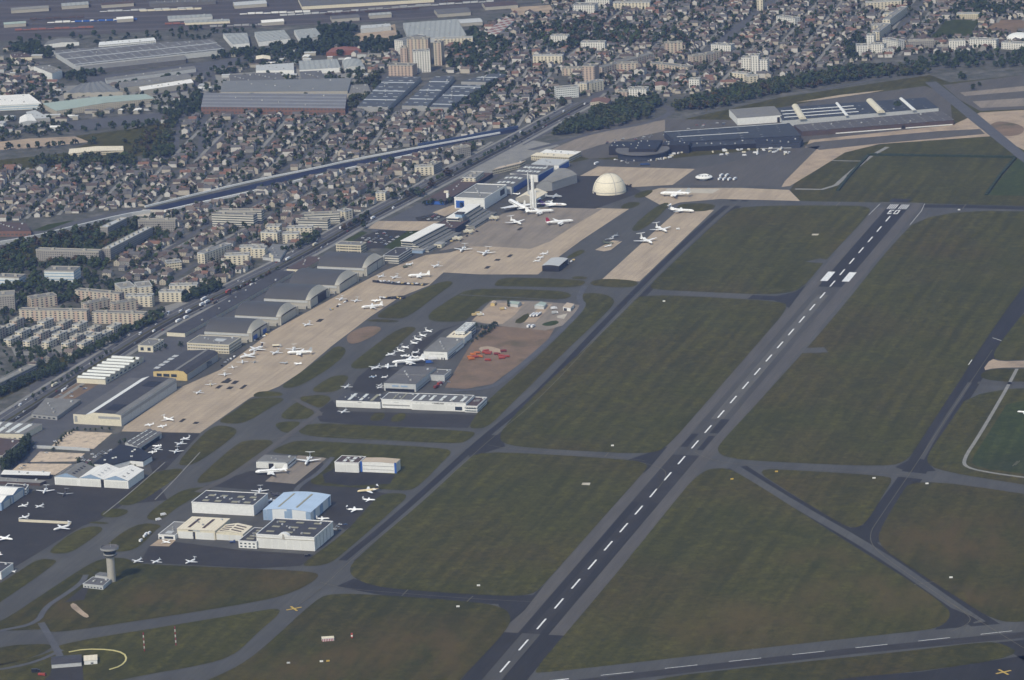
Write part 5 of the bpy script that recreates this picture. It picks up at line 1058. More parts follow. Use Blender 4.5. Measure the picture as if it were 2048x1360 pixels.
BL = [
 ('long grey slab block seen broadside among trees below the viaduct road', (73, 522), (199, 526), 12, 15.5, 'apt_grey'),
 ('long diagonal grey slab block with pale roof edge and row of roof cabins', (222, 521), (307, 477), 12, 16, 'apt_grey'),
 ('shorter diagonal grey slab block with pale roof edge next to the viaduct', (217, 476), (256, 457), 12, 15, 'apt_grey'),
 ('grey slab block broadside right below the tunnel mouth', (277, 463), (352, 463), 11, 16, 'apt_grey'),
 ('nearer banded white office slab left of the cream blocks', (425, 452), (508, 455), 14, 17, 'office'),
 ('banded white office slab just behind the other one on the left', (440, 445), (524, 446), 12, 17, 'office'),
 ('front banded office slab near the highway trees', (597, 458), (656, 459), 13, 13, 'office'),
 ('rear banded office slab near the highway trees', (609, 449), (680, 446), 13, 14, 'office'),
 ('cream diagonal slab beside two smaller cream blocks', (410, 528), (465, 508), 12, 14, 'apt_cream'),
 ('cream block in front of a second cream block near the highway', (450, 531), (499, 529), 13, 13.5, 'apt_cream'),
 ('cream block half hidden behind the front cream one', (480, 513), (528, 511), 12, 12.5, 'apt_cream'),
 ('cream cube block left of the planted highway edge', (522, 483), (555, 485), 14, 13, 'apt_cream'),
 ('second cream cube block nearer the planted highway edge', (566, 487), (598, 486), 13, 13, 'apt_cream'),
 ('cream block behind the two cream cube blocks', (574, 473), (625, 472), 12, 12, 'apt_cream'),
 ('small cream block farthest left behind the cube blocks', (534, 470), (560, 470), 14, 12, 'apt_cream'),
 ('cream block beside the greenhouse roofs', (505, 516), (531, 516), 14, 13, 'apt_cream'),
 ('yellowish low office with dark bands among houses', (335, 541), (364, 538), 16, 10, 'office_cream'),
 ('pale school wing at the left edge with blue bands', (-10, 569), (39, 571), 20, 10, 'bluebands'),
 ('pale school block with blue bands among trees', (90, 567), (149, 568), 26, 17, 'bluebands'),
 ('grey tall block cut by the left picture edge', (-60, 628), (31, 622), 25, 21, 'apt_grey'),
 ('pale slab block along the back of the beige estate', (151, 599), (240, 607), 11, 12.5, 'apt_beige'),
 ('square beige block on the left of a pair at the estate back', (243, 598), (273, 594), 30, 14, 'apt_cream'),
 ('square beige block on the right of a pair at the estate back', (276, 596), (306, 593), 28, 14, 'apt_cream'),
 ('beige slab in front of the pair of square blocks', (253, 614), (305, 614), 12, 14.5, 'apt_cream'),
 ('cream slab beside the dark tree row and the highway', (318, 604), (364, 604), 12, 13, 'apt_cream'),
 ('cream slab behind another beside the dark tree row', (339, 590), (395, 589), 11, 12.5, 'apt_cream'),
 ('beige stepped block at the estate garden with brown plot', (64, 619), (115, 611), 16, 14, 'apt_beige'),
 ('longest beige slab wall of the estate', (39, 641), (175, 644), 11, 14, 'apt_beige'),
 ('diagonal beige slab meeting the long estate wall', (174, 630), (222, 619), 12, 14, 'apt_beige'),
 ('second diagonal beige slab right of the first', (229, 630), (277, 621), 12, 14, 'apt_beige'),
 ('beige slab with pink panels ending at the roadside trees', (185, 647), (290, 650), 11, 14.5, 'apt_beige'),
 ('diagonal grey slab beside the tree row at the left edge', (-20, 795), (75, 748), 12, 11, 'apt_grey'),
 ('white tower block with two dark slots, tallest of its group', (828, 146), (862, 144), 17, 36, 'apt_white'),
 ('beige tower wide behind the white tower', (816, 131), (858, 131), 18, 45, 'apt_beige'),
 ('narrow beige tower at the right of its group', (869, 131), (884, 131), 20, 39, 'apt_beige'),
 ('pinkish stepped block below the white tower', (777, 152), (826, 153), 22, 18, 'apt_pink'),
 ('beige tower at the left shoulder of the white tower', (802, 132), (815, 132), 18, 31, 'apt_pink'),
 ('white tall slab end above the tower group', (790, 108), (807, 110), 60, 24, 'apt_white'),
 ('long white ribbed slab behind the tower group', (870, 94), (946, 91), 12, 14, 'apt_cream'),
 ('brown striped tower above the highway junction', (1166, 166), (1190, 167), 20, 28, 'apt_pink'),
 ('beige low slab left of the striped tower', (1124, 151), (1166, 151), 12, 12, 'apt_beige'),
 ('long diagonal beige slab right of the striped tower', (1204, 151), (1308, 122), 13, 13, 'apt_beige'),
 ('beige slab in front of the diagonal one', (1234, 143), (1276, 141), 14, 12.5, 'apt_beige'),
 ('white banded block above the highway left of the junction', (1114, 198), (1158, 194), 16, 17, 'office_white'),
 ('cream corner block beside the highway junction', (1160, 187), (1174, 188), 18, 17, 'apt_cream'),
 ('cream block with low annexe at the junction', (1181, 186), (1208, 180), 14, 16, 'apt_cream'),
 ('white ribbed block among trees left of the beige slabs', (1162, 101), (1210, 101), 14, 14, 'apt_white'),
 ('pale block high on the left of the wooded suburb', (1101, 88), (1136, 88), 16, 14, 'apt_white'),
 ('cream block behind the red roofed houses', (1066, 127), (1125, 127), 13, 13, 'apt_cream'),
 ('left tower of the white three tower group', (1483, 146), (1502, 146), 16, 25, 'apt_white'),
 ('middle and highest tower of the white three tower group', (1503, 149), (1518, 149), 18, 31, 'apt_white'),
 ('right tower of the white three tower group', (1519, 149), (1536, 149), 16, 24, 'apt_white'),
 ('long cream slab below the white three towers', (1464, 161), (1497, 164), 12, 13, 'apt_cream'),
 ('cream slab end right below the white three towers', (1496, 169), (1517, 167), 12, 13, 'apt_cream'),
 ('white block with dark window slots above the wood', (1378, 176), (1399, 176), 14, 14, 'apt_white'),
 ('white flat block above the wood near the interchange', (1256, 193), (1294, 193), 18, 12, 'apt_white'),
 ('low pinkish block beside the white flat block', (1234, 193), (1255, 194), 18, 8, 'apt_pink'),
 ('beige block pair among trees high in the suburb', (1330, 108), (1366, 106), 14, 18, 'apt_beige'),
 ('white terraced block at the top edge', (1146, 27), (1190, 27), 26, 15, 'apt_white'),
 ('white tall block at the top edge', (1172, 13), (1219, 13), 22, 19, 'apt_white'),
 ('row of cream blocks at the top edge', (1226, 19), (1300, 18), 16, 12, 'apt_cream'),
 ('slim cream tower at the top edge', (1514, 21), (1526, 21), 16, 20, 'apt_cream'),
 ('long cream slab high at the right', (1733, 20), (1803, 16), 12, 13, 'apt_cream'),
 ('upper half of the long diagonal cream slab pair', (1780, 55), (1815, 29), 12, 14, 'apt_cream'),
 ('lower half of the long diagonal cream slab pair', (1759, 81), (1782, 64), 12, 15, 'apt_cream'),
 ('cream block left of the diagonal slab pair', (1746, 65), (1777, 63), 14, 12, 'apt_cream'),
 ('small cream block above the diagonal slab pair', (1767, 39), (1796, 39), 14, 10, 'apt_cream'),
 ('white block end at the left of the white estate', (1714, 112), (1736, 111), 18, 17, 'apt_white'),
 ('tallest block of the white estate', (1733, 98), (1749, 98), 18, 23, 'apt_white'),
 ('middle block of the white estate', (1740, 106), (1768, 107), 14, 15, 'apt_white'),
 ('low front block of the white estate', (1766, 111), (1787, 110), 14, 9, 'apt_white'),
 ('right hand block of the white estate behind a tree', (1765, 95), (1797, 101), 14, 15, 'apt_white'),
 ('long grey block left of the white school blocks', (1816, 97), (1868, 95), 13, 12, 'apt_grey'),
 ('low grey block in front of a dark tree', (1873, 103), (1896, 103), 13, 9, 'apt_grey'),
 ('white block with window grid below the playing field', (1898, 101), (1931, 100), 14, 16, 'apt_white'),
 ('long white block below the playing field with three bays', (1938, 96), (1993, 98), 14, 15, 'apt_white'),
 ('lower white block at the right picture edge', (2003, 98), (2060, 101), 14, 11, 'apt_white'),
 ('white cube flats in the upper right suburb', (1553, 46), (1590, 51), 14, 12, 'apt_white'),
 ('school building with three courts above the playing field', (1913, 38), (1958, 38), 14, 9, 'office_cream'),
 ('small white hotel beside the striped highway sheds', (952, 372), (968, 360), 20, 12, 'apt_cream'),
 ('cream flats beside the highway among small houses', (830, 352), (868, 350), 14, 13, 'apt_cream'),
 ('tall pale flats at the highway bend', (868, 350), (884, 342), 13, 14, 'apt_grey'),
 ('white flats with parapet by the road trench', (916, 316), (942, 312), 14, 15, 'apt_grey'),
 ('white apartment building beside the highway trees', (752, 401), (771, 401), 13, 11, 'apt_cream'),
 ('white house block with gable facing the highway', (691, 440), (706, 436), 16, 12, 'apt_cream'),
 ('small pale block below the black terminal road', (1385, 130), (1412, 126), 14, 14, 'apt_beige'),
 ('pale flats left of the white three towers', (1412, 125), (1443, 118), 14, 13, 'apt_beige'),
 ('pale long roofed block right of the beige slab', (1300, 137), (1376, 146), 16, 9, 'apt_beige'),
 ('white roofed pavilion block in the upper suburb', (1422, 102), (1462, 104), 16, 11, 'apt_white'),
]
for l, A, B, D, H, w in BL: block(l, A, B, D, H, w, ('lightgrey' if 'pale roof edge' in l else 'pavement') if w in ('apt_grey', 'apt_cream') else 'midroof', bits=9 if 'cabins' in l else 2)
# rows of stepped yellowish flats on the estate
for k, (a, b, w) in enumerate([((-20, 688), (52, 652), 'apt_beige'), ((22, 694), (112, 654), 'apt_cream'), ((60, 697), (150, 656), 'apt_beige'), ((98, 699), (180, 660), 'apt_cream'), ((137, 702), (207, 668), 'apt_beige'), ((168, 702), (248, 664), 'apt_cream')]):
    A, B = np.array(a, float), np.array(b, float); n = 4
    for j in range(n):
        p, q = A+(B-A)*(j/n), A+(B-A)*((j+.86)/n)
        block('stepped yellow and cream flats in diagonal rows beside the roadside trees', tuple(p), tuple(q), 10, 9+(j % 2)*3.2, w if j % 2 else 'apt_cream', 'stone', .5, 'stepped flats in diagonal rows', 1)

# factories and warehouses of the far quarter (near-left, near-right, far-right, far-left roof corners)
WH = [
 ('huge grey factory with countless small rooflights', [(152, 131), (449, 99), (425, 78), (104, 101)], 9, 'lightgrey', 'factroof', None),
 ('low dark front range of the huge factory', [(168, 141), (372, 119), (366, 104), (154, 124)], 7, 'greyroof', 'midroof', None),
 ('white two storey office strip on the back of the huge factory', [(197, 91), (312, 81), (308, 75), (199, 84)], 12, 'office_white', 'white', None),
 ('white corner building with ribbed walls at the far left', [(104, 147), (124, 140), (100, 130), (67, 132)], 14, 'white', 'midroof', None),
 ('long warehouse with pale green roof slope', [(112, 222), (310, 197), (292, 188), (84, 207)], 8, 'h_cream', 'greenroof', prof_gables(1, 3)),
 ('blue doored warehouse at the left picture edge', [(-30, 212), (83, 207), (58, 188), (-40, 193)], 9, 'bluebands', 'whiteroof', None),
 ('factory with dazzling white front roof', [(282, 181), (387, 165), (382, 158), (278, 174)], 9, 'stone', 'whiteroof', None),
 ('grey roofed range behind the dazzling white roof', [(242, 176), (385, 156), (375, 147), (238, 165)], 10, 'stone', 'midroof', None),
 ('dark multi span hall with an arched end', [(127, 187), (246, 184), (205, 163), (160, 168)], 8, 'stone', 'ridgeroof', prof_gables(6, 1.2)),
 ('long low grey strip building with white edge', [(213, 161), (392, 137), (388, 132), (210, 156)], 6, 'lightgrey', 'midroof', None),
 ('large brick works with many roof strips', [(402, 214), (690, 217), (694, 188), (408, 186)], 11, 'brick', 'stripegrey', None),
 ('grey ridged works hall behind the brick works', [(441, 184), (695, 182), (703, 156), (446, 162)], 11, 'stone', 'ridgeroof', None),
 ('left one of the three parallel blue grey skylit halls', [(714, 213), (776, 214), (842, 153), (774, 153)], 8, 'grey', 'slateroof', None),
 ('middle one of the three parallel blue grey skylit halls', [(804, 211), (854, 212), (909, 152), (871, 152)], 8, 'grey', 'slateroof', None),
 ('right one of the three parallel blue grey skylit halls', [(859, 214), (897, 215), (969, 170), (908, 169)], 8, 'grey', 'slateroof', None),
 ('short skylit hall behind the right parallel hall', [(922, 163), (972, 164), (1012, 148), (983, 147)], 8, 'grey', 'slateroof', None),
 ('large pale grey many ridged warehouse by the rail yard', [(818, 77), (934, 72), (914, 38), (806, 46)], 9, 'lightgrey', 'halllight', None),
 ('pale shed nearest the huge factory by the rail yard', [(465, 89), (499, 86), (494, 66), (446, 67)], 8, 'white', 'halllight', None),
 ('middle pale ridged shed by the rail yard', [(517, 84), (581, 77), (568, 60), (509, 64)], 8, 'white', 'halllight', None),
 ('right pale ridged shed by the rail yard', [(600, 80), (643, 72), (631, 56), (588, 60)], 8, 'white', 'halllight', None),
 ('pale grey hall with white end in the middle of the works', [(599, 140), (681, 135), (674, 118), (598, 122)], 8, 'white', 'halllight', None),
 ('rounded pale hall right of the pale grey hall', [(689, 136), (730, 135), (722, 120), (684, 121)], 8, 'lightgrey', 'halllight', prof_arc(3, 8)),
 ('white blue roofed shed in the middle works', [(512, 141), (588, 140), (587, 126), (512, 130)], 7, 'white', 'lightgrey', None),
 ('dark roofed shed left in the middle works', [(508, 161), (570, 160), (559, 145), (504, 146)], 7, 'grey', 'greyroof', None),
 ('dark roofed shed right in the middle works', [(604, 160), (649, 156), (642, 141), (599, 143)], 7, 'grey', 'greyroof', None),
 ('dark shed with white corner in front of the ridged works', [(460, 164), (512, 163), (508, 148), (458, 150)], 8, 'white', 'greyroof', None),
 ('long rust red roofed shed among trees', [(652, 106), (724, 101), (712, 94), (664, 96)], 6, 'redroof', 'redroof', prof_gables(1, 2)),
 ('red and grey striped shed by the rail yard', [(968, 66), (994, 70), (1030, 40), (1012, 34)], 8, 'white', 'redstripe', prof_gables(3, 1.5)),
 ('unfinished pale hall on the sandy yard', [(721, 58), (782, 52), (780, 47), (722, 51)], 8, 'lightgrey', 'lightgrey', None),
 ('cream walled rail depot at the top edge', [(604, 13), (868, -2), (858, -16), (596, -4)], 6, 'cream', 'greyroof', None),
 ('long rail shed at the top left', [(337, 38), (425, 33), (422, 28), (335, 32)], 5, 'lightgrey', 'halllight', None),
 ('second long rail shed just below the first', [(370, 46), (460, 42), (458, 38), (368, 41)], 4, 'cream', 'halllight', None),
 ('goods shed along the top left corner', [(300, 8), (432, 2), (430, -3), (298, 3)], 6, 'greyroof', 'greyroof', None),
 ('cream roofed sports hall between tree rows', [(137, 308), (247, 301), (246, 292), (139, 298)], 5, 'office_cream', 'creamroof', prof_gables(1, 2)),
 ('brown school complex with pale hall near the viaduct road', [(-20, 462), (62, 462), (52, 446), (0, 444)], 8, 'brick', 'brownroof', None),
 ('pale grey shed with white roof stripe at the left edge', [(38, 246), (73, 242), (62, 228), (40, 234)], 6, 'lightgrey', 'whiteroof', prof_gables(1, 2)),
 ('small sheds left of the green roofed warehouse', [(60, 238), (100, 236), (70, 220), (52, 224)], 6, 'grey', 'lightgrey', None),
 ('low white gable hall at the top left', [(88, 90), (158, 84), (140, 76), (96, 82)], 6, 'white', 'midroof', prof_gables(1, 2)),
 ('low brown shed at the far left beside trees', [(26, 116), (64, 114), (52, 106), (20, 108)], 6, 'cream', 'brownroof', None),
 ('glasshouse roofs beside the cream block', [(525, 514), (560, 518), (578, 490 - 1), (545, 488)], 4, 'lightgrey', 'ridgeroof', None),
 ('white pitched market hall near the highway', [(470, 520 - 2), (497, 519), (502, 512), (476, 511)], 5, 'white', 'whiteroof', prof_gables(1, 2)),
 ('yellow roofed small hall in the middle works', [(512, 119), (541, 119), (540, 112), (512, 112)], 8, 'darkroof', 'creamroof', prof_gables(1, 2)),
 ('tan works yard shed right of the brick works', [(695, 187), (742, 184), (735, 168), (700, 170)], 7, 'stone', 'midroof', None),
 ('red tiled station house beside the highway junction', [(1180, 205), (1215, 207), (1222, 198), (1186, 197)], 6, 'h_cream', 'tile_red', prof_gables(1, 3)),
 ('long red roofed school right of the junction', [(1310, 172), (1336, 173), (1336, 165), (1310, 164)], 7, 'h_white', 'tile_red', prof_gables(1, 2)),
]
for l, q, H, w, r, pf in WH:
    nm = 'warehouse' if any(k in l for k in ('warehouse', 'shed', 'depot')) else 'factory_hall'
    qb(nm, l, nm.replace('_', ' '), q, H, w, r, prof=pf, over=.2)
# the bubble hall at the right picture edge
g = G((2038, 78)); bh = tag(empty('sports_dome', *g), 'white air dome sports hall at the upper right edge', 'dome'); m = MB(); m.lathe([(22*math.cos(t), 11*math.sin(t)) for t in np.linspace(0, 1.5, 8)]+[(0, 11)], 24); m.build('shell', M['white'], bh); occupy([(g[0]-24, g[1]-24), (g[0]+24, g[1]-24), (g[0]+24, g[1]+24), (g[0]-24, g[1]+24)])

# ------------------------------------------------------------ walls of the sunken road, viaduct edge
def wall_line(label, pts, h, th, mat='white', name='retaining_wall', cat='wall'):
    L, R = ribbon_pts(pts, th, 1); mb = MB()
    for i in range(len(L)-1):
        a, b, c, d = L[i], R[i], R[i+1], L[i+1]
        for p, q in ((b, c), (d, a)): mb.poly([(*p, 0), (*q, 0), (*q, h), (*p, h)])
        mb.poly([(*a, h), (*b, h), (*c, h), (*d, h)])
    for p, q in ((L[0], R[0]), (R[-1], L[-1])): mb.poly([(*p, 0), (*q, 0), (*q, h), (*p, h)])
    return tag(mb.build(name, M[mat]), label, cat)
wall_line('white far side wall of the sunken dark road', [(290, 415), (400, 388), (520, 360), (640, 336), (700, 322), (840, 296), (1000, 267)], 2.5, 2.0, 'white')
wall_line('white near side wall of the sunken dark road', [(330, 424), (400, 408), (520, 382), (650, 350), (760, 325), (885, 299)], 3, 3, 'white')
M['blue_wall'] = plain('navy noise wall', (.05, .075, .15), .7)
wall_line('navy blue noise wall beside the far end of the sunken road', [(836, 292), (900, 282), (1000, 263), (1036, 256)], 4, 2, 'blue_wall', 'noise_wall')
wall_line('pale parapet on the near side of the viaduct road', [(-40, 496), (60, 480), (150, 458), (250, 434), (300, 426)], 5, 4, 'lightgrey', 'viaduct_wall')
for q in [[(255, 432), (285, 420), (340, 428), (320, 434)], [(285, 419), (340, 420), (350, 428), (290, 426)]]: sheet('pavement', q, 'concrete_pale', .12 if q[0][0] == 255 else .125)
wall_line('long pale wall between the parked jets on the left dark apron', [(38, 1043), (80, 1045), (142, 1048)], 2.5, 1.5, 'cream', 'blast_wall')
wall_line('pale low wall between the cleared concrete floors', [(66, 896), (120, 898), (180, 902)], 3, 2, 'lightgrey', 'yard_wall')
wall_line('yellow curved earth kerb around the lower left garden', [(138, 1305), (170, 1299), (220, 1300), (248, 1307), (254, 1320), (242, 1333), (219, 1340)], .8, 1.6, 'ring', 'kerb_wall')
# clipped hedge round the far field
def hedge(label, pts, w, h):
    L, R = ribbon_pts(pts, w, 0); mb = MB()
    P = [np.array(G(p)) for p in pts]
    for p, q in zip(P, P[1:]):
        d = q-p; n = int(np.linalg.norm(d)/3); e = d/np.linalg.norm(d); s = np.array([-e[1], e[0]])
        for k in range(n):
            c = p+d*(k/n); hh = h*RNG.uniform(.8, 1.15); ww = w*RNG.uniform(.4, .6)
            mb.prism([tuple(c-e*1.9-s*ww), tuple(c+e*1.9-s*ww), tuple(c+e*1.9+s*ww), tuple(c-e*1.9+s*ww)], 0, hh+k*.0007)
    return tag(mb.build('hedge', M['leaf_dark']), label, 'hedge')
M['leaf_dark'] = mottled('dark hedge leaves', (.020, .032, .014), (.032, .044, .018), .5, .95)
hedge('long dark hedge along the far side of the field beyond the runway end', [(1738, 311), (1880, 313), (2030, 316)], 4, 3.2)
hedge('dark hedge down the right side of the field beyond the runway end', [(2030, 317), (2000, 352), (1972, 391)], 4, 2.5)
hedge('dark hedge slanting down the left side of the field beyond the runway end', [(1736, 312), (1700, 350), (1675, 382)], 4, 2.0)

# goods trains and small depots of the rail yard
for k, (x, y, n, mt) in enumerate([(95, 47, 9, 'white'), (150, 45, 8, 'blue'), (60, 40, 7, 'brownroof'), (200, 25, 12, 'lightgrey'), (280, 24, 8, 'cream'), (30, 62, 10, 'redroof'), (480, 30, 9, 'white'), (560, 33, 10, 'lightgrey'), (650, 30, 12, 'brownroof'), (720, 22, 10, 'grey'), (330, 50, 8, 'redroof'), (800, 16, 12, 'lightgrey'), (880, 6, 10, 'brownroof'), (420, 55, 8, 'grey')]):
    g = np.array(G((x, y))); h = np.array(G((x+60, y-2.2-(x > 500)*1.6))); d = (h-g)/np.linalg.norm(h-g)
    root = tag(empty('freight_train', g[0], g[1], .2, math.atan2(d[1], d[0])), ('white', 'blue', 'brown', 'pale grey', 'cream', 'rust red', 'white', 'light', 'dark brown', 'grey', 'red', 'pale', 'brownish', 'mid grey')[k]+' goods train standing in the rail yard '+('at the far left', 'left of the middle', 'near the left edge', 'above the white office strip', 'behind the rail sheds', 'lowest at the left', 'above the three pale sheds', 'above the middle pale shed', 'above the right pale shed', 'behind the sandy yard', 'over the huge factory', 'left of the depot', 'at the top middle', 'right of the huge factory')[k], 'train')
    for j in range(n):
        m = MB(); m.box(j*14.5, -1.5, .9, j*14.5+13.2, 1.5, 3.9 if (j+k) % 3 else 2.2, 0, True); m.build('wagon', M[mt], root)
for k, (x, y, w, d_, r) in enumerate([(60, 22, 70, 14, 'pavement'), (150, 14, 50, 18, 'halllight'), (235, 12, 60, 14, 'brownroof'), (500, 12, 60, 20, 'lightgrey'), (545, 48, 40, 14, 'whiteroof'), (690, 40, 50, 16, 'greyroof'), (30, 52, 40, 12, 'greenroof'), (250, 42, 30, 12, 'whiteroof'), (760, 34, 40, 12, 'halllight'), (905, 28, 60, 26, 'greyroof'), (940, 48, 40, 20, 'lightgrey'), (1000, 14, 60, 24, 'brownroof')]):
    g = G((x, y)); a, b = (g[0]-w/2, g[1]), (g[0]+w/2, g[1]+w*.15)
    occupy([a, b, (b[0], b[1]+d_*2), (a[0], a[1]+d_*2)], 4); root = tag(empty('rail_depot', g[0], g[1], 0, .14), ('pale', 'ridged', 'brown', 'grey white', 'bright white', 'dark grey', 'greenish', 'small white', 'narrow ridged', 'large dark', 'square pale', 'wide brown')[k]+' roofed depot shed in the rail yard '+('at the left', 'left of the goods shed', 'behind the long rail shed', 'left of the cream walled depot', 'above the pale sheds', 'behind the red roofed shed', 'nearest the left edge', 'above the office strip', 'beside the unfinished hall', 'behind the large ridged warehouse', 'beside the striped shed', 'near the top edge flats')[k], 'shed')
    m = MB(); m.box(-w/2, -d_, 0, w/2, d_, 6); m.build('wall', M['stone'], root); m = MB(); m.poly([(-w/2-.4, -d_-.4, 6.02), (w/2+.4, -d_-.4, 6.02), (w/2+.4, 0, 8), (-w/2-.4, 0, 8)]); m.poly([(w/2+.4, d_+.4, 6.02), (-w/2-.4, d_+.4, 6.02), (-w/2-.4, 0, 8), (w/2+.4, 0, 8)]); m.build('roof', M[r], root)
# ------------------------------------------------------------ houses, trees and cars
# leafy crowns: clumps of small leaf faces spread through an uneven volume
LEAF = {'dark': mottled('dark foliage', (.026, .040, .014), (.044, .060, .022), .25, .95), 'olive': mottled('olive foliage', (.046, .056, .018), (.070, .076, .026), .25, .95),
        'rust': mottled('rust foliage', (.072, .048, .024), (.055, .042, .020), .25, .95), 'green': mottled('mid green foliage', (.034, .056, .018), (.056, .076, .026), .25, .95)}
def crown_mesh(kind, seed, n=110, tall=False, leaf=1.0):
    r = np.random.default_rng(seed); V, Fc = [], []
    H = 12.0 if tall else 9.0
    blobs = []
    for k in range(7 if not tall else 9):
        a = r.uniform(0, 6.28); rad = r.uniform(0, 2.3 if not tall else 1.0)
        blobs.append((rad*math.cos(a), rad*math.sin(a), (H*.38 if not tall else 2.0)+r.uniform(0, H*.42 if not tall else H*.72), r.uniform(1.3, 2.3) if not tall else r.uniform(.8, 1.4)))
    for k in range(n):
        x, y, z, R = blobs[k % len(blobs)]
        d = r.normal(size=3); d /= np.linalg.norm(d); p = np.array([x, y, z])+d*R*r.uniform(.75, 1.05)
        nrm = d+r.normal(size=3)*.45; nrm /= np.linalg.norm(nrm); t = np.cross(nrm, r.normal(size=3)); t /= np.linalg.norm(t); b = np.cross(nrm, t)
        s = r.uniform(.55, 1.25)*leaf
        i = len(V); m = r.uniform(.6, 1)
        V += [p-t*s, p-b*s*m, p+t*s, p+b*s*m]; Fc.append((i, i+1, i+2, i+3))
    return np.array(V), Fc
CR = []
for k, (kd, tall) in enumerate([('dark', 0), ('dark', 0), ('olive', 0), ('green', 0), ('green', 0), ('rust', 0), ('dark', 1), ('olive', 0)]):
    V, Fc = crown_mesh(kd, 50+k, 110, bool(tall)); me = bpy.data.meshes.new('crown'); me.from_pydata(V.tolist(), [], Fc); me.materials.append(LEAF[kd]); me.update(); CR.append((kd, tall, V, Fc, me))
_t = MB(); _t.tube((0, 0, 0), (.1, .1, 3.6), .38, .2, 6); _t.tube((.1, .1, 3), (1.3, .4, 5.4), .16, .07, 5); _t.tube((.1, .1, 3), (-1.0, .7, 5.6), .16, .07, 5); _t.tube((.1, .1, 3.3), (.2, -1.2, 6), .15, .06, 5)
TRUNK = _t.mesh('trunk', M['bark'])
TREES = []     # x, y, scale, variant, zone
def plant(x, y, s, v, zone): TREES.append((x, y, s, v, zone))
def tree_row(pts, step, zone, vs=(0, 1, 3), s=(.9, 1.3), wid=6, force=True):
    P = [np.array(G(p)) for p in pts]
    for p, q in zip(P, P[1:]):
        d = q-p; n = max(1, int(np.linalg.norm(d)/step))
        for k in range(n):
            c = p+d*((k+RNG.uniform(.2, .8))/n)+RNG.normal(size=2)*wid*.35
            if force or not occupied(*c): plant(c[0], c[1], RNG.uniform(*s), int(RNG.choice(vs)), zone)
def wood(pts, spacing, zone, vs=(0, 1, 3, 4, 7), s=(.9, 1.5), keep=1.0):
    P = [G(p) for p in pts]; Z = zone_mask(P); jj, ii = np.nonzero(Z)
    if len(ii) == 0: return
    area = len(ii)*OR*OR; n = int(area/(spacing*spacing)*keep)
    sel = RNG.integers(0, len(ii), n)
    for k in sel:
        x, y = OX0+(ii[k]+RNG.uniform())*OR, OY0+(jj[k]+RNG.uniform())*OR
        if not OCC[jj[k], ii[k]]: plant(x, y, RNG.uniform(*s), int(RNG.choice(vs)), zone)
ZR = 'in the roadside row beside the main road on the left'
tree_row([(-20, 800), (60, 768), (130, 738)], 5, ZR, (0, 1), (1.0, 1.35), 8); tree_row([(0, 792), (60, 762), (128, 735)], 5, ZR, (0, 3), (1.0, 1.3), 8)
tree_row([(215, 690), (270, 660), (325, 630)], 5, ZR, (0, 1, 4), (1.0, 1.4), 8); tree_row([(250, 668), (320, 640)], 5, ZR, (2, 4), (.9, 1.2), 8); tree_row([(150, 712), (215, 690)], 6, ZR, (0, 4), (.9, 1.2), 8)
tree_row([(362, 600), (400, 590), (438, 573)], 4, ZR, (0, 1), (1.2, 1.5), 9); tree_row([(368, 606), (440, 577)], 4, ZR, (0,), (1.1, 1.4), 7)
tree_row([(560, 505), (600, 496), (640, 478)], 6, ZR, (0, 1, 4), (.9, 1.2), 9); tree_row([(612, 480), (640, 470)], 6, ZR, (0, 4), (.9, 1.2)); tree_row([(690, 460), (740, 430)], 8, ZR, (1, 5), (.8, 1.2))
tree_row([(780, 400), (830, 388), (850, 395)], 6, ZR, (1, 5, 0), (.9, 1.4), 10); tree_row([(845, 412), (880, 408), (905, 405)], 5, 'before the museum halls', (0, 1), (.8, 1.1), 7)
for p, v in (((896, 352), 5), ((864, 376), 5), ((690, 412), 0), ((645, 445), 0), ((728, 458), 0)): c = G(p); plant(c[0], c[1], 1.5, v, ZR)
ZP = 'in the dark tall hedge row beside the cleared floors'
tree_row([(4, 945), (30, 930), (62, 895)], 3.2, ZP, (6, 6, 0), (1.0, 1.4), 4); tree_row([(2, 940), (28, 922), (58, 890)], 3.2, ZP, (6, 1), (1.0, 1.4), 4)
ZH = 'among the low buildings by the triple gabled hangar'
for p in [(157, 925), (158, 929), (170, 935), (178, 936), (186, 938), (262, 938), (268, 940), (290, 900), (240, 888), (250, 888), (258, 889), (215, 938)]: c = G(p); plant(c[0], c[1], RNG.uniform(.5, .9), int(RNG.choice((0, 1, 3))), ZH)
tree_row([(105, 903), (130, 874), (150, 862), (230, 860)], 6, 'along the hedge behind the long cream ended hangar', (0, 1), (.35, .55), 3)
for p, s in (((270, 728), 1.0), ((332, 698), .8), ((361, 694), .9), ((320, 702), .5)): c = G(p); plant(c[0], c[1], s, 2 if s > .9 else 0, 'in the yard beside the saw-tooth workshop')
tree_row([(955, 655), (970, 660), (990, 652), (975, 668), (958, 676)], 5, 'behind the three storey white office', (0, 1), (.5, .8), 3); tree_row([(935, 688), (950, 682), (957, 676)], 5, 'behind the three storey white office', (0, 1), (.35, .5), 2)
c = G((1017, 614)); plant(c[0], c[1], .8, 6, 'alone in the fenced compound'); tree_row([(1248, 373), (1258, 375), (1264, 372)], 4, 'beside the cream dome', (0, 5), (.4, .5), 2)
ZW = 'in the wood between the suburb and the exhibition halls'
wood([(1105, 275), (1130, 242), (1180, 228), (1240, 205), (1318, 200), (1322, 212), (1310, 222), (1295, 238), (1200, 262)], 8, ZW, (0, 1, 3, 7, 2), (1.0, 1.6))
wood([(1345, 212), (1480, 176), (1700, 138), (1850, 136), (1865, 148), (1700, 164), (1560, 188), (1420, 220), (1345, 222)], 8.5, ZW, (0, 1, 2, 3, 7, 4, 7, 5), (.8, 1.5))
wood([(1240, 208), (1300, 203), (1340, 206), (1240, 215)], 10, ZW, (0, 2, 3, 7), (.9, 1.3))
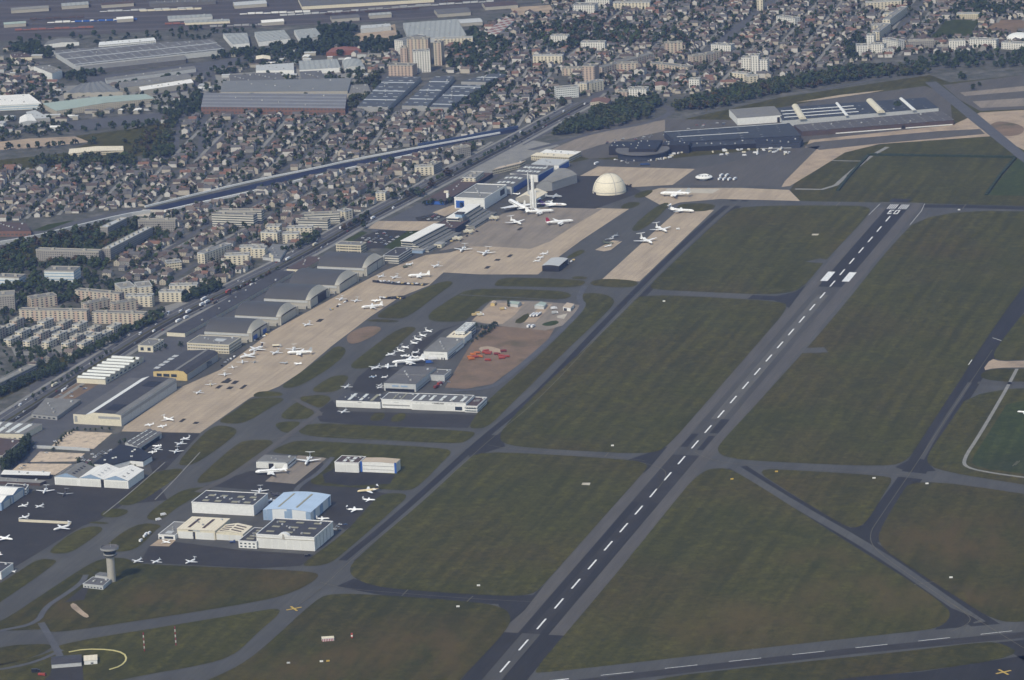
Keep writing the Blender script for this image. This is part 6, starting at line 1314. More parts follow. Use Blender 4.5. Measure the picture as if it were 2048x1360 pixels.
for p, s in (((1797, 222), 1.9), ((1795, 219), 1.6), ((1947, 180), 1.2), ((1958, 173), .9), ((1928, 160), 1.3), ((1922, 158), 1.5), ((1935, 130), 1.8), ((1945, 128), 1.6), ((1820, 224), .8)): c = G(p); plant(c[0], c[1], s, 0, 'alone among the exhibition grounds')
ZL = 'in the park below the viaduct road'
wood([(-60, 530), (60, 482), (160, 462), (310, 440), (345, 478), (322, 500), (300, 478), (215, 530), (60, 540)], 10, ZL, (0, 1, 3, 4, 2, 5), (.9, 1.4))
wood([(-60, 540), (60, 535), (215, 528), (235, 560), (160, 575), (0, 590)], 11, ZL, (0, 1, 3, 4), (.8, 1.3))
wood([(0, 600), (60, 585), (150, 575), (160, 600), (100, 610), (0, 640)], 9, 'round the beige estate', (0, 1, 4), (.8, 1.2)); wood([(110, 600), (240, 606), (240, 625), (120, 640)], 12, 'round the beige estate', (0, 1, 5, 3), (.6, 1.0)); wood([(130, 575), (200, 560), (330, 590), (310, 600), (180, 598)], 9, 'round the beige estate', (0, 4, 1), (.8, 1.2))
wood([(40, 716), (160, 705), (215, 690), (140, 735), (60, 755)], 9, 'round the beige estate', (0, 1, 4), (.7, 1.1), .6)
ZF = 'in the wooded gardens of the far quarter'
wood([(300, 315), (345, 240), (360, 240), (352, 310), (250, 335), (130, 335), (60, 338), (55, 318), (140, 318)], 9, ZF, (0, 2, 4, 7), (.9, 1.4)); wood([(245, 285), (345, 245), (340, 300), (260, 312)], 12, ZF, (2, 7, 5), (.6, 1.1))
wood([(330, 230), (400, 195), (402, 225), (350, 240)], 9, ZF, (0, 1), (1.0, 1.5)); wood([(20, 90), (70, 88), (115, 112), (100, 120), (30, 105)], 9, ZF, (0, 1), (1.0, 1.5)); wood([(110, 150), (190, 150), (300, 150), (290, 160), (150, 168)], 10, ZF, (0, 1, 6), (1.0, 1.4))
wood([(640, 60), (710, 58), (720, 90), (800, 80), (800, 110), (730, 112), (600, 112), (600, 90)], 10, ZF, (0, 1, 6), (1.1, 1.7)); wood([(440, 110), (590, 90), (600, 118), (540, 112), (440, 130)], 11, ZF, (0, 1), (1.0, 1.5)); wood([(695, 190), (760, 150), (775, 155), (715, 220), (690, 222)], 9, ZF, (2, 7, 0), (1.0, 1.5))
wood([(900, 220), (985, 150), (1010, 150), (960, 215)], 10, ZF, (0, 1, 4), (1.0, 1.5)); wood([(940, 60), (1020, 90), (1000, 140), (900, 140), (890, 105), (930, 90)], 11, ZF, (0, 1, 4), (1.0, 1.5)); wood([(1040, 60), (1200, 45), (1400, 75), (1380, 100), (1200, 90), (1090, 110)], 14, ZF, (0, 1, 4, 5), (1.0, 1.7))
wood([(1690, 90), (1720, 70), (1740, 100), (1700, 125)], 8, ZF, (0, 1), (1.0, 1.6)); wood([(1790, 130), (1880, 112), (2048, 104), (2300, 100), (2300, 130), (1880, 140)], 13, ZF, (0, 1, 4), (.9, 1.4)); wood([(1960, 30), (2060, 10), (2300, 0), (2300, 60), (2060, 36)], 11, ZF, (0, 1), (1.0, 1.6)); wood([(1900, 20), (1990, 0), (2000, 20), (1960, 36), (1910, 34)], 10, ZF, (0, 1), (1.0, 1.5))
wood([(20, 70), (300, 55), (600, 40), (600, 52), (300, 72), (30, 88)], 26, ZF, (0, 1), (.9, 1.4)); wood([(-100, -20), (240, -30), (240, 22), (-100, 30)], 11, ZF, (0, 1, 4), (.8, 1.3))

for row in [[(0, 302), (100, 295), (200, 287)], [(140, 330), (350, 315)], [(250, 262), (350, 243)], [(0, 245), (110, 240)], [(410, 130), (440, 118), (500, 108)], [(240, 175), (285, 160)], [(130, 155), (215, 148)], [(395, 185), (400, 215)], [(345, 215), (395, 195)], [(700, 150), (745, 140)], [(540, 100), (600, 96)], [(940, 100), (1000, 82)], [(600, 166), (690, 160)], [(0, 108), (60, 100)], [(40, 185), (110, 178)], [(150, 250), (330, 228)], [(515, 110), (560, 104)], [(640, 112), (700, 108)]]:
    tree_row(row, 9, ZF, (0, 1, 3, 4, 7), (.8, 1.4), 9, False)
tree_row([(60, 800), (230, 702)], 12, ZR, (0, 1, 4), (.5, .8), 4); tree_row([(450, 592), (560, 540)], 14, ZR, (0, 1, 5), (.6, .9), 4); tree_row([(860, 368), (1000, 300), (1100, 240)], 16, ZR, (0, 1, 4), (.6, 1.0), 4)
wood([(0, 690), (130, 690), (290, 652), (300, 660), (210, 700), (110, 740), (0, 770)], 11, 'round the beige estate', (0, 4, 1, 3), (.5, .9)); wood([(0, 640), (50, 640), (150, 655), (40, 690), (0, 700)], 12, 'round the beige estate', (0, 4, 1), (.5, .8))
wood([(60, 180), (280, 160), (400, 150), (700, 132), (740, 150), (700, 190), (400, 225), (330, 230), (60, 242)], 20, ZF, (0, 1, 3, 7), (.7, 1.3)); wood([(120, 245), (345, 228), (345, 250), (140, 268), (0, 290), (0, 262)], 13, ZF, (0, 1, 3, 7), (.7, 1.2)); wood([(380, 132), (520, 106), (600, 116), (600, 132), (440, 150)], 14, ZF, (0, 1, 3), (.8, 1.3)); wood([(0, 70), (110, 110), (230, 80), (420, 66), (500, 60), (440, 78), (90, 100)], 20, ZF, (0, 1), (.8, 1.2))
# small sheds and stores between the works
SH = {}
def small_sheds(pts, n, where):
    Z = zone_mask([G(p) for p in pts]); jj, ii = np.nonzero(Z & ~OCC); 
    for k in range(n):
        q = int(RNG.integers(len(ii))); x, y = OX0+ii[q]*OR, OY0+jj[q]*OR
        if any(occupied(x+a, y+b_) for a in (-9, 0, 9) for b_ in (-7, 0, 7)): continue
        v = int(RNG.integers(6)); w, d, h = ((14, 9, 4), (20, 11, 5), (11, 8, 3.5), (26, 10, 5), (16, 14, 6), (9, 7, 6))[v]; rt = ('lightgrey', 'midroof', 'whiteroof', 'brownroof', 'greyroof', 'tile_tan')[int(RNG.integers(6))]
        if (v, rt) not in SH:
            a = MB(); a.box(-w/2, -d/2, 0, w/2, d/2, h); r_ = MB(); r_.poly([(-w/2-.3, -d/2-.3, h+.02), (w/2+.3, -d/2-.3, h+.02), (w/2+.3, 0, h+1.2), (-w/2-.3, 0, h+1.2)]); r_.poly([(w/2+.3, d/2+.3, h+.02), (-w/2-.3, d/2+.3, h+.02), (-w/2-.3, 0, h+1.2), (w/2+.3, 0, h+1.2)])
            SH[(v, rt)] = (a.mesh('wall', M['stone' if v % 2 else 'lightgrey']), r_.mesh('roof', M[rt]))
        o = tag(empty('works_shed', x, y, 0, -.15+RNG.normal()*.06+(math.pi/2 if RNG.uniform() < .3 else 0)), {'lightgrey': 'pale grey', 'midroof': 'grey', 'whiteroof': 'white', 'brownroof': 'brown', 'greyroof': 'dark grey', 'tile_tan': 'tan'}[rt]+f' roofed {("small", "long", "tiny", "narrow", "square", "tall")[v]} shed {where}', 'shed', 'small sheds between the works')
        link('wall', SH[(v, rt)][0], o); link('roof', SH[(v, rt)][1], o); occupy([(x-w/2, y-d/2), (x+w/2, y-d/2), (x+w/2, y+d/2), (x-w/2, y+d/2)], 4)
small_sheds([(60, 180), (280, 160), (400, 150), (440, 180), (400, 225), (330, 230), (60, 242)], 60, 'between the works on the far left'); small_sheds([(440, 112), (600, 96), (780, 90), (790, 150), (700, 160), (440, 186)], 70, 'in the middle works'); small_sheds([(0, 240), (345, 225), (345, 245), (0, 270)], 30, 'below the green roofed warehouse'); small_sheds([(0, 88), (110, 100), (90, 160), (0, 180)], 20, 'left of the huge factory'); 
# houses
WALLS = ['h_white', 'h_cream', 'h_grey']; ROOFS = ['tile_brown', 'tile_grey', 'tile_tan', 'tile_red', 'tile_brown', 'tile_grey']
def house_geo(w, d, h, rh, hip):
    """returns wall polys, roof polys"""
    x, y = w/2, d/2; W_ = [[(-x, -y, 0), (x, -y, 0), (x, -y, h), (-x, -y, h)], [(x, y, 0), (-x, y, 0), (-x, y, h), (x, y, h)]]
    o = .4; X, Y = x+o, y+o; z = h-.1; k = x*.55 if hip else X
    if hip:
        W_ += [[(x, -y, 0), (x, y, 0), (x, y, h), (x, -y, h)], [(-x, y, 0), (-x, -y, 0), (-x, -y, h), (-x, y, h)]]
        Rf = [[(-X, -Y, z), (X, -Y, z), (X-k, 0, h+rh), (-X+k, 0, h+rh)], [(X, Y, z), (-X, Y, z), (-X+k, 0, h+rh), (X-k, 0, h+rh)], [(X, -Y, z), (X, Y, z), (X-k, 0, h+rh)], [(-X, Y, z), (-X, -Y, z), (-X+k, 0, h+rh)]]
    else:
        W_ += [[(x, -y, 0), (x, y, 0), (x, y, h), (x, 0, h+rh-.15), (x, -y, h)], [(-x, y, 0), (-x, -y, 0), (-x, -y, h), (-x, 0, h+rh-.15), (-x, y, h)]]
        Rf = [[(-X, -Y, z), (X, -Y, z), (X, 0, h+rh), (-X, 0, h+rh)], [(X, Y, z), (-X, Y, z), (-X, 0, h+rh), (X, 0, h+rh)]]
    return W_, Rf
HV = [(9, 8, 4.6, 3.0, False), (11, 8.5, 5.4, 3.2, False), (10, 9, 4.2, 3.0, True), (13, 9, 5.8, 3.2, False), (8, 7, 5.5, 2.6, False), (12, 7, 3.2, 2.0, False), (16, 10, 7.5, 3.0, False)]
HGEO = [house_geo(*h) for h in HV]
STREET = MB(); SN = [0]; SPOTS = []
HOUSES = []    # x, y, rz, variant, wall, roof, zone
def suburb(pts, hd, rows, along, zone, trees=.75, bias=None):
    P = [G(p) for p in pts]; Z = zone_mask(P); a = np.asarray(P); c = a.mean(0); R_ = np.max(np.linalg.norm(a-c, axis=1))
    d = np.array([math.sin(math.radians(hd)), math.cos(math.radians(hd))]); r = np.array([d[1], -d[0]])
    for i in range(int(-R_/rows), int(R_/rows)+1):
        ph = RNG.uniform(0, along); side = 1 if i % 2 else -1
        if i % 2 == 0:
            SN[0] += 1; z = .09+SN[0] % 40*.0007
            for j in range(int(-R_/20), int(R_/20)+1):
                q0, q1 = c+r*(i+.5)*rows+d*j*20, c+r*(i+.5)*rows+d*(j+1)*20; ii, jj = int(((q0+q1)[0]/2-OX0)/OR), int(((q0+q1)[1]/2-OY0)/OR)
                if 0 <= ii < ONX and 0 <= jj < ONY and Z[jj, ii] and not OCC[jj, ii]: STREET.poly([(*(q0-r*3), z), (*(q0+r*3), z), (*(q1+r*3), z), (*(q1-r*3), z)]); SPOTS.append(((q0+q1)/2+r*2.2*RNG.choice((-1, 1)), d))
        for j in range(int(-R_/along), int(R_/along)+1):
            p = c+r*(i*rows+side*4+RNG.normal()*4.2)+d*(j*along+ph+RNG.normal()*2.6)
            ii, jj = int((p[0]-OX0)/OR), int((p[1]-OY0)/OR)
            if not (0 <= ii < ONX and 0 <= jj < ONY) or not Z[jj, ii]: continue
            for _ in range(RNG.poisson(trees*2.1)):
                t = p+r*rows*RNG.uniform(-.55, .55)+d*RNG.uniform(-7, 7)
                if not occupied(*t): plant(t[0], t[1], RNG.uniform(.5, 1.15), int(RNG.choice((0, 1, 2, 3, 4, 5, 7), p=(.22, .22, .1, .14, .16, .08, .08))), zone)
            if RNG.uniform() < .05 or OCC[jj, ii] or OCC[min(jj+2, ONY-1), ii] or OCC[max(jj-2, 0), ii] or OCC[jj, min(ii+2, ONX-1)] or OCC[jj, max(ii-2, 0)]: continue
            v = int(RNG.choice(7, p=(.22, .2, .16, .13, .13, .1, .06))); rf = int(RNG.choice(6, p=(.26, .22, .2, .09, .12, .11)))
            rz = math.radians(-hd)+(math.pi/2 if RNG.uniform() < .45 else 0)+RNG.normal()*.05
            HOUSES.append((p[0], p[1], rz, v, int(RNG.choice(3, p=(.42, .36, .22))), rf, zone))
Z1 = 'between the far works and sunken road'; Z2 = 'between sunken road and main road'; Z3 = 'in the upper right suburb'; Z4 = 'near the far left works'
suburb([(-120, 345), (60, 337), (140, 330), (250, 335), (340, 315), (352, 245), (400, 226), (700, 222), (720, 222), (900, 222), (985, 150), (1060, 128), (1110, 150), (1112, 195), (1150, 208), (1040, 252), (840, 288), (640, 330), (290, 412), (100, 432), (-120, 462)], 8, 21, 12, Z1)
suburb([(320, 436), (420, 408), (640, 356), (880, 302), (1000, 282), (940, 316), (850, 362), (760, 408), (650, 466), (560, 512), (440, 565), (400, 590), (330, 590), (200, 560), (240, 540), (310, 490), (350, 470)], 22, 22, 12.5, Z2, .6)
suburb([(1010, 140), (940, 70), (1100, 0), (1500, -60), (2300, -90), (2300, 95), (2048, 96), (1800, 112), (1680, 128), (1560, 155), (1400, 186), (1240, 200), (1180, 205), (1150, 170), (1090, 130)], 14, 21.5, 12.5, Z3)
suburb([(-150, 125), (60, 122), (110, 160), (120, 185), (40, 195), (-150, 200)], 20, 21, 12.5, Z4); suburb([(700, 100), (790, 85), (790, 145), (720, 150)], 15, 22, 13, Z4); suburb([(890, 100), (1000, 60), (1010, 140), (900, 150)], 15, 22, 13, Z4)
suburb([(-150, -40), (250, -50), (250, 24), (-150, 32)], 10, 22, 13, 'beyond the rail yard'); suburb([(240, 470), (345, 480), (335, 520), (260, 560), (230, 535)], 22, 22, 12.5, Z2)
suburb([(560, -60), (1500, -120), (1500, -60), (1080, 0), (900, -10), (600, -20)], 14, 27, 14, Z3)
suburb([(310, 665), (150, 712), (40, 750), (60, 730), (200, 690)], 22, 26, 14, 'beside the beige estate', .5)
o = STREET.build('road', M['pavement']); o['kind'] = 'structure'
def camdist(x, y): return math.hypot(x, y-CAMY)
def inview(x, y, m=6):
    u, v = proj(x, y, 3); return -m < u < 2048+m and -m < v < 1360+m
HOUSES.sort(key=lambda h: camdist(h[0], h[1])); vis = [h for h in HOUSES if inview(h[0], h[1])][:290]; vset = set(id(h) for h in vis); rest = [h for h in HOUSES if id(h) not in vset]
RN = {'tile_brown': 'brown tiled', 'tile_grey': 'grey slate', 'tile_tan': 'faded tan tiled', 'tile_red': 'orange tiled'}; WN = ['white', 'cream', 'grey']
HC = {}
for (x, y, rz, v, w, rf, zone) in vis:
    key = (v, w, rf)
    if key not in HC:
        a, b = MB(), MB()
        for q in HGEO[v][0]: a.poly(q)
        for q in HGEO[v][1]: b.poly(q)
        cx = HV[v][0]*.3; c_ = MB(); c_.box(cx-.4, -.4, HV[v][2]+1, cx+.4, .4, HV[v][2]+HV[v][3]+.9)
        HC[key] = (a.mesh('wall', M[WALLS[w]]), b.mesh('roof', M[ROOFS[rf]]), c_.mesh('chimney', M['tile_red']))
    size = ('small', 'two storey', 'hip roofed', 'wide', 'narrow', 'low', 'big')[v]
    h = tag(empty('house', x, y, 0, rz), f'{size} {WN[w]} house with {RN[ROOFS[rf]]} roof {zone}', 'house', 'houses of the suburbs')
    link('wall', HC[key][0], h); r = link('roof', HC[key][1], h); link('chimney', HC[key][2], r)
# all the other houses run together into one mass
def mass(name, label, cat, items, mats):
    """items: list of (pts array (n,3), faces list of index tuples, per-face material)"""
    V = np.concatenate([i[0] for i in items]); o = 0; Fv, Ls, mi = [], [], []
    for P, Fs, m in items:
        for f, k in zip(Fs, m): Fv.extend([q+o for q in f]); Ls.append(len(f)); mi.append(k)
        o += len(P)
    me = bpy.data.meshes.new(name); me.vertices.add(len(V)); me.vertices.foreach_set('co', V.astype(np.float32).ravel()); me.loops.add(len(Fv)); me.loops.foreach_set('vertex_index', np.array(Fv, np.int32))
    Ls = np.array(Ls, np.int32); me.polygons.add(len(Ls)); me.polygons.foreach_set('loop_start', np.concatenate([[0], np.cumsum(Ls)[:-1]]).astype(np.int32)); me.polygons.foreach_set('loop_total', Ls)
    for m in mats: me.materials.append(m)
    me.polygons.foreach_set('material_index', np.array(mi, np.int32)); me.update(calc_edges=True); me.validate()
    o_ = link(name, me); tag(o_, label, cat, None, 'stuff'); return o_
M['h_white_plain'] = plain('pale render', (.52, .50, .46), .85); M['h_cream_plain'] = plain('cream render wall', (.42, .38, .31), .85); M['h_grey_plain'] = plain('grey render wall', (.24, .23, .21), .85)
items = []
for (x, y, rz, v, w, rf, zone) in rest:
    c, s = math.cos(rz), math.sin(rz); P, Fs, mm = [], [], []
    for polys, m in ((HGEO[v][0], w), (HGEO[v][1], 3+rf)):
        for q in polys: Fs.append(tuple(range(len(P), len(P)+len(q)))); P += q; mm.append(m)
    P = np.array(P); items.append((np.stack([P[:, 0]*c-P[:, 1]*s+x, P[:, 0]*s+P[:, 1]*c+y, P[:, 2]], 1), Fs, mm))
if items: mass('suburb_houses', 'far suburb of small houses running together', 'houses', items, [M['h_white_plain'], M['h_cream_plain'], M['h_grey_plain']]+[M[r] for r in ROOFS])

TREES.sort(key=lambda t: camdist(t[0], t[1])); vis = [t for t in TREES if inview(t[0], t[1])][:290]; vset = set(id(t) for t in vis); rest = [t for t in TREES if id(t) not in vset]
KN = {'dark': 'dark green', 'olive': 'olive yellow', 'green': 'mid green', 'rust': 'rust brown'}
for (x, y, s, v, zone) in vis:
    kd, tall, V, Fc, me = CR[v]
    t = tag(empty('tree', x, y, 0, RNG.uniform(0, 6.28)), f'{KN[kd]} {"tall narrow" if tall else ("small round" if s < .8 else "broad round")} tree {zone}', 'tree', 'trees around the town and airfield edge'); t.scale = (s*RNG.uniform(.9, 1.15), s*RNG.uniform(.9, 1.15), s)
    link('trunk', TRUNK, t); link('crown', me, t)
items = []; lm = list(LEAF.keys()); lod = [crown_mesh('', 90+k, 56, bool(CR[k][1]), 1.45) for k in range(8)]
for (x, y, s, v, zone) in rest:
    V, Fc = lod[v]; a = RNG.uniform(0, 6.28); c, sn = math.cos(a), math.sin(a); k = s*RNG.uniform(.95, 1.15)
    items.append((np.stack([(V[:, 0]*c-V[:, 1]*sn)*k*1.1+x, (V[:, 0]*sn+V[:, 1]*c)*k*1.1+y, V[:, 2]*s], 1), Fc, [lm.index(CR[v][0])]*len(Fc)))
if items: mass('town_trees', 'far trees of gardens and woods running together', 'trees', items, [LEAF[k] for k in lm])
print('houses', len(HOUSES), 'trees', len(TREES))

# vehicles
def car_mesh(mat):
    m = MB(); m.prism([(-2.1, -.88), (2.1, -.88), (2.1, .88), (-2.1, .88)], .35, .85, 0, True)
    lo = [(-1.7, -.82, .85), (1.0, -.82, .85), (1.0, .82, .85), (-1.7, .82, .85)]; hi = [(-1.2, -.7, 1.45), (.35, -.7, 1.45), (.35, .7, 1.45), (-1.2, .7, 1.45)]
    for k in range(4): m.poly([lo[k], lo[(k+1) % 4], hi[(k+1) % 4], hi[k]], 1)
    m.poly(hi, 0)
    for x in (-1.3, 1.35):
        for s in (-1, 1): m.tube((x, s*.62, .34), (x, s*.9, .34), .34, n=8, mat=2)
    return m.mesh('car', [M[mat], M['glass'], M['tyre']])
def van_mesh(mat, L=6.0, H=2.6):
    m = MB(); h = L/2; m.prism([(-h, -1), (h-1.2, -1), (h-1.2, 1), (-h, 1)], .5, H, 0, True)
    a = [(h-1.2, -1), (h-1.2, 1)]; pf = [(h-1.2, .5), (h, .5), (h, 1.3), (h-.6, H-.3), (h-1.2, H-.05)]
    m.poly([(x, -1, z) for x, z in pf]); m.poly([(x, 1, z) for x, z in reversed(pf)])
    for k, ((x0, z0), (x1, z1)) in enumerate(zip(pf, pf[1:])): m.poly([(x0, -1, z0), (x0, 1, z0), (x1, 1, z1), (x1, -1, z1)][::-1], 1 if k == 2 else 0)
    for x in (-h+1.2, h-1.1):
        for s in (-1, 1): m.tube((x, s*.7, .45), (x, s*1.04, .45), .45, n=8, mat=2)
    return m.mesh('van', [M[mat], M['glass'], M['tyre']])
CARM = {k: car_mesh('car_'+k) for k in ('white', 'grey', 'black', 'blue', 'red')}; VANM = {'white': van_mesh('car_white'), 'cream': van_mesh('cream')}
NV = [0, 0]
def car(x, y, rz, colr, label, group, van=False):
    if NV[int(van)] >= (140 if van else 292): return
    NV[int(van)] += 1; me = (VANM if van else CARM)[colr]
    o = link('parked_van' if van else 'car', me, None, (x, y, .1), rz); tag(o, label, 'van' if van else 'car', group)
CCN = {'white': 'white', 'grey': 'silver', 'black': 'black', 'blue': 'dark blue', 'red': 'red'}
def pickc(): return str(RNG.choice(['white', 'grey', 'black', 'blue', 'red'], p=(.36, .28, .16, .1, .1)))
H_ = [np.array(G(p)) for p in HWY]; segs = [(a, b, np.linalg.norm(b-a)) for a, b in zip(H_, H_[1:])]
for k in range(125):
    a, b, L = segs[int(RNG.choice(len(segs), p=np.array([s[2] for s in segs])/sum(s[2] for s in segs)))]; e = (b-a)/L; n = np.array([-e[1], e[0]])
    lane = float(RNG.choice([-16, -12, -8, -4, 4, 8, 12, 16])); p = a+e*RNG.uniform(0, L)+n*lane
    if not inview(p[0], p[1], 0): continue
    c = pickc(); van = RNG.uniform() < .16; c = 'white' if van else c
    car(p[0], p[1], math.atan2(e[1], e[0])+(math.pi if lane > 0 else 0), c, f'{CCN[c]} {"van" if van else "car"} driving along the wide main road left of the hangars', 'traffic on the main road', van)
def lot(pts, hd, rows, n, where, slope=2.7):
    P = [G(p) for p in pts]; Z = zone_mask(P); a = np.asarray(P); c = a.mean(0); R_ = np.max(np.linalg.norm(a-c, axis=1)); d = np.array([math.sin(math.radians(hd)), math.cos(math.radians(hd))]); r = np.array([d[1], -d[0]]); cand = []
    for i in range(int(-R_/rows), int(R_/rows)+1):
        for j in range(int(-R_/slope), int(R_/slope)+1):
            p = c+r*i*rows+d*j*slope; ii, jj = int((p[0]-OX0)/OR), int((p[1]-OY0)/OR)
            if 0 <= ii < ONX and 0 <= jj < ONY and Z[jj, ii]: cand.append(p)
    RNG.shuffle(cand)
    for p in cand[:n]:
        k = pickc(); car(p[0]+RNG.normal()*.2, p[1]+RNG.normal()*.2, math.atan2(r[1], r[0])+(0 if RNG.uniform() < .5 else math.pi)+RNG.normal()*.03, k, f'{CCN[k]} car parked {where}', 'cars parked '+where)
lot([(715, 480), (760, 464), (825, 465), (770, 493)], 21, 9, 34, 'in the old terminal car park'); lot([(835, 436), (880, 427), (895, 432), (845, 445)], 21, 9, 12, 'before the farther old terminal wing')
lot([(155, 918), (175, 912), (220, 900), (232, 902), (190, 922), (170, 930)], 20, 7, 18, 'beside the black many-sided roof'); lot([(120, 790), (150, 775), (200, 735), (215, 738), (160, 790), (140, 812)], 21, 8, 16, 'behind the long cream ended hangar'); lot([(60, 735), (150, 700), (205, 688), (180, 705), (90, 745)], 22, 8, 16, 'beside the beige estate')
lot([(600, 558), (640, 540), (650, 548), (610, 566)], 21, 8, 5, 'between the vaulted hangars'); lot([(880, 780), (905, 765), (880, 755), (868, 768)], 18, 7, 8, 'beside the pale lettered hangar'); lot([(1200, 285), (1330, 262), (1340, 270), (1220, 290)], 10, 10, 16, 'behind the round black terminal'); lot([(1350, 255), (1450, 245), (1450, 252), (1370, 262)], 10, 10, 8, 'behind the dark exhibition hall'); lot([(655, 1062), (672, 1048), (690, 1050), (675, 1064)], 18, 6, 5, 'beside the largest white hangar')
lot([(850, 395), (980, 345), (990, 350), (880, 402)], 22, 12, 5, 'on the road by the museum')
lot([(20, 940), (100, 890), (130, 850), (145, 850), (110, 895), (60, 935)], 22, 12, 6, 'on the service road by the cleared floors')
for p, w in [((327, 1031), 'beside the grass left of the big windowless box'), ((317, 1041), 'at the road edge left of the cream roofed hangar')]: g = G(p); car(*g, .5, 'white', 'white van '+w, 'vans by the lower hangars', True)
for k, p in enumerate([(282, 1083), (290, 1074), (293, 1070), (299, 1068)]): g = G(p); car(*g, 1.2, 'white', 'white van in the short line beside the taxiway left of the cream hangar', 'vans by the taxiway', True)
for k in range(46):      # delivery vans round the exhibition terminal
    t = k/45; p = [(1238, 313), (1262, 320), (1290, 322), (1330, 319), (1350, 309), (1380, 301), (1430, 297), (1490, 294)]; i = min(int(t*7), 6); u = t*7-i; q = np.array(p[i])*(1-u)+np.array(p[i+1])*u+RNG.normal(size=2)*np.array([3, 1.2])
    g = G(q); car(*g, RNG.uniform(0, 6.28), 'white' if k % 4 else 'cream', 'pale van in the crowd of vans before the exhibition halls', 'vans before the exhibition halls', True)

for k in range(44):
    g = G((RNG.uniform(1420, 1590), RNG.uniform(290, 312))); car(*g, RNG.uniform(0, 6.28), 'white' if k % 3 else 'cream', 'pale van in the crowd of vans before the exhibition halls', 'vans before the exhibition halls', True)
SPOTS = [s for s in SPOTS if inview(s[0][0], s[0][1], 0)]; SPOTS.sort(key=lambda s: camdist(*s[0]))
for k in RNG.permutation(min(len(SPOTS), 260))[:60]:
    p, d = SPOTS[int(k)]; cc = pickc(); car(p[0], p[1], math.atan2(d[1], d[0]), cc, f'{CCN[cc]} car parked along a suburban street among houses', 'cars along the suburban streets')
print('cars', NV)
# ------------------------------------------------------------ aircraft: nose +x, built at full size
PM = {}
def lerp(a, b, t): return a+(b-a)*t
def fuselage(L, r, z, nose=.14, tail=.30, up=.5):
    m = MB(); loops = []; N = 14
    for t in [0, .012, .035, .07, .11, nose+.02, .3, .5, 1-tail, 1-tail*.7, 1-tail*.4, 1-tail*.15, 1]:
        x = L/2-L*t
        if t < nose: k = math.sqrt(max(0.004, 1-((nose-t)/nose)**2)); dz = -r*.22*(1-k)
        elif t > 1-tail: q = (t-(1-tail))/tail; k = max(.08, 1-q**1.5); dz = r*up*q**1.4
        else: k = 1; dz = 0
        loops.append([(x, r*k*math.cos(a), z+dz+r*k*math.sin(a)) for a in np.linspace(0, 2*math.pi, N, endpoint=False)])
    m.ring(loops); return m
def wing(x, y0, z, span, c0, c1, sweep, dih, th=.11, side=1):
    m = MB(); loops = []
    for y, c, xo in ((y0, c0, 0), (span, c1, -sweep)):
        zz = z+dih*(y-y0); xs = x+xo; pf = [(0, 0), (-.25*c, th*c*.55), (-.6*c, th*c*.4), (-c, 0), (-.5*c, -th*c*.35)]
        loops.append([(xs+p, side*y, zz+q) for p, q in pf])
    if side < 0: loops = [list(reversed(l)) for l in loops]
    m.ring(loops, smooth=False); return m
def finm(x, z, h, c0, c1, sweep, th=.5):
    m = MB(); lo, hi = [], []
    for zz, c, xo, out in ((z, c0, 0, lo), (z+h, c1, -sweep, hi)):
        k = th*c/c0
        out += [(x+xo, 0, zz), (x+xo-.4*c, k/2, zz), (x+xo-c, 0, zz), (x+xo-.4*c, -k/2, zz)]
    m.ring([lo, hi], smooth=False); return m
def nacelle(x, y, z, L, r):
    m = MB(); N = 12; lp = []
    for t, k in ((0, .8), (.06, .98), (.3, 1), (.75, .85), (1, .5)): lp.append([(x-L*t, y+r*k*math.cos(a), z+r*k*math.sin(a)) for a in np.linspace(0, 2*math.pi, N, endpoint=False)])
    m.ring(lp); return m
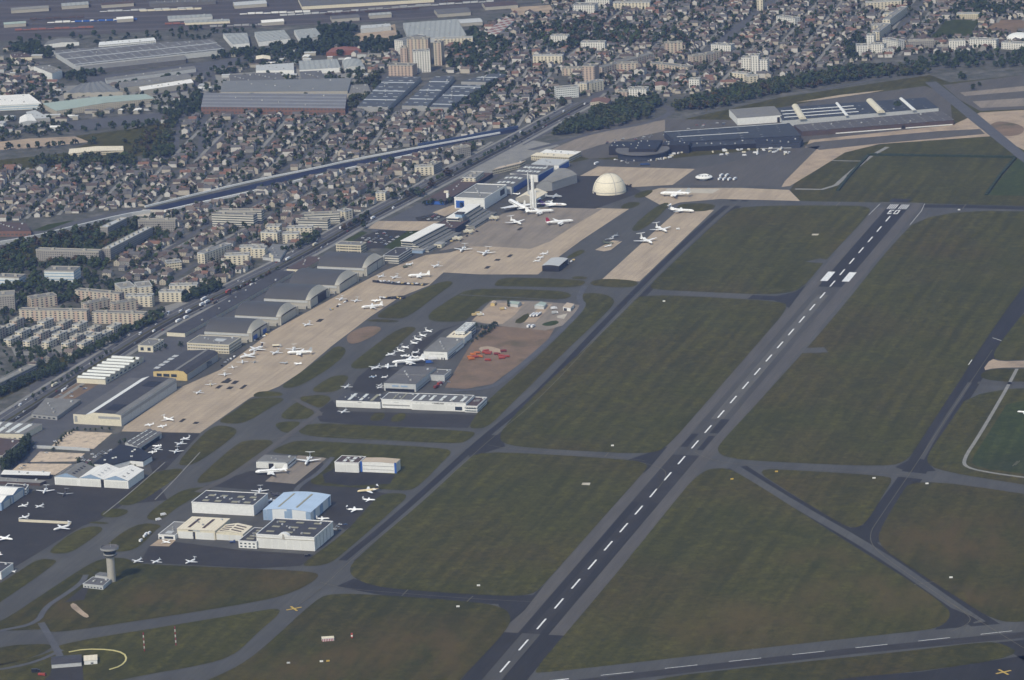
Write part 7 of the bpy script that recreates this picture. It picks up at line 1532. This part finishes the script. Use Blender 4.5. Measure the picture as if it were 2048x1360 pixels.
def parts_for(kind, L):
    """list of (part name, MB, material slot: f fuselage, w wing, t tail fin, e engine, g glass, k wheel)"""
    P = []
    s = L
    if kind == 'biz': r = s*.055; zc = r+s*.055; sp, cr, ct, sw = s*.53, s*.22, s*.085, s*.17; tt = True; eng = 'rear'
    elif kind == 'md': r = s*.048; zc = r+s*.048; sp, cr, ct, sw = s*.47, s*.20, s*.07, s*.16; tt = True; eng = 'rear'
    elif kind == 'tri': r = s*.046; zc = r+s*.05; sp, cr, ct, sw = s*.36, s*.19, s*.055, s*.22; tt = True; eng = 'tri'
    elif kind == 'air': r = s*.058; zc = r+s*.05; sp, cr, ct, sw = s*.48, s*.20, s*.05, s*.20; tt = False; eng = 'under'
    elif kind == 'quad': r = s*.047; zc = r+s*.055; sp, cr, ct, sw = s*.46, s*.21, s*.05, s*.25; tt = False; eng = 'quad'
    elif kind == 'jumbo': r = s*.050; zc = r+s*.05; sp, cr, ct, sw = s*.44, s*.23, s*.06, s*.27; tt = False; eng = 'quad'
    elif kind == 'light': r = s*.075; zc = r+s*.07; sp, cr, ct, sw = s*.60, s*.18, s*.11, s*.04; tt = False; eng = 'prop1'
    elif kind == 'turbo': r = s*.06; zc = r+s*.05; sp, cr, ct, sw = s*.55, s*.15, s*.08, s*.03; tt = False; eng = 'prop2'
    else: r = s*.055; zc = r+s*.07; sp, cr, ct, sw = s*.30, s*.50, s*.05, s*.42; tt = False; eng = 'none'     # delta jet
    P.append(('fuselage', fuselage(s, r, zc, .20 if kind == 'delta' else .14, up=.55), 'f'))
    hw = kind == 'turbo'; wx = s*(.10 if eng in ('rear', 'tri') else .14) if kind != 'delta' else s*.12
    if kind in ('light', 'turbo'): wx = s*.14
    wz = zc+r*.75 if hw else zc-r*.55
    for sd in (1, -1): P.append(('wing', wing(wx, r*.5, wz, sp, cr, ct, sw, .0 if hw else (.06 if kind in ('biz', 'light') else .09), side=sd), 'w'))
    fh = s*(.155 if kind not in ('biz', 'light', 'turbo') else .17); fx = -s*.5+s*(.19 if not tt else .20); fc0, fc1 = s*.17, s*(.08 if not tt else .095)
    fz = zc+r*.5
    P.append(('fin', finm(fx, fz, fh, fc0, fc1, s*(.10 if kind != 'light' else .05), s*.014), 't'))
    tz = fz+fh if tt else zc+r*.35; tx = fx-s*.10 if tt else -s*.5+s*.13
    if kind != 'delta':
        for sd in (1, -1): P.append(('tailplane', wing(tx+(s*.02 if tt else 0), 0 if tt else r*.2, tz, s*.18, s*.09, s*.04, s*(.07 if kind != 'light' else .02), 0, .08, sd), 'w'))
    if eng in ('rear', 'tri'):
        for sd in (1, -1): P.append(('engine', nacelle(-s*.22, sd*(r+s*.030), zc+r*.25, s*.15, s*.028), 'e'))
        if eng == 'tri': P.append(('engine', nacelle(-s*.28, 0, zc+r*1.15, s*.16, s*.03), 'e'))
    elif eng in ('under', 'quad'):
        for sd in (1, -1):
            for f in ((.34,) if eng == 'under' else (.36, .66)): P.append(('engine', nacelle(wx-sw*f+s*.055, sd*sp*f, wz-s*.028+.07*sp*f, s*(.12 if eng == 'under' else .09), s*(.030 if eng == 'under' else .021)), 'e'))
    elif eng == 'prop1':
        m = nacelle(s*.55, 0, zc, s*.10, r*.45); m.box(s*.545, -s*.11, zc-.08, s*.552, s*.11, zc+.08, 0, True); P.append(('propeller', m, 'e'))
    elif eng == 'prop2':
        for sd in (1, -1):
            m = nacelle(wx+s*.10, sd*sp*.34, wz-.1, s*.2, s*.03); m.box(wx+s*.095, sd*sp*.34-s*.09, wz-.2, wx+s*.10, sd*sp*.34+s*.09, wz, 0, True); P.append(('engine', m, 'e'))
    g = MB(); xg = s*(.5-.058); 
    g.box(xg-s*.03, -r*.62, zc+r*.30, xg+s*.004, r*.62, zc+r*.62); P.append(('cockpit_window', g, 'g'))
    if s >= 24 and kind not in ('delta', 'light'):
        for sd in (1, -1): c = MB(); c.box(-s*.26, sd*r*.93-.06, zc+r*.26, s*.36, sd*r*.985+.06, zc+r*.42, 0, True); P.append(('window_row', c, 'g'))
    for x, y in ((s*.36, 0), (-s*.03, r*1.1), (-s*.03, -r*1.1)):
        k = MB(); k.box(x-.12*s*.05, y-s*.006, s*.012, x+.12*s*.05, y+s*.006, zc-r*.5, 0, True); k.tube((x, y-s*.012, s*.018), (x, y+s*.012, s*.018), s*.018, n=8, mat=0); P.append(('landing_gear', k, 'k'))
    return P
CM = {'f': 'plane_white', 'w': 'plane_white', 't': 'plane_white', 'e': 'plane_white', 'g': 'glass', 'k': 'tyre'}
def plane(kind, nose, tail, L, label, group=None, **colr):
    n, t = np.array(G(nose, 2.0)), np.array(G(tail, 2.0)); d = n-t; c = (n+t)/2; L = round(L)
    cols = dict(CM); cols.update(colr); key = (kind, L, tuple(sorted(cols.items())))
    if key not in PM:
        base = (kind, L)
        PM[key] = [(nm, mb.mesh(nm, M[cols[sl]])) for nm, mb, sl in parts_for(kind, L)]
    nm = {'biz': 'business_jet', 'light': 'light_aircraft', 'turbo': 'propeller_aircraft', 'delta': 'fighter_jet'}.get(kind, 'airliner')
    root = tag(empty(nm, c[0], c[1], .22, math.atan2(d[1], d[0])), label, {'business_jet': 'business jet', 'light_aircraft': 'light aircraft', 'propeller_aircraft': 'propeller plane', 'fighter_jet': 'fighter jet'}.get(nm, 'airliner'), group)
    for pn, me in PM[key]: link(pn, me, root)
    return root
JG = 'parked aircraft on the aprons'
A_ = [
 ('biz', (609, 651), (620, 646), 15, 'white swept small jet alone on the tan apron below the open vaulted hangar'),
 ('biz', (492, 705), (533, 692), 25, 'big white jet with dark fin, farther of two by the cream office', {'t': 'plane_dark'}),
 ('biz', (478.5, 716), (513, 708), 23, 'big white business jet, nearer of two by the cream office'),
 ('light', (484.5, 727), (484.8, 719), 12, 'small straight winged plane facing us in front of two big jets'),
 ('light', (467, 736), (463, 731), 10, 'small white plane turned aside left of the straight winged one'),
 ('biz', (449.5, 752), (449, 744), 15, 'white T tailed small jet facing us above dark apron patches'),
 ('biz', (544, 709), (559, 701), 17, 'white swept jet between the two big jets and the grey finned airliner'),
 ('biz', (585, 704), (589, 692), 19, 'white T tailed jet facing us just behind the grey finned airliner'),
 ('air', (574, 707), (626, 706), 31, 'white twin engine airliner with grey fin broadside on the tan apron', {'t': 'plane_grey'}),
 ('delta', (561, 724.5), (573, 725), 11, 'small grey jet below the grey finned airliner', {'f': 'plane_grey', 'w': 'plane_grey', 't': 'plane_grey'}),
 ('light', (589, 726), (603, 727.5), 11, 'small white plane at the apron edge below the grey finned airliner'),
 ('light', (506, 725), (512, 720), 8, 'tiny grey plane right of the straight winged one', {'f': 'plane_grey', 'w': 'plane_grey', 't': 'plane_grey'}),
 ('biz', (421, 772), (421, 764), 13, 'cream T tailed small jet facing us on the dark apron patches', {'f': 'plane_cream', 't': 'plane_cream'}),
 ('light', (394, 786), (401, 782), 12, 'small white plane alone beside the grey sided long hangar'),
 ('biz', (354, 842), (320, 834), 18, 'white T tailed jet pointing right near the tan apron corner'),
 ('light', (291, 850), (307, 848), 11, 'small white plane nearest the long cream ended hangar'),
 ('light', (316, 853), (333, 851), 11, 'small white plane at the lower tip of the tan apron'),
 ('biz', (360, 879), (381, 874), 13, 'white small jet uppermost of three on the grass edge of the dark apron'),
 ('biz', (352, 891), (368, 882), 15, 'white jet in the middle of three on the grass edge'),
 ('biz', (347, 908), (357, 896), 16, 'white T tailed jet lowest of three on the grass edge'),
 ('light', (304, 891), (325, 892), 11, 'white light plane uppermost of three by the striped roof shed'),
 ('light', (310, 900), (321, 895), 12, 'white light plane in the middle of three by the striped roof shed'),
 ('light', (299, 904), (312, 903), 10, 'white light plane lowest of three by the striped roof shed'),
 ('biz', (84, 991), (96, 972), 19, 'white T tailed jet facing us on the left dark apron'),
 ('biz', (125, 992), (134.5, 982), 17, 'dark painted jet on the left dark apron', {'f': 'plane_dark', 't': 'plane_dark', 'w': 'plane_grey', 'e': 'plane_dark'}),
 ('biz', (38, 1012), (55, 1008.5), 12, 'left one of two small white jets on the left dark apron'),
 ('light', (73, 1014), (87, 1009), 11, 'right one of two small white planes on the left dark apron'),
 ('biz', (37, 1036), (59, 1031), 13, 'small white jet just above the long pale blast wall'),
 ('biz', (104, 1061), (144, 1050), 21, 'white three engined jet just below the end of the blast wall'),
 ('biz', (29, 1080), (-10, 1074), 21, 'white jet cut by the left picture edge, pointing right'),
 ('light', (5, 1109), (-18, 1107), 12, 'white plane barely showing at the left picture edge'),
 ('light', (30, 1143), (18, 1140), 9, 'small white plane behind the lower left corner hangar'),
 ('light', (271, 1123), (281, 1118.5), 12, 'white light plane nearest the control tower'),
 ('light', (307, 1125), (320, 1119), 12, 'white light plane in the middle of three above the tower grass'),
 ('biz', (372, 1126), (390, 1118.5), 15, 'white swept jet right of two light planes above the tower grass'),
 ('biz', (344, 1085.5), (321, 1080), 12, 'small white jet on the sandy patch before the cream hangar annexe'),
 ('biz', (517, 989), (522, 974), 18, 'white T tailed jet showing over the windowless box hangar'),
 ('biz', (562, 989), (541, 987), 13, 'dark violet jet between the box hangar and the blue hangar', {'f': 'plane_dark', 't': 'plane_dark', 'w': 'plane_dark', 'e': 'plane_dark'}),
 ('biz', (550, 1000), (531, 999), 13, 'white jet half hidden between the box hangar and the blue hangar'),
 ('air', (508, 947), (578, 943), 35, 'white twin engine airliner with winglets before the grey roofed hangar'),
 ('md', (609, 933), (623, 911), 30, 'white T tailed airliner with drooping wings on the grey concrete'),
 ('biz', (712, 984), (760, 979), 23, 'cream jet with dark fin beside the dark apron edge', {'f': 'plane_cream', 't': 'plane_dark'}),
 ('biz', (750, 999), (725, 998.5), 14, 'white small jet just below the cream jet'),
 ('biz', (725.6, 1019), (693, 1019), 18, 'white jet with dark fin and tail on the apron edge', {'t': 'plane_dark'}),
 ('biz', (658, 1036), (633, 1037), 14, 'white jet at the right corner of the blue striped hangar'),
 ('biz', (866.5, 664), (848, 658.5), 14, 'white jet at the top of the diagonal line of small jets'),
 ('biz', (854.5, 673), (836.5, 667.5), 14, 'second white jet in the diagonal line of small jets'),
 ('biz', (847, 681), (825, 675), 15, 'third white jet in the diagonal line of small jets'),
 ('light', (835, 687), (820, 683.5), 12, 'fourth and smallest plane in the diagonal line of small jets'),
 ('biz', (819.5, 696), (801, 691.5), 14, 'dark finned fifth jet in the diagonal line of small jets', {'t': 'plane_dark'}),
 ('biz', (811, 703), (792, 698), 14, 'sixth white jet in the diagonal line of small jets'),
 ('biz', (772, 710.5), (790, 706), 15, 'white jet turned left at the lower end of the diagonal line'),
 ('biz', (823, 706), (838, 702), 13, 'white swept jet nearest the off-white hangar wall'),
 ('turbo', (802, 710.5), (818, 712), 13, 'white twin propeller plane above the long four engined airliner'),
 ('biz', (841, 714), (824, 712.5), 13, 'white jet between the propeller plane and the off-white hangar'),
 ('quad', (782, 728), (853, 722), 40, 'long cream white airliner behind the pale lettered hangar'),
 ('turbo', (741, 739.5), (762, 731), 17, 'white high winged propeller plane left of the grey one'),
 ('turbo', (766, 734), (790, 733), 20, 'grey high winged propeller plane behind another', {'f': 'plane_grey'}),
 ('light', (765, 754), (774, 752), 9, 'small white plane on the dark apron left of the pale lettered hangar'),
 ('light', (742, 753), (750, 752), 9, 'small blue grey plane on the dark apron', {'f': 'bluewall'}),
 ('light', (757, 771), (764, 767), 9, 'small white plane tucked behind another at the lettered hangar corner'),
 ('light', (756, 775.5), (765, 772), 10, 'small white plane at the near corner of the lettered hangar'),
 ('light', (690, 775.5), (698, 770), 13, 'white propeller plane alone on the dark apron above the white row'),
 ('light', (684, 825), (692, 820), 13, 'white light plane in front of the long white hangar row'),
 ('jumbo', (1019, 407), (1052, 425), 66, 'giant white four engined jet pointing away beside the rockets'),
 ('tri', (1127, 412), (1082, 411), 42, 'white trijet with purple tail behind the rockets', {'t': 'purple', 'e': 'purple'}),
 ('quad', (1103, 423.7), (1054, 426.5), 40, 'white four engined airliner in front of the purple tailed trijet'),
 ('quad', (1144, 443.7), (1094, 448), 39, 'white airliner with crimson tail on the museum apron', {'t': 'crimson'}),
 ('md', (1044, 450), (1019, 440), 32, 'white T tailed airliner in front of the giant jet'),
 ('turbo', (1122, 394), (1092, 394), 25, 'grey transport plane beside the cream marquee', {'f': 'plane_grey', 'w': 'plane_grey', 't': 'plane_grey', 'e': 'plane_grey'}),
 ('light', (1093, 402.6), (1104, 402), 10, 'tiny white plane below the grey transport plane'),
 ('delta', (1024, 386.5), (1041, 388), 13, 'white delta winged jet beside the blue sided hall'),
 ('delta', (1022, 403), (1036, 404), 12, 'white jet between the marquee and the nose of the giant jet'),
 ('turbo', (1070, 421), (1064, 416), 18, 'silver propeller plane at the foot of the boosted rocket', {'f': 'metal'}),
 ('air', (1317, 390), (1385, 391), 43, 'large white twin engine airliner with dark fin near the dome', {'t': 'plane_grey'}),
 ('tri', (1389, 424), (1336, 421), 38, 'white trijet parked at the top of the narrow tan strip', {'t': 'plane_grey'}),
 ('md', (1340, 467), (1305, 452), 33, 'white T tailed airliner, upper one of two alike on the narrow tan strip'),
 ('md', (1311, 491), (1274, 474), 36, 'white T tailed airliner, lower one of two alike on the narrow tan strip'),
 ('biz', (1079, 508), (1097, 505), 13, 'white small jet uppermost of three at the apron edge by the grey barrel hangar'),
 ('biz', (1071, 516), (1089, 512), 13, 'white small jet in the middle of three by the grey barrel hangar'),
 ('biz', (1064, 523), (1083, 519), 13, 'white small jet lowest of three by the grey barrel hangar'),
 ('delta', (1222, 474), (1236, 469), 15, 'grey fighter uppermost of the small group on the asphalt', {'f': 'plane_grey', 'w': 'plane_grey', 't': 'plane_grey'}),
 ('delta', (1211, 479), (1226, 476), 15, 'pale fighter in the small group on the asphalt', {'f': 'metal'}),
 ('delta', (1226, 486), (1208, 485), 16, 'dark green fighter in the small group on the asphalt', {'f': 'plane_green', 'w': 'plane_green', 't': 'plane_green'}),
 ('delta', (1210, 493), (1222, 490), 13, 'white fighter lowest of the small group on the asphalt'),
 ('md', (918.6, 506), (932.5, 492), 27, 'white T tailed airliner, left one of two before the old terminal'),
 ('md', (962, 514), (981, 498), 28, 'white airliner with dark T tail, right one of two before the old terminal', {'t': 'plane_dark'}),
 ('light', (812.6, 529.5), (825, 527), 12, 'small white plane beside the dark helicopter'),
 ('biz', (866, 535), (879, 528), 17, 'white swept jet alone right of the dark helicopter'),
 ('biz', (757, 554), (767, 549.5), 14, 'white small jet nearest the farthest vaulted hangar'),
 ('biz', (784, 557), (796, 551), 16, 'white jet between a small jet and the tubby airliner'),
 ('air', (816, 553), (861, 551), 29, 'tubby white airliner, upper one of two on the tan apron'),
 ('biz', (677, 602), (687, 593), 15, 'white T tailed jet left one of a pair before the second vaulted hangar'),
 ('biz', (707, 605.5), (717, 596), 15, 'white T tailed jet right one of a pair before the second vaulted hangar'),
 ('light', (743, 601), (762, 601), 13, 'white plane just behind the lower tubby airliner'),
 ('air', (723, 616), (766, 612), 28, 'tubby white airliner, lower one of two on the tan apron'),
 ('biz', (2035, 823), (2064, 825), 17, 'white jet on the grass at the right picture edge'),
]
for it in A_: plane(*it[:4], it[4], None, **(it[5] if len(it) > 5 else {}))
# the carrier's name on the purple-tailed trijet, in purple and orange
tri_p = [o for o in bpy.data.objects if o.get('label', '').startswith('white trijet with purple tail')][0]
for s, c, x in (('Fed', 'purple', 11.6), ('Ex', 'orange', 8.0)): txt(s, 2.6, c, tri_p, (x, -2.02, 4.9), (math.radians(78), 0, 0), 'lettering')
# helicopter
g = G((811, 536)); hp = tag(empty('helicopter', g[0], g[1], .2, math.radians(200)), 'dark green helicopter beside a small white plane', 'helicopter')
m = MB(); m.ring([[(x, r*1.1*math.cos(a), 2+r*math.sin(a)) for a in np.linspace(0, 2*math.pi, 10, endpoint=False)] for x, r in ((4, .3), (3.2, 1.1), (1, 1.5), (-2, 1.2), (-3.5, .45), (-8.5, .25))]); m.build('body', M['plane_green'], hp)
m = MB(); m.box(-8.9, -.1, 1.8, -7.7, .1, 4); m.build('fin', M['plane_green'], hp)
for a in range(4): m = MB(); m.box(0, -.25, 3.95, 7, .25, 4.02, 0, True); m.build('rotor_blade', M['plane_dark'], hp, None, a*math.pi/2+.4)
m = MB(); m.tube((0, 0, 3.2), (0, 0, 4.1), .3); m.build('rotor_mast', M['plane_dark'], hp)
for s in (-1, 1): m = MB(); m.tube((-2.5, s*1.2, .2), (2.5, s*1.2, .2), .12); m.tube((1, s*1.2, .2), (1, s*.8, 1.2), .1); m.tube((-1, s*1.2, .2), (-1, s*.8, 1.2), .1); m.build('skid', M['plane_dark'], hp)

# ------------------------------------------------------------ airport vehicles, tanks, masts, signs
def lorry(px, rz, L, label, cab='car_white', box='car_white', cat='lorry', group=None, H=3.6, tank=False):
    g = G(px); root = tag(empty('fuel_tanker' if tank else 'lorry', g[0], g[1], .12, rz), label, cat, group)
    c = MB(); pf = [(L/2-2, .6), (L/2, .6), (L/2, 1.6), (L/2-.4, 2.9), (L/2-2, 2.9)]
    c.poly([(x, -1.2, z) for x, z in pf]); c.poly([(x, 1.2, z) for x, z in reversed(pf)])
    for (x0, z0), (x1, z1) in zip(pf, pf[1:]): c.poly([(x0, 1.2, z0), (x0, -1.2, z0), (x1, -1.2, z1), (x1, 1.2, z1)])
    c.build('cab', M[cab], root); w = MB(); w.box(L/2-.35, -1.05, 1.75, L/2+.02, 1.05, 2.6); w.build('windscreen', M['glass'], root)
    b = MB()
    if tank: b.tube((-L/2, 0, 2.2), (L/2-2.3, 0, 2.2), 1.25, n=14)
    else: b.box(-L/2, -1.25, 1.0, L/2-2.3, 1.25, H, 0, True)
    b.build('tank' if tank else 'box_body', M[box], root); f = MB(); f.box(-L/2, -1.1, .6, L/2, 1.1, .95, 0, True); f.build('chassis', M['tyre'], root)
    for x in (-L/2+1.2, -L/2+2.5, L/2-1.1):
        for s in (-1, 1): k = MB(); k.tube((x, s*.8, .5), (x, s*1.22, .5), .5, n=10); k.build('wheel', M['tyre'], root)
    return root
hw = math.radians(67)
for p, L, b, l in [((408, 600), 14, 'car_white', 'white lorry with long box behind another white lorry on the main road'), ((414, 606), 12, 'car_white', 'white lorry with rounded box on the main road by the dark trees'), ((404, 611), 11, 'car_white', 'shorter white lorry nearest the dark tree row'),
                   ((430, 607), 13, 'tile_tan', 'brown boxed lorry beside white ones on the main road'), ((457, 585), 13, 'red', 'red boxed lorry on the main road'), ((377, 625), 12, 'car_white', 'white lorry alone lower on the main road'), ((372, 637), 10, 'car_white', 'white lorry below the lone one on the main road'), ((357, 644), 12, 'car_white', 'white lorry farthest down beside the long dark shed'),
                   ((576, 520), 12, 'car_white', 'white coach-like lorry near the long dark sheds'), ((630, 491), 11, 'cream', 'cream lorry by the planted highway edge'), ((684, 457), 13, 'car_white', 'white lorry beside the banded office slabs'), ((746, 438), 11, 'car_white', 'white lorry near the old terminal forecourt'), ((110, 772), 14, 'cream', 'long cream lorry on the road beside the brown field')]:
    lorry(p, hw, L, l, 'car_white' if b != 'red' else 'red', b)
for k, p in enumerate([(1065, 632), (1071, 632), (1078, 631)]): lorry(p, math.radians(68), 15, 'long white tanker in the row of three inside the fenced compound', 'car_white', 'car_white', 'tanker', 'tankers in a row in the compound', tank=True)
for k, p in enumerate([(1058, 655), (1066, 655)]): lorry(p, math.radians(65), 9, ('left', 'right')[k]+' one of two white lorries below the compound', 'car_white', 'car_white', 'lorry')
for p, l, b in [((950, 632), 'yellow and white airport truck left in the compound', 'yellowwall'), ((957, 629), 'white topped yellow truck behind the left one', 'yellowwall'), ((962, 632), 'pale truck right of the yellow ones in the compound', 'cream'), ((1006, 620), 'yellow truck near the dark conifer', 'yellowwall'), ((1108, 619), 'grey white truck nearer the bungalow', 'car_white'), ((1110, 628), 'round backed pale truck beside the white pad', 'lightgrey')]:
    lorry(p, math.radians(20), 8, l, 'car_white', b)
RDV = [(947, 711, 'orange'), (954, 708, 'orange'), (941, 716, 'orange'), (951, 716, 'red'), (960, 715, 'orange'), (972, 704, 'red'), (978, 707, 'red'), (976, 709, 'red'), (971, 707, 'red'), (976, 722, 'red'), (994, 710, 'crimson'), (1003, 714, 'red'), (1004, 718, 'red'), (1013, 715, 'red'), (1007, 704, 'crimson'), (943, 720, 'orange')]
for k, (x, y, c) in enumerate(RDV): lorry((x, y), RNG.uniform(-.4, .4), 7.5, {'orange': 'orange fire engine in the cluster on the left of the training ground', 'red': 'red fire engine parked on the bare training ground', 'crimson': 'dark red fire engine at the right of the training ground'}[c], 'darkred' if c == 'crimson' else c, 'darkred' if c == 'crimson' else c, 'fire engine', 'fire engines on the training ground', 3.0)
lorry((880, 770), math.radians(60), 9, 'red truck beside the pale lettered hangar', 'red', 'red'); lorry((873, 776), math.radians(60), 9, 'second red truck nearer the white hangar row', 'darkred', 'darkred'); lorry((554, 694), 0, 11, 'cream fuel tanker on the tan apron behind the swept jets', 'lightgrey', 'cream', 'tanker', tank=True)
lorry((866, 720), 0, 11, 'white box trailer in front of the off-white hangar', 'car_white', 'car_white'); lorry((859, 727), 0, 9, 'blue and white truck below the white box trailer', 'car_blue', 'blue'); lorry((465, 1083 + 3), .1, 6, 'dark blue tow truck before the cream hangar doors', 'car_blue', 'car_blue', H=2.0); lorry((615, 1113), .2, 6, 'dark tow truck at the corner of the largest white hangar', 'car_black', 'car_black', H=2.2)
for k, p in enumerate([(1443, 353), (1454, 353), (1440, 360), (1449, 360.5), (1459, 360.5), (1470, 360)]): lorry(p, math.radians(66), 12, 'white trailer in the parked group right of the saucer pavilion', 'car_white', 'car_white', 'lorry', 'white trailers by the saucer pavilion')
lorry((1193, 329), math.radians(60), 12, 'white and red coach on the asphalt above the dome', 'car_white', 'car_white', 'coach'); lorry((1290, 331), 0, 14, 'dark blue coach pair before the round black terminal', 'car_blue', 'car_blue', 'coach'); lorry((1325, 390 - 1), .9, 7, 'grey boarding truck at the nose of the large airliner', 'lightgrey', 'lightgrey'); lorry((1356, 460), 0, 5, 'small white truck alone on the narrow tan strip', 'car_white', 'car_white', H=2.6)
lorry((84, 1352), -.3, 7, 'red truck in the lower left corner yard', 'red', 'red', H=2.6); lorry((72, 1345), -.1, 8, 'dark truck in the lower left corner yard', 'car_black', 'car_black')
def simple(name, label, px, fn, cat, group=None, rz=0):
    g = G(px); root = tag(empty(name, g[0], g[1], .1, rz), label, cat, group); fn(root); return root
def lattice(root, H=19, n=7):
    for k in range(n):
        m = MB(); z0, z1 = H*k/n, H*(k+1)/n
        for sx in (-.35, .35):
            for sy in (-.35, .35): m.tube((sx, sy, z0), (sx, sy, z1), .13, n=5)
        m.tube((-.35, -.35, z0), (.35, -.35, z1), .1, n=4); m.tube((.35, .35, z0), (-.35, .35, z1), .1, n=4); m.tube((-.35, .35, z0), (-.35, -.35, z1), .1, n=4)
        m.build('mast_section', M['white' if k % 2 else 'crimson'], root)
simple('approach_mast', 'left red and white lattice mast on the lower grass', (289, 1303), lattice, 'mast'); simple('approach_mast', 'right red and white lattice mast on the lower grass', (352, 1291), lattice, 'mast')
def signb(root, mat='white', w=3.2, h=1.5):
    m = MB(); m.box(-w/2, -.25, .4, w/2, .25, .4+h, 0, True); m.build('panel', M[mat], root)
    for s in (-1, 1): l = MB(); l.box(s*w*.38-.08, -.1, 0, s*w*.38+.08, .1, .4); l.build('post', M['metal'], root)
for p, m, l in [((957, 1173), 'white', 'white sign board on grass left of the lower runway end'), ((916, 1215), 'white', 'white sign board below the taxiway beside the lower runway end'), ((1902, 1157), 'white', 'white sign board right of the diagonal taxiway'), ((1748, 1), 'white', ''), ((1553, 945), 'yellow_strong', 'yellow sign hut by the diagonal taxiway start'), ((1464, 960), 'yellow_strong', 'small yellow board on grass near the runway crossing'), ((1918, 421), 'white', 'small white board at the far runway end'), ((1225, 893), 'white', 'white post board on grass above the crossing taxiway'), ((1328, 604), 'white', 'pale board alone on the middle field'), ((643, 1325), 'white', 'white instrument box on the lower grass'), ((656, 1324), 'yellow_strong', 'yellow instrument box beside the white one'), ((577, 1328), 'lightgrey', 'grey instrument box left of the white one'), ((1748, 958), 'white', 'small white board above the dark right taxiway'), ((1854, 969), 'white', 'small white board right of the dark right taxiway')]:
    if l: simple('airfield_sign', l, p, lambda r, m=m: signb(r, m), 'sign')
def windsock(root):
    for k in range(3): m = MB(); m.box(-.9, -.9, k*1.6, .9, .9, (k+1)*1.6); m.build('segment', M['white' if k % 2 else 'red'], root)
simple('beacon_stand', 'small red and white beacon right of the striped hut', (704, 1276), windsock, 'beacon')
for k, (p, a) in enumerate([((937, 468), .4), ((915, 482), .4), ((988, 441), .4)]):
    simple('jet_bridge', ('cream cross shaped gate stand nearest the centre of the old terminal', 'cream gate stand before the near old terminal wing', 'cream gate stand before the far old terminal wing')[k], p, lambda r: [b_ for b_ in ()], 'gate stand', None, a)
    r = [o for o in bpy.data.objects if o.name.startswith('jet_bridge')][-1]
    m = MB(); m.box(-1.5, -8, 3.2, 1.5, 8, 5.6, 0, True); m.build('bridge', M['cream'], r); m = MB(); m.box(-7, -1.5, 3.1, 7, 1.5, 5.5, 0, True); m.build('cross_arm', M['cream'], r)
    for s in (-6, 6): l = MB(); l.box(-.5, s-.5, 0, .5, s+.5, 3.2); l.build('leg', M['stone'], r)
# roof-top radar and lamp posts by the main road
for k, p in enumerate([(545, 523), (541, 520)]):
    simple('advertising_column', ('pale tall column, nearer of two beside the main road', 'pale tall column, farther of two beside the main road')[k], p, lambda r: (lambda m: (m.box(-1.4, -.6, 0, 1.4, .6, 9), m.build('column', M['cream'], r)))(MB()), 'column')

CART = []
for mt in ('yellowwall', 'car_grey', 'car_white', 'car_black'):
    m = MB(); m.box(-2, -.9, .5, 2, .9, 1.5, 0, True); m.box(-.4, -.8, 1.5, 1.6, .8, 2.1, 0)
    for x in (-1.3, 1.3):
        for s_ in (-1, 1): m.tube((x, s_*.7, .4), (x, s_*.98, .4), .4, n=8, mat=1)
    CART.append((mt, m.mesh('ground_cart', [M[mt], M['tyre']])))
for (p, q, n, w) in [((752, 563), (850, 571), 16, 'along the dark strip below the tubby upper airliner'), ((758, 597), (812, 598), 9, 'along the dark strip above the lower tubby airliner'), ((505, 686), (540, 668), 4, 'before the nearest vaulted hangar'), ((870, 497), (960, 462), 9, 'along the foot of the old terminal'), ((1110, 545), (1150, 520), 6, 'beside the small grey barrel hangar'), ((440, 735), (470, 712), 5, 'beside the curved dark roofed hangar'), ((655, 625), (700, 600), 6, 'between the middle vaulted hangars'), ((1225, 318), (1262, 330), 5, 'near the round black terminal')]:
    for k in range(n):
        t_ = (k+RNG.uniform(.1, .9))/n; g = G((p[0]+(q[0]-p[0])*t_, p[1]+(q[1]-p[1])*t_+RNG.normal()*.8)); mt, me = CART[int(RNG.integers(4))]
        tag(link('ground_cart', me, None, (*g, .2), RNG.uniform(0, 6.28)), {'yellowwall': 'yellow', 'car_grey': 'silver', 'car_white': 'white', 'car_black': 'black'}[mt]+' ground service cart '+w, 'service cart', 'service carts on the aprons')
# ------------------------------------------------------------ the hazy air over the whole place
hz = MB(); hz.box(-7500, -5700, -1.0, 7500, 9500, 1260.0, 0, True)
hm = bpy.data.materials.new('haze air'); hm.use_nodes = True; nt = hm.node_tree
for nd in list(nt.nodes): nt.nodes.remove(nd)
ou = nt.nodes.new('ShaderNodeOutputMaterial'); pv = nt.nodes.new('ShaderNodeVolumePrincipled'); nt.links.new(pv.outputs[0], ou.inputs['Volume'])
pv.inputs['Color'].default_value = (.36, .52, 1.0, 1); pv.inputs['Density'].default_value = .000034; pv.inputs['Anisotropy'].default_value = .2
pv.inputs['Absorption Color'].default_value = (.8, .8, .8, 1)
ho = hz.build('haze', hm); ho['kind'] = 'stuff'
